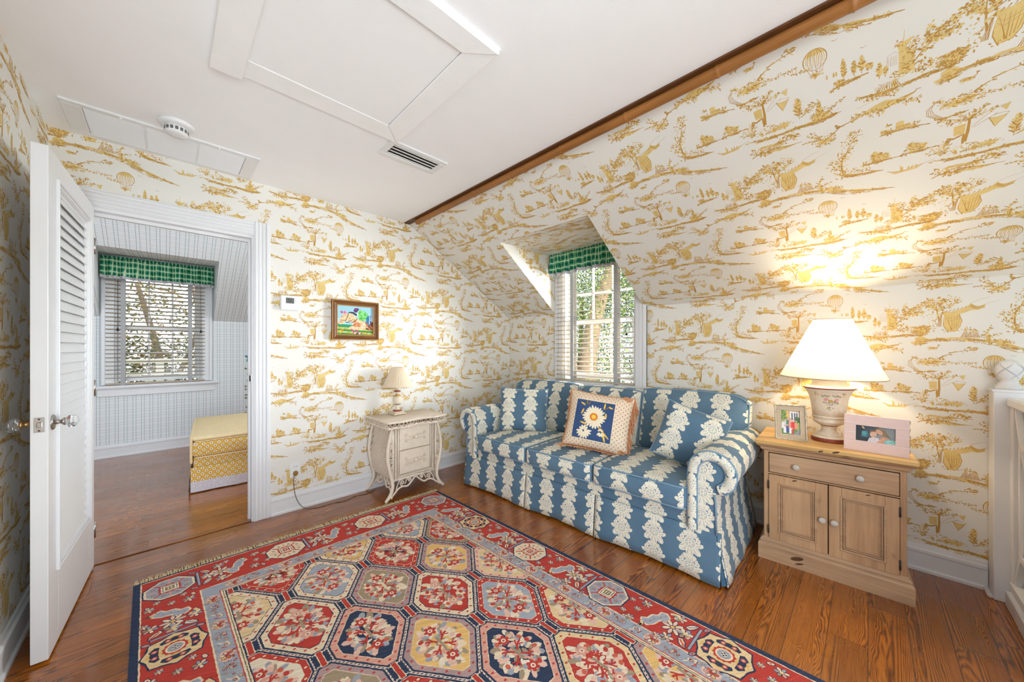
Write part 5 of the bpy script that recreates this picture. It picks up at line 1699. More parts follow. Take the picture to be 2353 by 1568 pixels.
# back frame
b = MB()
def back_pt(a, c):
    x = -1.0 + 2.0 * a; z = .10 + .735 * c
    return (x, .905 + .012 * c, z)
b.cbox(-1.0, 1.0, .80, .915, .04, .80, .03)
b.build('back_frame', 'stripe' if False else 'blue', SO)

# seat cushions
def seat_cushion(x0, x1, zt):
    b = MB(); uvbox(b, x0 + .004, x1 - .004, -.028, .60, .348, zt, 0, .028, .022, 16)
    o = b.build('seat_cushion', 'stripe', SO)
    for z in (.356, zt - .010):
        bb = MB(); q = []
        ins = .006
        for (xa, ya), (xb, yb) in (((x0 + .03, -.028 + ins), (x1 - .03, -.028 + ins)), ((x1 - ins, -.002), (x1 - ins, .57))):
            for i in range(9): q.append((xa + (xb - xa) * i / 8, ya + (yb - ya) * i / 8 - .008 * math.sin(i / 8 * PI) * (ya == yb), z + .004 * math.sin(i / 8 * PI)))
        q = [(x0 + ins, .57, z), (x0 + ins, .2, z), (x0 + ins, -.002, z)] + q
        piping(bb, q); bb.build('cushion_piping', 'piping', o)
    return o
seat_cushion(-.868, -.289, .476); seat_cushion(-.286, .287, .474); seat_cushion(.290, .868, .482)

# back cushions: leaning, the outer ones wrap over the arms
def back_cushion(x0, x1, z0, zt, ear, seed):
    R = random.Random(seed); ph = R.uniform(0, 6)
    b = MB()
    H = zt - z0; TH_ = .20
    def shape(u, v):                      # u,v in -1..1 -> outline position
        xx = (x0 + x1) / 2 + (x1 - x0) / 2 * u
        if ear and v < .1:                # narrower below arm level
            k = (1 - max(0, (v + .35) / .45)) if v > -.35 else 1.0
            if ear > 0 and u > 0: xx = (x0 + x1) / 2 + ((min(x1, .865) - (x0 + x1) / 2) * k + (x1 - x0) / 2 * (1 - k)) * u
            if ear < 0 and u < 0: xx = (x0 + x1) / 2 + (((x0 + x1) / 2 - max(x0, -.865)) * k + (x1 - x0) / 2 * (1 - k)) * u
        rc = 1 - .030 * max(0, abs(u) - .8) / .2 * max(0, v)
        if ear and u * ear > .55 and v > 0: rc -= .20 * ((u * ear - .55) / .45) ** 2.5 * v
        return xx, z0 + H * (.5 + .5 * v * rc) + (.010 * math.cos(u * PI * .5) if v > .5 else 0) * v
    def fr(sg):
        def f(a, c):
            u, v = math.sin((a - .5) * PI), math.sin((c - .5) * PI)
            x, z = shape(u, v)
            e_ = (max(0, 1 - abs(u) ** 6) ** .5) * (max(0, 1 - abs(v) ** 5) ** .5)
            dd = .5 + .5 * (1 - u * u) * (1 - v * v)
            y = .66 + .12 * (z - z0) / H + sg * TH_ * .5 * (.62 * e_ ** .35 if e_ > 0 else 0) + sg * .055 * dd * e_
            wr = .006 * math.sin(u * 7 + v * 3 + ph) * e_ + .006 * math.sin(u * 15 - v * 6 + ph * 2) * max(0, v) * e_
            return (x, y + sg * wr, z)
        return f
    for sg in (-1, 1):
        f = fr(sg)
        b.grid(f, 34, 22, 0, True, lambda a, c, f=f: ((f(a, c)[0]), f(a, c)[2] * 1.03), sg > 0)
    # boxing strip round the edge
    def edge(t):
        if t < .25: return (t * 8 - 1, -1)
        if t < .5: return (1, (t - .25) * 8 - 1)
        if t < .75: return (1 - (t - .5) * 8, 1)
        return (-1, 1 - (t - .75) * 8)
    o = b.build('back_cushion', 'stripe', SO)
    bb = MB(); n = 64; pts = []
    for i in range(n):
        u, v = edge(i / n)
        u, v = u * .985, v * .985
        x, z = shape(u, v); y = .66 + .12 * (z - z0) / H - TH_ * .5 * .52
        pts.append((x, y, z))
    piping(bb, pts, True); bb.build('cushion_piping', 'piping', o)
    return o
back_cushion(-1.045, -.275, .46, .905, -1, 1)
back_cushion(-.268, .315, .46, .893, 0, 2)
back_cushion(.322, 1.045, .46, .918, 1, 3)


# ------------------------------------------------------------------ throw pillows
def pillow_mesh(mb, w, h, t, mi=0, n=20, uo=(0, 0), wrk=.004, seed=0, pinch=.06):
    ph = seed * 1.7
    for sg in (-1, 1):
        def f(a, c, sg=sg):
            u, v = math.sin((a - .5) * PI), math.sin((c - .5) * PI)
            e_ = (max(0, (1 - u ** 4)) * max(0, (1 - v ** 4))) ** .55
            x = w / 2 * u * (1 - pinch * (1 - v * v)); z = h / 2 * v * (1 - pinch * (1 - u * u))
            y = sg * t / 2 * e_ + wrk * math.sin(u * 6 + ph + v * 2) * e_ * (1 + .5 * math.sin(v * 9 + ph))
            return (x, y, z)
        mb.grid(f, n, n, mi, True, lambda a, c, f=f: (f(a, c)[0] + uo[0], f(a, c)[2] + uo[1]), sg > 0)
    return f


def place_pillow(name, label, center, face, lean, roll):
    """face: world direction (x,y) the front looks to"""
    e = empty(name, center)
    tag(e, label, 'pillow')
    fy_ = Vector((-face[0], -face[1], 0)).normalized()
    rz_ = math.atan2(fy_.y, fy_.x) - PI / 2
    e.rotation_mode = 'XYZ'
    m = Matrix.Rotation(rz_, 4, 'Z') @ Matrix.Rotation(-lean, 4, 'X') @ Matrix.Rotation(roll, 4, 'Y')
    e.rotation_euler = m.to_euler('XYZ')
    return e
def pillow_edge(w, h, pinch, n=80, k=1.0):
    pts = []
    for i in range(n):
        t = i / n * 4; s_ = int(t); f = (t - s_) * 2 - 1; f = math.sin(f * PI / 2)
        u, v = ((f, -1), (1, f), (-f, 1), (-1, -f))[s_]
        pts.append((w / 2 * u * (1 - pinch * (1 - v * v)) * k, 0, h / 2 * v * (1 - pinch * (1 - u * u)) * k))
    return pts

e = place_pillow('throw_pillow', 'blue flowered pillow standing upright in the left corner of the sofa', (2.335, 2.215, .672), (-.80, -.60), .20, .02)
b = MB(); pillow_mesh(b, .44, .395, .15, uo=(.03, .05), seed=1); b.build('cover', 'stripe', e)
b = MB(); piping(b, pillow_edge(.44, .395, .06), True); b.build('piping', 'piping', e)
e = place_pillow('throw_pillow', 'blue flowered pillow leaning tilted against the right arm of the sofa', (2.375, .795, .672), (-.85, -.36), .34, .34)
b = MB(); pillow_mesh(b, .375, .365, .15, uo=(.0, .02), seed=2); b.build('cover', 'stripe', e)
b = MB(); piping(b, pillow_edge(.375, .365, .06), True); b.build('piping', 'piping', e)

e = place_pillow('daisy_pillow', 'cream sprigged pillow with blue daisy panel and coral fringe, mid sofa', (2.285, 1.405, .690), (-.92, -.40), .30, .115)
b = MB(); PW, PH, PT = .47, .42, .17
f = pillow_mesh(b, PW, PH, PT, seed=4, wrk=.003); b.build('cover', 'pdot', e)
def psurf(x, z, lift):
    """point on the front of the pillow at local x,z"""
    u = max(-1, min(1, x / (PW / 2))); v = max(-1, min(1, z / (PH / 2)))
    for _ in range(4):
        u = max(-1, min(1, x / (PW / 2 * (1 - .06 * (1 - v * v))))); v = max(-1, min(1, z / (PH / 2 * (1 - .06 * (1 - u * u)))))
    e_ = (max(0, (1 - u ** 4)) * max(0, (1 - v ** 4))) ** .55
    y = -PT / 2 * e_ + .003 * math.sin(u * 6 + 4 * 1.7 + v * 2) * e_ * (1 + .5 * math.sin(v * 9 + 4 * 1.7))
    return (x, y - lift, z)
QX0, QX1, QZ0, QZ1 = -.165, .115, -.145, .140
b = MB(); b.grid(lambda a, c: psurf(QX0 + (QX1 - QX0) * a, QZ0 + (QZ1 - QZ0) * c, .0022), 22, 22, 0)
pn = b.build('blue_panel', 'denim', e)
b = MB()
def petal(cx_, cz, a, r0, r1, w, mi=0, lift=.005):
    pts = []
    for k in range(9):
        t = k / 8; rr_ = r0 + (r1 - r0) * t; ww = w * math.sin(PI * min(1, .12 + .80 * t)) ** .7
        pts.append((rr_, ww))
    L = [psurf(cx_ + r_ * math.cos(a) - w_ * math.sin(a) * .5, cz + r_ * math.sin(a) + w_ * math.cos(a) * .5, lift * .5) for r_, w_ in pts]
    Mm = [psurf(cx_ + r_ * math.cos(a), cz + r_ * math.sin(a), lift + .0025) for r_, w_ in pts]
    Rr = [psurf(cx_ + r_ * math.cos(a) + w_ * math.sin(a) * .5, cz + r_ * math.sin(a) - w_ * math.cos(a) * .5, lift * .5) for r_, w_ in pts]
    n = 9; vs = L + Mm + Rr
    fs = [(i, i + 1, n + i + 1, n + i) for i in range(n - 1)] + [(n + i, n + i + 1, 2 * n + i + 1, 2 * n + i) for i in range(n - 1)]
    b.add(vs, fs, mi, smooth=True)
R = random.Random(2)
dcx, dcz = -.022, .022
for i in range(24):
    a = 2 * PI * i / 24 + R.uniform(-.05, .05); petal(dcx, dcz, a, .020, .080 + R.uniform(-.006, .006), .019)
for k, (cx_, cz, a0, a1, n, rl) in enumerate(((-.080, -.088, -PI * .98, .15, 9, .056), (-.082, -.085, PI * .82, PI * .25, 4, .04), (.042, -.078, -2.4, -.6, 4, .034), (.038, -.072, 2.6, .4, 3, .022))):
    for i in range(n): petal(cx_, cz, a0 + (a1 - a0) * i / max(1, n - 1), .006, rl * R.uniform(.85, 1.05), .017)
b.build('daisy_petals', 'petal', pn)
b = MB()
def disc(cx_, cz, r_, lift, mi):
    ring_ = [psurf(cx_ + r_ * math.cos(2 * PI * i / 20), cz + r_ * math.sin(2 * PI * i / 20), lift) for i in range(20)]
    b.add(ring_ + [psurf(cx_, cz, lift + .004)], [(i, (i + 1) % 20, 20) for i in range(20)], mi)
disc(dcx, dcz, .027, .007, 0)
for i in range(14):
    a = 2 * PI * i / 14; disc(dcx + .021 * math.cos(a), dcz + .021 * math.sin(a), .006, .0105, 0)
disc(dcx, dcz, .016, .0105, 1)
b.build('daisy_heart', ['orange', 'yolk'], pn)
b = MB()
for (x, z, a, l, w) in ((-.095, .098, 2.7, .04, .012), (-.082, .106, 1.8, .034, .010), (-.075, .10, 1.2, .04, .006), (-.102, .070, -1.9, .042, .012), (.040, .088, 1.5, .046, .012), (.046, .085, .8, .05, .007), (.072, .108, -.2, .03, .012), (.058, .060, -1.5, .04, .014),
                        (-.066, -.038, 2.9, .05, .013), (-.05, -.035, .3, .03, .006), (.024, -.050, -.7, .10, .013), (.018, -.04, -.5, .05, .010), (.058, -.088, -1.25, .055, .014), (.05, -.07, -1.0, .03, .006)): petal(x, z, a, 0, l, w, 0 if w > .0105 else 1, .004)
b.build('embroidered_leaves', ['yolk', 'olive'], pn)
b = MB()
for (xa, za), (xb, zb) in (((QX0, QZ0), (QX1, QZ0)), ((QX1, QZ0), (QX1, QZ1)), ((QX1, QZ1), (QX0, QZ1)), ((QX0, QZ1), (QX0, QZ0))):
    b.tube([psurf(xa + (xb - xa) * i / 24, za + (zb - za) * i / 24, .003) for i in range(25)], .0028, 5)
b.build('panel_edging', 'pdot' if False else 'petal', pn)
b = MB()                                        # twisted fringe: right side and bottom hang freely
edge_pts = pillow_edge(PW, PH, .06, 160)
b.tube(edge_pts, .006, 6, True)
R = random.Random(9)
for i in range(0, 160):
    p = Vector(edge_pts[i]); s_ = i // 40
    if s_ == 2 and R.random() < .35: continue
    for k in range(4 if s_ < 2 else 2):
        L = R.uniform(.05, .075) * (1.35 if s_ == 1 else 1)
        if s_ == 1: d = Vector((R.uniform(.1, .5), R.uniform(-.35, .15), -1.0))           # right edge: hang down
        elif s_ == 0: d = Vector((R.uniform(-.5, .3), -1.0, -.22)); L *= .8            # bottom: lie forward on the seat
        elif s_ == 2: d = Vector((R.uniform(-.4, .2), .35, -.15)); L *= .5
        else: d = Vector((-.25, .25, -.8)); L *= .6
        d.normalize(); q = p + d * L * .5 + Vector((R.uniform(-.004, .004), R.uniform(-.004, .004), 0)); q2 = p + d * L + Vector((R.uniform(-.012, .012), R.uniform(-.005, .004), R.uniform(-.004, .004)))
        b.tube([p, q, q2], [.0026, .0030, .0024], 5)
fr_ = b.build('fringe', 'fringe', e); fr_['kind'] = 'stuff'
for (px_, pz_) in ((PW / 2 - .035, PH / 2 - .022), (PW / 2 - .02, -PH / 2 + .02)):
    b = MB()
    for k in range(3):
        c_ = psurf(px_ - .012 * k, pz_ + .004 * k, .012)
        b.tube([(c_[0] + .020 * math.cos(t * .7), c_[1] - .004 * math.sin(t), c_[2] + .010 * math.sin(t * .7)) for t in range(9)], .0042, 6)
    b.build('corner_knot', 'fringe', e)
# ------------------------------------------------------------------ pine cabinet
CB = empty('pine_cabinet', (2.517, .149, 0), math.atan2(-.617, .032)); tag(CB, 'low waxed pine cabinet with one drawer above two panelled doors, beside the sofa', 'cabinet')
CD = .44
b = MB()
b.cbox(-.285, .285, .033, CD, .09, .655, .003)
b.build('body', 'pinev', CB)
b = MB()
def frame_strip(prof, x0, x1, y0, y1):
    """moulding that runs round front and both sides; prof: (out,z) list"""
    for (o0, z0), (o1, z1) in zip(prof, prof[1:]):
        A = [(x0 - o0, y1, z0), (x0 - o0, y0 - o0, z0), (x1 + o0, y0 - o0, z0), (x1 + o0, y1, z0)]
        B = [(x0 - o1, y1, z1), (x0 - o1, y0 - o1, z1), (x1 + o1, y0 - o1, z1), (x1 + o1, y1, z1)]
        for k in range(3): b.add([A[k], A[k + 1], B[k + 1], B[k]], [(0, 1, 2, 3)])
frame_strip([(0, .125), (.004, .124), (.014, .112), (.016, .104), (.012, .100), (.014, .098), (.022, .092), (.0245, .086), (.0245, .0)], -.285, .285, .0335, CD)
b.add([(-.3095, .009, .001), (.3095, .009, .001), (.3095, CD, .001), (-.3095, CD, .001)], [(0, 1, 2, 3)])
b.build('plinth', 'pine', CB)
b = MB()
frame_strip([(0, .632), (.004, .634), (.012, .640), (.016, .650), (.016, .654), (.024, .660), (.034, .668), (.036, .672)], -.285, .285, .0335, CD)
b.build('cornice', 'pine', CB)
b = MB(); b.cbox(-.322, .322, -.004, CD + .01, .671, .698, .005); b.build('top', 'pinetop', CB)
# drawer
b = MB(); b.box(-.262, .262, .0322, .034, .507, .625); b.build('drawer_gap', 'dark_gap', CB)
b = MB(); b.cbox(-.259, .259, .024, .05, .511, .621, .003); dr = b.build('drawer', 'pine', CB)
def knob(x, z, par, y=.024):
    b = MB(); b.M = Matrix.Translation((x, y, z)) @ Matrix.Rotation(PI / 2, 4, 'X')
    b.lathe([(.009, -.002), (.0085, .006), (.012, .010), (.0165, .015), (.0165, .020), (.012, .025), (.005, .027)], 20); return b.build('knob', 'pewter', par)
knob(-.134, .566, dr); knob(.122, .567, dr)
# doors
b = MB(); b.box(-.262, .262, .0322, .034, .118, .500); b.build('door_gap', 'dark_gap', CB)
for sx_ in (-1, 1):
    x0, x1 = (-.260, -.002) if sx_ < 0 else (.002, .260)
    z0, z1 = .121, .497
    st_ = .050
    b = MB()
    b.cbox(x0, x0 + st_, .024, .046, z0, z1, .002); b.cbox(x1 - st_, x1, .024, .046, z0, z1, .002)
    b.cbox(x0 + st_, x1 - st_, .024, .046, z0, z0 + st_, .002); b.cbox(x0 + st_, x1 - st_, .024, .046, z1 - st_, z1, .002)
    d_ = b.build('door', 'pinev', CB)
    b = MB(); b.box(x0 + st_, x1 - st_, .032, .046, z0 + st_, z1 - st_); b.build('panel', 'pinev', d_)
    b = MB()
    for off, y0, w in ((-.006, .0195, .010), (.006, .0235, .006), (.014, .0275, .006)):
        a0, a1, c0, c1 = x0 + st_ + off, x1 - st_ - off, z0 + st_ + off, z1 - st_ - off
        b.cbox(a0, a0 + w, y0, .034, c0, c1, .002); b.cbox(a1 - w, a1, y0, .034, c0, c1, .002); b.cbox(a0 + w, a1 - w, y0, .034, c0, c0 + w, .002); b.cbox(a0 + w, a1 - w, y0, .034, c1 - w, c1, .002)
    b.build('panel_moulding', 'pine', d_)
    knob(-.024 if sx_ < 0 else .024, .306, d_)
    for z in (.175, .435):
        b = MB(); xh = x0 - .001 if sx_ < 0 else x1 + .001
        b.tube([(xh, .022, z - .024), (xh, .022, z + .024)], .0036, 8); b.cbox(xh - .004, xh + .004, .0225, .026, z - .022, z + .022, .0005)
        b.build('hinge', 'iron', d_)
PK = plain('pine_knot', srgb(92, 62, 40), .6, .3, .3, 90)
for x, y, z, rx, rz_, nrm in ((-.13, .0085, .055, .030, .011, 1), (-.12, .0085, .030, .020, .005, 1), (.03, -.0045, .686, .016, .005, 1), (-.03, -.0045, .680, .011, .004, 1), (-.142, .0235, .485, .012, .004, 1), (.150, .0235, .486, .010, .003, 1)):
    b = MB(); b.add([(p[0], y, p[1]) for p in ellipse(x, z, rx, rz_, 14, .35)], [list(range(14))]); b.build('knot', PK, CB)

# ------------------------------------------------------------------ big lamp
LP = empty('table_lamp', (2.752, .160, .698)); tag(LP, 'lit lamp with cream urn base and wide linen shade on the pine cabinet', 'lamp')
b = MB()
b.lathe([(.078, 0), (.080, .004), (.080, .018), (.077, .023), (.070, .028), (.066, .034)], 40, (0, 0, 0), [1, 1, 1, 0, 0, 0]); b.build('foot', ['ceramic', 'rust'], LP)
b = MB()
NS = 16
b.lathe([(.062, .033), (.050, .040), (.040, .050), (.034, .062), (.034, .078), (.038, .088), (.046, .092)], 40, (0, 0, 0), [0, 0, 0, 0, 0, 1, 1])
b.build('stem', ['ceramic', 'rust'], LP)
b = MB()
b.lathe([(.040, .090), (.052, .096), (.066, .106), (.072, .112), (.074, .116), (.071, .120), (.072, .136), (.077, .139), (.077, .144), (.074, .148)], NS, (0, 0, 0), 0, True)
b.lathe([(.074, .147), (.078, .19), (.085, .24), (.093, .27), (.106, .295), (.114, .305)], NS, (0, 0, 0), 0, True)
b.lathe([(.113, .304), (.117, .307), (.116, .312), (.106, .316), (.088, .322), (.076, .328), (.076, .348), (.080, .352), (.080, .358), (.070, .366), (.03, .372)], 40, (0, 0, 0), [1, 1, 0, 0, 0, 0, 0, 0, 0, 0, 0])
ur = b.build('urn', ['ceramic', 'rust'], LP)
# painted posy on the front of the urn (facing the camera side)
va = math.atan2(-.160, -2.752) + .0
b = MB()
def onurn(s_, z, lift=.0012):
    prof = [(.074, .147), (.078, .19), (.085, .24), (.093, .27), (.106, .295)]
    r_ = prof[0][0]
    for (r0, z0), (r1, z1) in zip(prof, prof[1:]):
        if z0 <= z <= z1: r_ = r0 + (r1 - r0) * (z - z0) / (z1 - z0)
    a = va - s_ / r_ + .10
    return ((r_ + lift) * math.cos(a), (r_ + lift) * math.sin(a), z)
def dab(s_, z, rx, rz_, mi, n=9, rot=0.0): 
    onp = ellipse(s_, z, rx, rz_, n, rot); b.add([onurn(x, y, .0014 + .0003 * mi) for x, y in onp] , [list(range(n))], mi)
R = random.Random(8)
for s_ in (-.024, .022):
    dab(s_, .246, .008, .0075, 4); dab(s_ - .003, .250, .005, .0045, 0); dab(s_ + .002, .243, .006, .003, 0, 8, .5)
dab(0, .240, .009, .007, 2); dab(.006, .242, .005, .006, 2)
for _ in range(22): dab(R.uniform(-.032, .034), R.uniform(.222, .238), .0042, .0020, 1 if R.random() < .8 else 2, 6, R.uniform(0, 3))
for _ in range(10): dab(R.uniform(-.012, .016), R.uniform(.196, .222), .0035, .0016, 1, 6, R.uniform(0, 3))
dab(.010, .200, .006, .005, 2); dab(.004, .190, .004, .002, 1)
for s0 in (-.024, .024):
    for k in range(9): dab(s0 + (k - 4) * .004, .268 + .004 * math.sin(k * 1.3 + s0 * 100), .004, .0020, 1 if k % 3 else 3, 6, R.uniform(0, 3))
for s0 in (-.06, .064):
    for k in range(8): dab(s0 + R.uniform(-.01, .01), .276 + R.uniform(-.012, .012), .0036, .0018, 1 if k % 2 else 2, 6, R.uniform(0, 3))
b.build('painted_posy', ['rose', 'sage', 'ochre', 'sage', plain('pale_rose', srgb(226, 150, 150), .5, .3)], ur)
b = MB(); b.tube([(0, 0, .37), (0, 0, .46)], .008, 8); b.build('socket', 'brass', LP)
b = MB(); b.lathe([(.012, .455), (.016, .47), (.028, .50), (.030, .52), (.022, .54), (.008, .55)], 20)
bulb = bpy.data.materials.new('lit_bulb'); bulb.use_nodes = True
pb = next(n for n in bulb.node_tree.nodes if n.type == 'BSDF_PRINCIPLED')
pb.inputs['Emission Color'].default_value = (1.0, .78, .48, 1); pb.inputs['Emission Strength'].default_value = 12.0
bo = b.build('bulb', bulb, LP)
SZ0, SZ1, SR0, SR1 = .372, .705, .233, .083
b = MB(); b.grid(lambda a, c: ((SR0 + (SR1 - SR0) * c) * math.cos(2 * PI * a), (SR0 + (SR1 - SR0) * c) * math.sin(2 * PI * a), SZ0 + (SZ1 - SZ0) * c), 64, 6, 0, True)
shd = b.build('lamp_shade', 'linen', LP)
for r_, z in ((SR0, SZ0), (SR1, SZ1)):
    b = MB(); b.tube([(r_ * math.cos(2 * PI * i / 64), r_ * math.sin(2 * PI * i / 64), z) for i in range(64)], .0022, 6, True); b.build('shade_wire', 'brass', shd)
for o in (shd,): o.rotation_euler = (math.radians(1.2), math.radians(-1.0), 0)
ld = bpy.data.lights.new('lamp_light', 'POINT'); ld.energy = 13; ld.color = (1.0, .80, .54); ld.shadow_soft_size = .035
lo = bpy.data.objects.new('lamp_light', ld); COL.objects.link(lo); lo.parent = LP; lo.location = (0, 0, .60)

# ------------------------------------------------------------------ two photo frames
def photo_frame(name, label, p0, p1, h, lean, border, mat_f, draw, depth=.014, edge=None):
    """p0,p1: lower front corners (left, right) on the cabinet top"""
    p0 = Vector((p0[0], p0[1])); p1 = Vector((p1[0], p1[1])); d = p1 - p0; w = d.length
    c = (p0 + p1) / 2
    e = empty(name, (c.x, c.y, .6985), math.atan2(d.y, d.x)); tag(e, label, 'photo frame')
    L = Matrix.Rotation(-lean, 4, 'X')
    def bm_(): q = MB(); q.M = L; return q
    b = bm_()
    for x0, x1, z0, z1 in ((-w / 2, w / 2, 0, border[1]), (-w / 2, w / 2, h - border[1], h), (-w / 2, -w / 2 + border[0], border[1], h - border[1]), (w / 2 - border[0], w / 2, border[1], h - border[1])): b.cbox(x0, x1, 0, depth, z0, z1, .0015)
    b.box(-w / 2 + .003, w / 2 - .003, depth * .5, depth, .003, h - .003)
    b.build('frame', mat_f, e)
    iw_, ih_ = w - 2 * border[0], h - 2 * border[1]
    s_ = Sheet(iw_, ih_, lambda x, y, k: tuple(L @ Vector((x, depth * .5 - .0004 - k, y + h / 2))))
    draw(s_); s_.build('photograph', e)
    b = MB(); b.M = L
    b.cbox(-.018, .018, depth, depth + .003, .0, h * .75, .001)
    b.build('easel_back', 'black', e)
    b = MB(); y1 = h * .62 * math.sin(lean) + depth
    q0 = L @ Vector((0, depth + .002, h * .7)); q1 = Vector((0, depth + .055 + h * .28, .001))
    b.tube([q0, q1], .004, 6); b.build('easel_leg', 'black', e)
    return e, L, w
R = random.Random(31)
def draw_family(s):
    s.p([(0, 0), (1, 0), (1, 1), (0, 1)], (150, 170, 90)); s.p([(0, .62), (.34, .58), (.36, 1), (0, 1)], (120, 150, 60)); s.p([(.34, .5), (1, .5), (1, 1), (.34, 1)], (206, 160, 130))
    s.p([(.48, .55), (.95, .55), (.95, .92), (.48, .95)], (236, 234, 228))
    for x in (.56, .70, .82): s.p([(x, .58), (x + .08, .58), (x + .08, .88), (x, .90)], (92, 96, 100))
    s.p([(.30, .62), (.42, .62), (.40, .98), (.30, 1)], (240, 190, 90)); s.p([(.7, .48), (1, .5), (1, .70), (.8, .74)], (70, 100, 50))
    s.p([(0, 0), (1, 0), (.8, .24), (0, .26)], (98, 136, 60)); s.p([(.62, 0), (1, 0), (1, .3), (.9, .2)], (150, 150, 144))
    for _ in range(60): s.e(R.uniform(0, .34), R.uniform(.6, 1), .03, .02, R.choice(((90, 120, 40), (160, 180, 80), (60, 90, 40))), 6, R.uniform(0, 3))
    for x, y, sc_, c in ((.12, .42, .9, (236, 226, 230)), (.25, .45, 1.0, (222, 210, 214)), (.36, .50, 1.0, (70, 130, 90)), (.50, .46, 1.0, (236, 150, 140)), (.62, .42, 1.1, (222, 40, 36)), (.80, .42, .9, (230, 150, 110)), (.34, .26, .9, (60, 80, 140)), (.50, .20, .8, (236, 236, 236)), (.60, .16, .7, (200, 60, 60)), (.20, .22, .8, (240, 236, 240))):
        s.p([(x - .09 * sc_, y - .20 * sc_), (x - .08 * sc_, y + .06 * sc_), (x, y + .10 * sc_), (x + .08 * sc_, y + .06 * sc_), (x + .09 * sc_, y - .20 * sc_)], c)
        s.e(x, y + .15 * sc_, .052 * sc_, .045 * sc_, (120, 84, 60), 12); s.e(x, y + .135 * sc_, .042 * sc_, .038 * sc_, (232, 188, 164), 12)
def draw_hug(s):
    s.p([(0, 0), (1, 0), (1, 1), (0, 1)], (150, 156, 160)); s.p([(0, 0), (.34, 0), (.36, 1), (0, 1)], (66, 70, 78)); s.p([(.22, .3), (.42, .3), (.44, 1), (.24, 1)], (84, 92, 104)); s.p([(.36, .5), (.6, .5), (.6, 1), (.36, 1)], (96, 98, 100))
    s.e(.19, .86, .03, .09, (226, 196, 150), 14, .3); s.p([(.14, .30), (.30, .26), (.32, .60), (.26, .68), (.16, .64)], (76, 136, 148)); s.e(.22, .5, .06, .14, (96, 168, 178), 12)
    s.p([(.30, 0), (.34, .22), (.44, .34), (.58, .30), (.64, 0)], (232, 222, 224))
    s.p([(.48, .62), (.50, .84), (.58, .93), (.68, .90), (.76, .74), (.84, .50), (.80, .40), (.70, .44), (.62, .5)], (150, 128, 100))
    s.p([(.60, .0), (.62, .30), (.70, .44), (.82, .34), (.90, .10), (.90, 0)], (214, 160, 130)); s.p([(.52, .0), (.66, .30), (.76, .30), (.62, 0)], (224, 172, 142))
    s.e(.60, .66, .075, .16, (228, 180, 152), 18, .25); s.p([(.52, .76), (.56, .90), (.66, .90), (.72, .74), (.66, .84), (.58, .86)], (176, 152, 118))
    s.e(.45, .50, .085, .18, (236, 196, 170), 18, -.1); s.p([(.36, .56), (.38, .70), (.46, .73), (.53, .66), (.48, .66), (.41, .62)], (170, 120, 88))
    for x, y in ((.42, .53), (.48, .54)): s.e(x, y, .014, .014, (90, 62, 52), 8)
    for x, y in ((.58, .70), (.63, .69)): s.e(x, y, .012, .012, (96, 68, 56), 8)
    s.st([(.42, .41), (.46, .39), (.50, .42)], .014, (190, 96, 92)); s.st([(.57, .57), (.61, .55), (.645, .58)], .014, (196, 100, 96)); s.e(.445, .47, .010, .022, (222, 170, 146), 8); s.e(.603, .63, .010, .022, (214, 160, 136), 8)
    s.p([(.70, .0), (.74, .22), (.88, .30), (1, .22), (1, 0)], (150, 214, 206)); s.scat([(.70, 0), (.75, .22), (.9, .28), (1, .2), (1, 0)], 26, ((70, 160, 160), (226, 240, 230)), .02); s.st([(.80, .48), (.86, .36), (.92, .34)], .016, (70, 56, 50))
e, L, w = photo_frame('photo_frame', 'upright taupe photo frame with silvered edge, between the sofa and the lit lamp', (2.592, .384), (2.634, .248), .203, .17, (.026, .030), 'taupe', draw_family)
b = MB(); b.M = L
h = .203
for pl in ([(-w / 2, -.003, .002), (-w / 2, -.003, h - .002)], [(w / 2, -.003, .002), (w / 2, -.003, h - .002)], [(-w / 2, -.003, .002), (w / 2, -.003, .002)], [(-w / 2, -.003, h - .002), (w / 2, -.003, h - .002)]):
    A, B_ = Vector(pl[0]), Vector(pl[1]); q = []; rr = []
    for i in range(5):
        for t, r_ in ((i / 5, .0050), (i / 5 + .012, .0062), (i / 5 + .03, .0046)): q.append(A.lerp(B_, min(1, t))); rr.append(r_)
    q.append(B_); rr.append(.005); b.tube(q, rr, 8)
for x0, x1, z0, z1 in ((-w / 2 + .024, -w / 2 + .027, .028, h - .028), (w / 2 - .027, w / 2 - .024, .028, h - .028), (-w / 2 + .024, w / 2 - .024, .028, .031), (-w / 2 + .024, w / 2 - .024, h - .031, h - .028)): b.cbox(x0, x1, -.002, .006, z0, z1, .001)
b.build('bamboo_edge', 'silver', e)
e, L, w = photo_frame('photo_frame', 'wide pink ribbon photo frame in front of the lit lamp on the cabinet', (2.600, .092), (2.578, -.142), .186, .10, (.045, .052), 'pink', draw_hug, .022)
b = MB(); b.M = L; h = .186
for i in range(1, 4):
    z = h * i / 4
    for x0, x1 in ((-w / 2, -w / 2 + .045), (w / 2 - .045, w / 2)): b.box(x0, x1, -.0006, .001, z - .0012, z + .0012)
b.box(-w / 2, w / 2, -.0006, .001, 0, .002); 
for x in (-w / 2 + .045, w / 2 - .045): b.box(x - .001, x + .001, -.0008, .004, .052, h - .052)
for z in (.052, h - .052): b.box(-w / 2 + .045, w / 2 - .045, -.0008, .004, z - .001, z + .001)
b.build('ribbon_seam', 'pinkln', e)
for z in (.001, h * .25, h * .5, h * .75, h - .002):
    for k in range(13):
        x = -w / 2 + w * (k + .5) / 13
        if h * .3 < z < h * .7 and abs(x) < w / 2 - .045: continue
        b = MB(); b.M = L; b.lathe([(.0016, -.0), (.0012, .0016)], 6, (x, -.0006, z - .0008)); b.build('pearl_stud', 'paint', e)
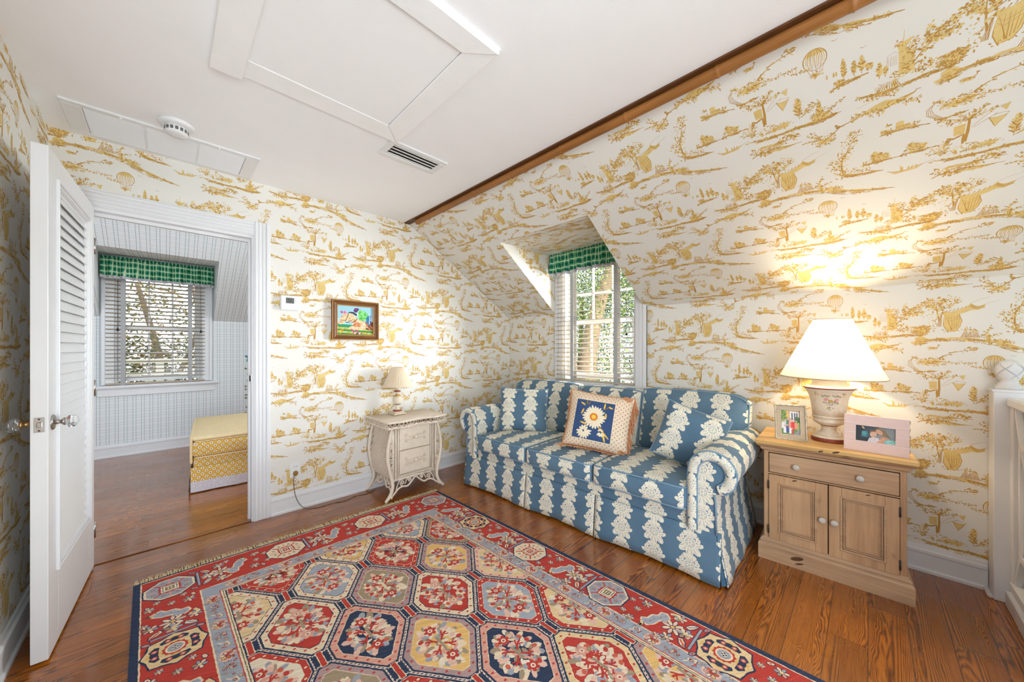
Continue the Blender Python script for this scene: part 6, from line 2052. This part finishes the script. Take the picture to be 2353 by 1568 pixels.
b = MB(); b.tube([(w / 2 - .004 + .004 * math.sin(t * 1.5), .052 + .006 * math.sin(t * .9), .01 + t * .0088) for t in range(20)], .004, 6)
b.build('easel_wavy_edge', 'silver', e)

# ------------------------------------------------------------------ newel post and stair railing
NP = empty('newel_post', (2.945, -.485, 0)); tag(NP, 'white square newel post with a carved ball finial against the papered wall', 'newel post')
b = MB(); b.cbox(-.047, .052, -.052, .052, 0, 1.022, .003); b.build('shaft', 'trim', NP)
b = MB()
for s_ in (0, 1):
    if s_ == 0: b.cbox(-.0490, -.046, -.012, .006, .19, .90, .002)
    else: b.cbox(-.012, .006, -.0555, -.051, .19, .90, .002)
b.cbox(-.05, .053, .046, .056, .95, 1.0, .002) if False else None
b.build('raised_fillet', 'trim', NP)
b = MB(); b.cbox(-.0475, .054, -.056, .056, 1.02, 1.034, .003); b.build('cap', 'trim', NP)
b = MB()
frame_pts = [(-.047, .052), (-.047, -.052), (.05, -.052)]
b.cbox(-.047, .05, .051, .070, 0, .022, .006); b.build('shoe_moulding', 'trim', NP)
EG = [(.041, 1.033), (.043, 1.040), (.042, 1.050), (.037, 1.054), (.036, 1.060), (.030, 1.065), (.027, 1.072), (.029, 1.079), (.035, 1.088), (.040, 1.102), (.0425, 1.118), (.042, 1.134), (.038, 1.150), (.031, 1.163), (.022, 1.172), (.010, 1.177), (.002, 1.178)]
b = MB(); b.lathe(EG, 36); fi = b.build('finial', 'stone', NP)
GR = plain('grey_groove', srgb(188, 188, 190), .8, .2)
def eggp(a, z):
    r_ = EG[-1][0]
    for (r0, z0), (r1, z1) in zip(EG, EG[1:]):
        if z0 <= z <= z1: r_ = r0 + (r1 - r0) * (z - z0) / (z1 - z0)
    return ((r_ + .0004) * math.cos(a), (r_ + .0004) * math.sin(a), z)
for k in range(4):
    for sg in (-1, 1):
        b = MB(); b.tube([eggp(2 * PI * k / 4 + (0 if sg > 0 else .8) + sg * t * .10, 1.086 + .0042 * t) for t in range(19)], [.0006 + .0016 * math.sin(PI * t / 18) for t in range(19)], 6)
        b.build('carved_groove', GR, fi)

SR = empty('stair_railing', (2.40, -.492, 0)); tag(SR, 'white lattice stair railing running out from the newel post', 'railing')
def rb(b, x0, x1, y0, y1, z0, z1, c=.004): b.cbox(x0 - 2.40, x1 - 2.40, y0, y1, z0, z1, c)
b = MB(); rb(b, 1.70, 2.893, -.030, .022, .955, .998, .008); b.build('handrail', 'trim', SR)
b = MB(); rb(b, 1.70, 2.893, -.022, .014, .072, .118); rb(b, 1.70, 2.878, -.035, .028, .0, .072, .004); b.build('bottom_rail', 'trim', SR)
for xa in (2.857, 1.70, 2.28):
    b = MB(); rb(b, xa, xa + .036, -.020, .012, .118, .955); b.build('stile', 'trim', SR)
BN = [0]
def bar(b, x0, z0, x1, z1, w=.026):
    BN[0] += 1; dd = .0004 * (BN[0] % 12)
    dx, dz = x1 - x0, z1 - z0; l = math.hypot(dx, dz); px_, pz_ = -dz / l * w / 2, dx / l * w / 2
    b.prism([(x0 - 2.40 + px_, z0 + pz_), (x1 - 2.40 + px_, z1 + pz_), (x1 - 2.40 - px_, z1 - pz_), (x0 - 2.40 - px_, z0 - pz_)], -.016 + dd, .008 - dd, lambda a, c, d: (a, d, c))
b = MB()
for xa, xb in ((2.32, 2.862), (1.74, 2.28)):
    ca, cb_ = xa + (xb - xa) * .16, xb - (xb - xa) * .16; za, zb = .118 + .16, .955 - .17
    bar(b, ca, za, ca, zb); bar(b, cb_, za, cb_, zb); bar(b, ca, za, cb_, za); bar(b, ca, zb, cb_, zb)
    bar(b, xa, .118, ca, za); bar(b, xb, .118, cb_, za); bar(b, xa, .955, ca, zb); bar(b, xb, .955, cb_, zb)
    bar(b, ca, za, cb_, zb); bar(b, ca, zb, cb_, za)
b.build('lattice', 'trim', SR)
b = MB(); rb(b, 1.70, 2.892, -.034, -.028, .075, .955, .001); b.build('backing_panel', 'paint', SR)
# ------------------------------------------------------------------ rug
RUG = empty('rug', (1.674, 2.61, 0)); tag(RUG, 'red and navy patterned wool rug with a grid of flowered octagons and a fringed end', 'rug')
th_ = math.radians(-1.8)
REX = (math.cos(th_), math.sin(th_)); REY = (math.sin(th_), -math.cos(th_))
RWID, RLEN = 1.79, 2.98
def rpt(a, c, h):
    a2 = a - RWID + .055 * c
    # slightly wavy edge
    return (REX[0] * a2 + REY[0] * c, REX[1] * a2 + REY[1] * c, h)
RH = .0065
RC = dict(red=(188, 70, 62), red2=(202, 96, 84), navy=(56, 66, 90), teal=(50, 86, 116), cream=(232, 210, 180), sand=(226, 198, 152), yellow=(228, 186, 118), grey=(162, 164, 174), blue=(164, 170, 182), taupe=(164, 146, 122), mauve=(176, 148, 146), pink=(218, 162, 144), lpink=(226, 186, 168), brown=(92, 56, 50), olive=(132, 120, 84), white=(232, 218, 196), coral=(206, 104, 82))
RK = list(RC)
def rugmat(c, nm):
    M = Mat('rug_wool_' + nm, 0.95, 0.08)
    x, y, z = M.coord('Object')
    base = srgb(*c)
    ab = M.noise(M.comb(x * 9.0 + y * 5.0, y * 120.0 + x * 60.0, 0.0), 1.0, 2, 0.6)
    kn = M.noise(M.comb(x * 330.0, y * 330.0, 0.0), 1.0, 1, 0.5)
    v = ab * 0.65 + kn * 0.35
    M.col(M.ramp(v, [(0.28, tuple(q * .74 for q in base[:3]) + (1,)), (0.5, base), (0.74, tuple(min(1, q * 1.25 + .01) for q in base[:3]) + (1,))]))
    M.bump(kn, .25, .002)
    return M.m
RM = [rugmat(RC[k], k) for k in RK]
rb_ = MB(); RR = random.Random(77); rcount = [0]
FA0, FA1, FB0, FB1 = .328, 1.478, .370, RLEN - .370
CLIP_ALL = half_planes([(0, 0), (RWID, 0), (RWID, RLEN), (0, RLEN)])
CLIP_F = half_planes([(FA0, FB0), (FA1, FB0), (FA1, FB1), (FA0, FB1)])
def jag(pts, step=.009, amp=.0012):
    out = []
    n = len(pts)
    for i in range(n):
        (x0, y0), (x1, y1) = pts[i], pts[(i + 1) % n]
        l = math.hypot(x1 - x0, y1 - y0); k = max(1, int(l / step))
        for j in range(k):
            t = j / k; s_ = RR.uniform(-amp, amp) if j else 0
            out.append((x0 + (x1 - x0) * t - (y1 - y0) / (l + 1e-9) * s_, y0 + (y1 - y0) * t + (x1 - x0) / (l + 1e-9) * s_))
    return out
def rp(pts, c, lvl=0, clip=CLIP_ALL, jg=True):
    if jg: pts = jag(pts)
    if clip:
        if not all(a * x + b_ * y <= cc for x, y in pts for a, b_, cc in clip): pts = clip_poly(pts, clip)
        if len(pts) < 3: return
    rcount[0] += 1
    h = RH + lvl * .00010 + (rcount[0] % 977) * 6e-8
    rb_.add([rpt(x, y, h) for x, y in pts], [list(range(len(pts)))], RK.index(c))
def rell(x, y, rx, ry, c, lvl, n=10, rot=0.0, clip=CLIP_ALL): rp(ellipse(x, y, rx, ry, n, rot), c, lvl, clip, False)
def rst(pts, w, c, lvl, clip=CLIP_ALL): rp(stroke_poly(pts, w), c, lvl, clip, False)
def rect(x0, x1, y0, y1, c, lvl, clip=CLIP_ALL): rp([(x0, y0), (x1, y0), (x1, y1), (x0, y1)], c, lvl, clip)
# slab
rb_.add([rpt(*p) for p in ((0, 0, 0), (RWID, 0, 0), (RWID, RLEN, 0), (0, RLEN, 0), (0, 0, RH), (RWID, 0, RH), (RWID, RLEN, RH), (0, RLEN, RH))], [(3, 2, 1, 0), (4, 5, 6, 7), (0, 1, 5, 4), (1, 2, 6, 5), (2, 3, 7, 6), (3, 0, 4, 7)], RK.index('navy'))
rect(.026, RWID - .026, .012, RLEN - .012, 'cream', 1); rect(.031, RWID - .031, .018, RLEN - .018, 'red', 2)
GB = .085
for k, (o, c) in enumerate(((GB + .008, 'cream'), (GB + .002, 'blue'), (.024, 'red2'), (.019, 'white'), (.013, 'olive'), (.009, 'cream'), (.004, 'navy'), (0, 'navy'))):
    rect(FA0 - o, FA1 + o, FB0 - o, FB1 + o, c, 3 + k)
def flower(x, y, r_, cs, lvl, n=6, clip=CLIP_ALL, core='red'):
    for i in range(n):
        a = 2 * PI * i / n + .3
        rell(x + r_ * .6 * math.cos(a), y + r_ * .6 * math.sin(a), r_ * .42, r_ * .30, 'navy', lvl, 8, a, clip); rell(x + r_ * .6 * math.cos(a), y + r_ * .6 * math.sin(a), r_ * .34, r_ * .22, cs[i % len(cs)], lvl + 1, 8, a, clip)
    rell(x, y, r_ * .28, r_ * .28, core, lvl + 2, 7, 0, clip)
def bud(x, y, r_, a, c, lvl, clip=CLIP_ALL):
    rell(x, y, r_, r_ * .62, 'navy', lvl, 9, a, clip); rell(x, y, r_ * .78, r_ * .42, c, lvl + 1, 9, a, clip); rell(x, y, r_ * .3, r_ * .2, RR.choice(('red', 'pink', 'navy')), lvl + 2, 6, a, clip)
# guard band: vines and buds
def along(side, t, o):
    """t: 0..1 position along a border side, o: offset outwards from the field"""
    if side == 0: return (FA1 + o, FB0 + (FB1 - FB0) * t)
    if side == 1: return (FA0 - o, FB0 + (FB1 - FB0) * t)
    if side == 2: return (FA0 + (FA1 - FA0) * t, FB0 - o)
    return (FA0 + (FA1 - FA0) * t, FB1 + o)
for side in range(4):
    n = 30 if side < 2 else 15
    for i in range(n):
        x, y = along(side, (i + .5) / n, .055); vert = side < 2
        rell(x, y, .028 if vert else .036, .036 if vert else .028, ('lpink', 'grey', 'blue')[i % 3], 11, 9)
        for k in range(9): bud(x + RR.uniform(-.032, .032), y + RR.uniform(-.036, .036), RR.uniform(.005, .009), RR.uniform(0, 3), RR.choice(('cream', 'lpink', 'white', 'sand', 'grey', 'coral')), 12) if abs(x - along(side, (i + .5) / n, .055)[0]) < 1 else None
        if i % 3 == 0: flower(x, y, .026, ('lpink', 'coral', 'yellow', 'white'), 12, 6)
        elif i % 3 == 1:
            for k in range(5): bud(x + RR.uniform(-.018, .018), y + RR.uniform(-.022, .022), .009, RR.uniform(0, 3), RR.choice(('cream', 'pink', 'white', 'coral')), 12)
        else:
            rst([(x - .018, y - .02), (x - .004, y - .006), (x + .010, y - .010), (x + .016, y + .012), (x, y + .020)], .006, 'cream', 12); rst([(x - .012, y + .016), (x + .008, y + .024)], .005, 'red', 13); bud(x + .004, y + .004, .009, 1, 'pink', 13)
# main border medallions
BC = {0: RWID - .128 + .016, 1: .128, 2: .150, 3: RLEN - .150}
def octp(x, y, rx, ry, cut=.38): 
    return [(x - rx * cut, y - ry), (x + rx * cut, y - ry), (x + rx, y - ry * cut), (x + rx, y + ry * cut), (x + rx * cut, y + ry), (x - rx * cut, y + ry), (x - rx, y + ry * cut), (x - rx, y - ry * cut)]
def med_oct(x, y, field, rot):
    r_ = .094
    rp(octp(x, y, r_ + .006, r_ + .006), 'navy', 6); rp(octp(x, y, r_, r_), 'cream', 7); rp(octp(x, y, r_ - .009, r_ - .009), field, 8)
    for k in range(8):
        a = 2 * PI * k / 8 + .39; rell(x + .066 * math.cos(a), y + .066 * math.sin(a), .008, .006, 'navy', 9, 7, a); rell(x + .066 * math.cos(a), y + .066 * math.sin(a), .0055, .004, 'grey' if field != 'grey' else 'pink', 10, 7, a)
        rst([(x + .05 * math.cos(a - .39), y + .05 * math.sin(a - .39)), (x + .082 * math.cos(a - .39), y + .082 * math.sin(a - .39))], .008, 'red2' if k % 2 else 'pink', 9)
    z = []
    for k in range(24): q = .050 if k % 2 else .041; a = 2 * PI * k / 24; m = max(abs(math.cos(a)), abs(math.sin(a))) ** .7; z.append((x + q * math.cos(a) / m * .92, y + q * math.sin(a) / m * .92))
    rp(z, 'red', 10); 
    for k, (q, c) in enumerate(((.033, 'cream'), (.027, 'navy'), (.0245, 'white'), (.017, 'olive' if field == 'grey' else 'red'))): rect(x - q, x + q, y - q * .95, y + q * .95, c, 11 + k)
    for dx in (-.006, .006):
        for dy in (-.006, .006): rell(x + dx, y + dy, .0045, .0045, 'white', 15, 6)
def med_quad(x, y):
    r_ = .094
    star = []
    for k in range(16):
        a = 2 * PI * k / 16; q = (1.0, .90, 1.06, .90)[k % 4] * r_ * 1.06; star.append((x + q * math.cos(a), y + q * math.sin(a)))
    rp([(p[0] + (p[0] - x) * .07, p[1] + (p[1] - y) * .07) for p in star], 'navy', 6); rp(star, 'sand', 7)
    rect(x - .012, x + .012, y - .085, y + .085, 'yellow', 8); rect(x - .085, x + .085, y - .012, y + .012, 'yellow', 8)
    for k in range(4):
        a = PI / 4 + k * PI / 2; c_, s_ = math.cos(a), math.sin(a)
        def q(u, v): return (x + u * c_ - v * s_, y + u * s_ + v * c_)
        a2 = k * PI / 2; c2, s2 = math.cos(a2), math.sin(a2)
        def q2(u, v): return (x + u * c2 - v * s2, y + u * s2 + v * c2)
        rp([q2(.046, -.040), q2(.060, -.046), q2(.078, -.026), q2(.072, -.012), q2(.076, 0), q2(.072, .012), q2(.078, .026), q2(.060, .046), q2(.046, .040), q2(.050, 0)], 'navy', 9)
        for v in (-.020, .020): 
            p = q2(.061, v); rell(p[0], p[1], .010, .010, 'red2', 10, 9); rell(p[0], p[1], .005, .005, 'lpink', 11, 7)
    z = []
    for k in range(24): a = 2 * PI * k / 24; q_ = (.042 if k % 2 else .036); z.append((x + q_ * math.cos(a), y + q_ * math.sin(a)))
    rp(z, 'red', 11); rell(x, y, .031, .031, 'cream', 12, 14); rell(x, y, .024, .024, 'grey', 13, 12); rell(x, y, .012, .012, 'white', 14, 8)
    for dx, dy in ((-.007, 0), (.007, 0), (0, -.007), (0, .007)): rell(x + dx, y + dy, .004, .004, 'navy', 15, 6)
def between(P, hw):
    """ornament between two medallions; P(s,o): s along, o across (-1..1 scaled by hw)"""
    def T(pts): return [P(s, o) for s, o in pts]
    # curling ribbon
    rp(T([(-.060, -.062), (-.030, -.070), (-.008, -.040), (.002, -.005), (.028, .012), (.030, .044), (.008, .066), (-.020, .058), (-.022, .030), (-.044, .012), (-.050, -.020), (-.072, -.036)]), 'cream', 6)
    rp(T([(-.056, -.056), (-.030, -.062), (-.012, -.036), (-.004, .000), (.022, .016), (.024, .042), (.006, .058), (-.015, .052), (-.016, .026), (-.038, .008), (-.044, -.024), (-.066, -.036)]), 'blue', 7)
    for s, o in ((-.045, -.045), (-.03, -.03), (-.025, -.005), (-.005, .02), (.008, .04)): 
        p = P(s, o); rell(p[0], p[1], .003, .003, 'red', 8, 5)
    for sg in (-1, 1):
        a = [(-.018 + sg * .034, sg * .074), (-.006 + sg * .046, sg * .086), (.006 + sg * .055, sg * .074), (.000 + sg * .055, sg * .058), (-.012 + sg * .05, sg * .062)]
        rst(T(a), .020, 'navy', 6); rst(T(a), .014, 'sand', 7)
    # star flower
    c = P(.055, .0)
    for k in range(8):
        a = 2 * PI * k / 8; p0 = P(.055 + .028 * math.cos(a), .028 * math.sin(a)); rot = math.atan2(p0[1] - c[1], p0[0] - c[0])
        rell(p0[0] , p0[1], .021, .0105, 'navy', 6, 9, rot); rell(p0[0], p0[1], .0175, .0075, 'cream' if k % 2 else 'lpink', 7, 9, rot)
    rell(c[0], c[1], .009, .009, 'yellow', 8, 8)
    for s, o, r_ in ((-.088, .062, .026), (.058, -.072, .029), (.060, .074, .028), (-.105, -.075, .022), (-.105, .0, .018), (.106, .0, .034), (.118, .0, .020), (.022, -.092, .018), (-.150, .045, .016), (-.150, -.05, .016)):
        p = P(s, o); flower(p[0], p[1], r_, ('grey', 'cream', 'pink', 'taupe'), 6, 6, core='sand')
    # wing leaves and a bar
    for sg in (-1, 1):
        rp(T([(.090, sg * .040), (.110, sg * .030), (.128, sg * .050), (.138, sg * .082), (.118, sg * .080), (.102, sg * .066)]), 'navy', 6); rp(T([(.094, sg * .042), (.109, sg * .035), (.124, sg * .052), (.133, sg * .077), (.118, sg * .075), (.105, sg * .063)]), 'cream', 7); rst(T([(.102, sg * .044), (.118, sg * .060), (.128, sg * .074)]), .008, 'grey' if sg > 0 else 'coral', 8)
    rst(T([(.146, -.075), (.146, .075)]), .014, 'navy', 6); rst(T([(.146, -.072), (.146, .072)]), .009, 'grey', 7)
    for sg in (-1, 1):
        p = P(.165, sg * .085); bud(p[0], p[1], .018, 0.5, 'mauve', 6); p = P(-.125, sg * .08); bud(p[0], p[1], .016, 1.2, 'cream', 6)
seq_r = ['g', 'q', 'c', 'g', 'q', 'c', 'g']
for side in range(4):
    if side < 2:
        for i in range(6):
            y = .146 + i * .515
            x = RWID - .131 if side == 0 else .131
            k = ('g', 'q', 'c', 'g', 'q', 'c')[i]
            (med_quad(x, y) if k == 'q' else med_oct(x, y, 'grey' if k == 'g' else 'cream', 0))
            if i < 5: between(lambda s, o, x=x, y=y: (x + o, y + .262 + s), .1)
    else:
        y = .150 if side == 2 else RLEN - .150
        for i in range(1, 3):
            x = .131 + i * .509; med_oct(x, y, 'cream' if i == 1 or True else 'grey', 0)
        for i in range(3):
            x = .131 + i * .509; between(lambda s, o, x=x, y=y: (x + .254 - s, y + o), .1)
# field: lattice of truncated diamonds
HA, HB = .1868, .2535
def cell(x, y, s, cut=.075):
    return [(x + HA * s * u, y + HB * s * v) for u, v in ((.84, -.16), (.84, .16), (.12, .88), (-.12, .88), (-.84, .16), (-.84, -.16), (-.12, -.88), (.12, -.88))]
COLS = {(-2, 2): ('red', 'cream'), }
def scheme(i, j):
    """column i (-3..3 steps of half cell), row j"""
    known = {(1, 1): ('red', 'red'), (-1, 1): ('blue', 'cream'), (0, 2): ('taupe', 'mauve'), (2, 2): ('yellow', 'mauve'), (1, 3): ('red', 'cream'), (-1, 3): ('navy', 'pink'), (-2, 2): ('red', 'cream'), (0, 4): ('yellow', 'mauve'), (2, 4): ('blue', 'red'), (1, 5): ('navy', 'pink'), (-2, 4): ('taupe', 'mauve'), (-1, 5): ('white', 'red'),
             (2, 6): ('red', 'sand'), (0, 6): ('red', 'cream'), (-2, 6): ('navy', 'pink'), (2, 0): ('blue', 'cream'), (0, 0): ('yellow', 'cream'), (-2, 0): ('red', 'red'), (3, 1): ('red', 'taupe'), (3, 3): ('sand', 'lpink'), (3, 5): ('sand', 'red'), (3, 7): ('yellow', 'mauve'), (-3, 1): ('sand', 'cream'), (-3, 3): ('white', 'red'), (-3, 5): ('blue', 'cream')}
    if (i, j) in known: return known[(i, j)]
    return (('red', 'cream'), ('yellow', 'mauve'), ('blue', 'red'), ('navy', 'pink'), ('taupe', 'cream'))[(i * 2 + j * 3) % 5]
cxm = (FA0 + FA1) / 2
for i in range(-4, 5):
    for j in range(0, 10):
        if (i + j) % 2: continue
        x = cxm + i * HA; y = FB0 + j * HB
        if x < FA0 - HA or x > FA1 + HA: continue
        fc, bc = scheme(i, j)
        cp = CLIP_F
        rp(cell(x, y, 1.0), 'white', 11, cp); rp(cell(x, y, .968), 'navy', 13, cp); rp(cell(x, y, .918), 'white' if bc == 'red' else bc, 14, cp); rp(cell(x, y, .906), bc, 15, cp)
        rp(cell(x, y, .768), 'cream' if bc != 'cream' else 'navy', 16, cp); rp(cell(x, y, .752), fc, 17, cp)
        # dots in the border band
        ring_ = cell(x, y, .838)
        for k in range(8):
            (x0, y0), (x1, y1) = ring_[k], ring_[(k + 1) % 8]
            l = math.hypot(x1 - x0, y1 - y0); n = max(1, int(l / .040))
            for q in range(n):
                t = (q + .5) / n; px_, py_ = x0 + (x1 - x0) * t, y0 + (y1 - y0) * t
                rp([(px_ - .005, py_ - .004), (px_ + .005, py_ - .004), (px_ + .005, py_ + .004), (px_ - .005, py_ + .004)], 'red' if bc != 'red' else 'cream', 16, cp, False)
        # dashes in the navy ladder between the cells
        lad = cell(x, y, .992)
        for k in (0, 1, 2, 4, 5, 6, 3, 7):
            (x0, y0), (x1, y1) = lad[k], lad[(k + 1) % 8]; l = math.hypot(x1 - x0, y1 - y0); n = int(l / .008)
            for q in range(n):
                t = (q + .5) / n; px_, py_ = x0 + (x1 - x0) * t, y0 + (y1 - y0) * t
                rp([(px_ - .002, py_ - .0025), (px_ + .002, py_ - .0025), (px_ + .002, py_ + .0025), (px_ - .002, py_ + .0025)], 'lpink' if q % 2 else 'navy', 13, cp, False)
        # short red bars at the side corners
        for sg in (-1, 1): rect(x + sg * HA - .0115, x + sg * HA + .0115, y - .044, y + .044, 'cream', 14, cp); rect(x + sg * HA - .0085, x + sg * HA + .0085, y - .042, y + .042, 'red', 15, cp)
        # medallion of flowers and leaves
        R2 = random.Random(i * 31 + j * 7 + 3)
        dk = 'brown' if fc in ('red',) and (i + j) % 4 else 'red'
        light = ('cream', 'white', 'taupe', 'lpink', 'grey') if fc != 'white' else ('grey', 'lpink', 'taupe', 'pink')
        n = 44
        for k in range(n):
            a = 2 * PI * k / n + R2.uniform(-.08, .08)
            q = R2.uniform(.62, 1.0)
            ex, ey = .088 * math.cos(a) * q, .120 * math.sin(a) * q
            rell(x + ex, y + ey, R2.uniform(.016, .028), R2.uniform(.010, .016), light[k % len(light)], 18 + k % 2, 7, a + R2.uniform(-.5, .5), cp)
        for k in range(30):
            a = 2 * PI * R2.random(); q = R2.uniform(.15, .80)
            rell(x + .072 * math.cos(a) * q, y + .09 * math.sin(a) * q, R2.uniform(.012, .022), R2.uniform(.006, .010), R2.choice(light + ('pink',)), 20, 7, R2.uniform(0, 3), cp)
        # branching arms, mirrored
        for sg in (-1, 1):
            for tg in (-1, 1):
                def q_(u, v): return (x + sg * u * .85, y + tg * v * .95)
                for pl, w in (([(.010, .010), (.026, .026), (.046, .038), (.058, .040)], .009), ([(.026, .028), (.034, .046), (.042, .056)], .007), ([(.036, .034), (.052, .024), (.060, .022)], .006)): rst([q_(*p) for p in pl], w, dk, 21, cp)
                for u, v in ((.072, .056), (.040, .088), (.086, .022)): rell(*q_(u, v), .013, .010, R2.choice(('red', 'coral', 'lpink', 'cream')), 22, 7, R2.uniform(0, 3), cp)
        rst([(x, y - .034), (x, y + .034)], .012, 'taupe' if fc != 'taupe' else 'cream', 21, cp)
        for yy in (-.082, .082):
            for k in range(6): a = 2 * PI * k / 6; rell(x + .016 * math.cos(a), y + yy + .016 * math.sin(a), .012, .009, 'red' if fc not in ('red',) else 'pink', 22, 7, a, cp)
            rell(x, y + yy, .011, .011, 'white', 23, 7, 0, cp); rell(x, y + yy, .005, .005, 'red', 24, 6, 0, cp)
# abrash free, build
rb_.build('pile', RM, RUG)
b = MB(); RR = random.Random(5)
for side, n in ((0, 330), (1, 330)):
    for i in range(n):
        a = RWID * (i + RR.uniform(.1, .9)) / n; c0 = 0 if side == 0 else RLEN; sg = -1 if side == 0 else 1
        L_ = RR.uniform(.030, .055); dx = RR.uniform(-.014, .014)
        p = [rpt(a, c0, .004), rpt(a + dx * .4, c0 + sg * L_ * .5, .006 + RR.uniform(0, .005)), rpt(a + dx, c0 + sg * L_, .004 + RR.uniform(0, .003))]
        b.tube(p, [.0024, .0032, .0030], 5)
fr2 = b.build('fringe', plain('rug_fringe_cotton', srgb(206, 184, 146), .95, .1, .12, 120), RUG); fr2['kind'] = 'stuff'

# ------------------------------------------------------------------ outside the windows
def tree(name, label, loc, trunk, crown, n, leafmat, seed, size=.07):
    e = empty(name, loc); tag(e, label, 'tree', 'trees outside the windows')
    R = random.Random(seed)
    b = MB()
    for pts, r0, r1 in trunk:
        c = catmull(pts, 5); b.tube(c, [r0 + (r1 - r0) * i / (len(c) - 1) for i in range(len(c))], 9)
    b.build('trunk', 'bark', e)
    b = MB()
    for cx_, cy_, cz, rx, ry, rz_ in crown:
        for _ in range(int(n / len(crown))):
            while True:
                v = Vector((R.uniform(-1, 1), R.uniform(-1, 1), R.uniform(-1, 1)))
                if v.length < 1: break
            p = Vector((cx_ + v.x * rx, cy_ + v.y * ry, cz + v.z * rz_))
            d = Vector((R.gauss(0, 1), R.gauss(0, 1), R.gauss(-.3, .7))).normalized(); s_ = d.cross(Vector((R.gauss(0, 1), R.gauss(0, 1), R.gauss(0, 1)))).normalized()
            l = size * R.uniform(.6, 1.3); w = l * .42
            b.add([p, p + d * l * .4 + s_ * w * .5, p + d * l, p + d * l * .45 - s_ * w * .5], [(0, 1, 2, 3)])
    b.build('crown', leafmat, e)
    return e
GZ = -2.6
tree('leafy_tree', 'leafy green tree with a leaning pale trunk outside the window above the sofa', (6.2, 4.1, GZ), [([(0, 0, 0), (.05, .02, 2.4), (.10, -.05, 4.0), (.35, -.25, 5.2), (.9, -.5, 6.4)], .24, .10), ([(.05, 0, 2.9), (-.1, .5, 4.0), (-.2, 1.1, 5.4)], .12, .05)],
     [(0, .2, 5.6, 1.9, 1.8, 1.3), (.6, -.8, 4.4, 1.4, 1.6, 1.2), (.3, 1.4, 4.6, 1.4, 1.2, 1.4), (.8, .2, 3.0, 1.2, 1.8, .8)], 20000, 'leaf', 4, .062)
tree('shrub', 'bright green shrub below the tree outside the window above the sofa', (5.2, 3.3, GZ), [([(0, 0, 0), (.03, 0, 1.0), (0, .05, 2.2)], .05, .02), ([(.05, .1, 0), (.2, .3, 1.2), (.3, .5, 2.4)], .04, .015)], [(0, .1, 2.55, .8, 1.3, .75), (.3, -.5, 2.1, .7, .8, .9)], 9000, 'leaf', 5, .05)
tree('autumn_tree', 'browning broad leaved tree outside the window of the far room', (.15, 8.9, GZ), [([(.1, 0, 0), (.05, 0, 2.0), (-.2, .1, 3.6), (-.5, .1, 5.0)], .10, .03), ([(.05, 0, 2.2), (.5, -.2, 3.4), (1.0, -.2, 4.4)], .07, .02), ([(-.1, 0, 3.0), (.3, .2, 4.2), (.2, .3, 5.2)], .05, .015), ([(0, 0, 2.4), (-.7, -.1, 3.3), (-1.2, -.1, 4.0)], .05, .015)],
     [(-.1, 0, 4.0, 1.5, .9, 1.2), (.5, .1, 3.2, 1.3, .8, .9), (-.8, 0, 3.1, .9, .8, 1.0)], 11000, 'leaf2', 6, .075)
tree('evergreen', 'dense dark green tree standing behind the leaning trunk outside the window above the sofa', (12.6, 8.6, GZ), [([(0, 0, 0), (0, 0, 3), (.1, 0, 6)], .22, .06)], [(0, 0, 4.6, 2.2, 4.4, 3.2), (.2, -1.5, 6.6, 1.8, 2.6, 2.2)], 18000, 'leaf', 14, .12)
lf = empty('lattice_fence', (0, 7.5, 0)); tag(lf, 'cream balcony railing with crossed bars outside the far room window', 'fence')
b = MB()
b.cbox(-1.6, 1.6, -.03, .03, 1.015, 1.075, .004); b.cbox(-1.6, 1.6, -.03, .03, .66, .71, .004); b.build('rail', 'slat', lf)
for x in (-1.2, -.05, 1.1):
    b = MB(); b.cbox(x - .045, x + .045, -.04, .04, .3, 1.08, .004); b.build('post', 'slat', lf)
b = MB()
for xa, xb in ((-1.155, -.095), (-.005, 1.055)):
    for (x0, z0, x1, z1) in ((xa, .71, (xa + xb) / 2, 1.015), ((xa + xb) / 2, 1.015, xb, .71), (xa, .86, xb, .86)):
        dx, dz = x1 - x0, z1 - z0; l = math.hypot(dx, dz); px_, pz_ = -dz / l * .022, dx / l * .022
        dd = .003 * (z0 == z1) + .0015 * (z0 > z1)
        b.prism([(x0 + px_, z0 + pz_), (x1 + px_, z1 + pz_), (x1 - px_, z1 - pz_), (x0 - px_, z0 - pz_)], -.02 + dd, .02 - dd, lambda a, c, d: (a, d, c))
b.build('crossed_bars', 'slat', lf)
b = MB(); b.box(-30, 30, 2.5, 40, GZ - .1, GZ); b.v = [v for v in b.v]
structure(b.build('ground', plain('garden_ground', srgb(120, 116, 90), .95, .1, .2, 1.5)))
import OpenImageIO as oiio,sys
import numpy as np
b=oiio.ImageBuf('/workdir/render_main.png');a=b.get_pixels(oiio.UINT8)
h,w=a.shape[:2];s=w/2353
pts=dict(gable=(720,560),gable2=(690,900),ceil=(700,330),ceilL=(250,150),ceilR=(1350,150),slopeR=(1960,300),slopeTop=(2080,120),slope=(1250,450),knee=(2180,1000),knee2=(1560,830),far=(350,970),farslope=(400,520),door=(150,420),doorlow=(170,1350),floorL=(300,1250),floorF=(300,1080),floorM=(1100,1180),floorR=(1900,1480),cab=(1840,1180),cabtop=(2020,1035),arm=(1700,1010),rugred=(1120,1150),cushblue=(1300,1000),base=(740,1130),dormerlid=(1290,540))
for k,(x,y) in pts.items():
    X,Y=int(x*s),int(y*s);p=a[Y-2:Y+3,X-2:X+3,:3].reshape(-1,3)
    print(k,(x,y),np.median(p,0).astype(int))
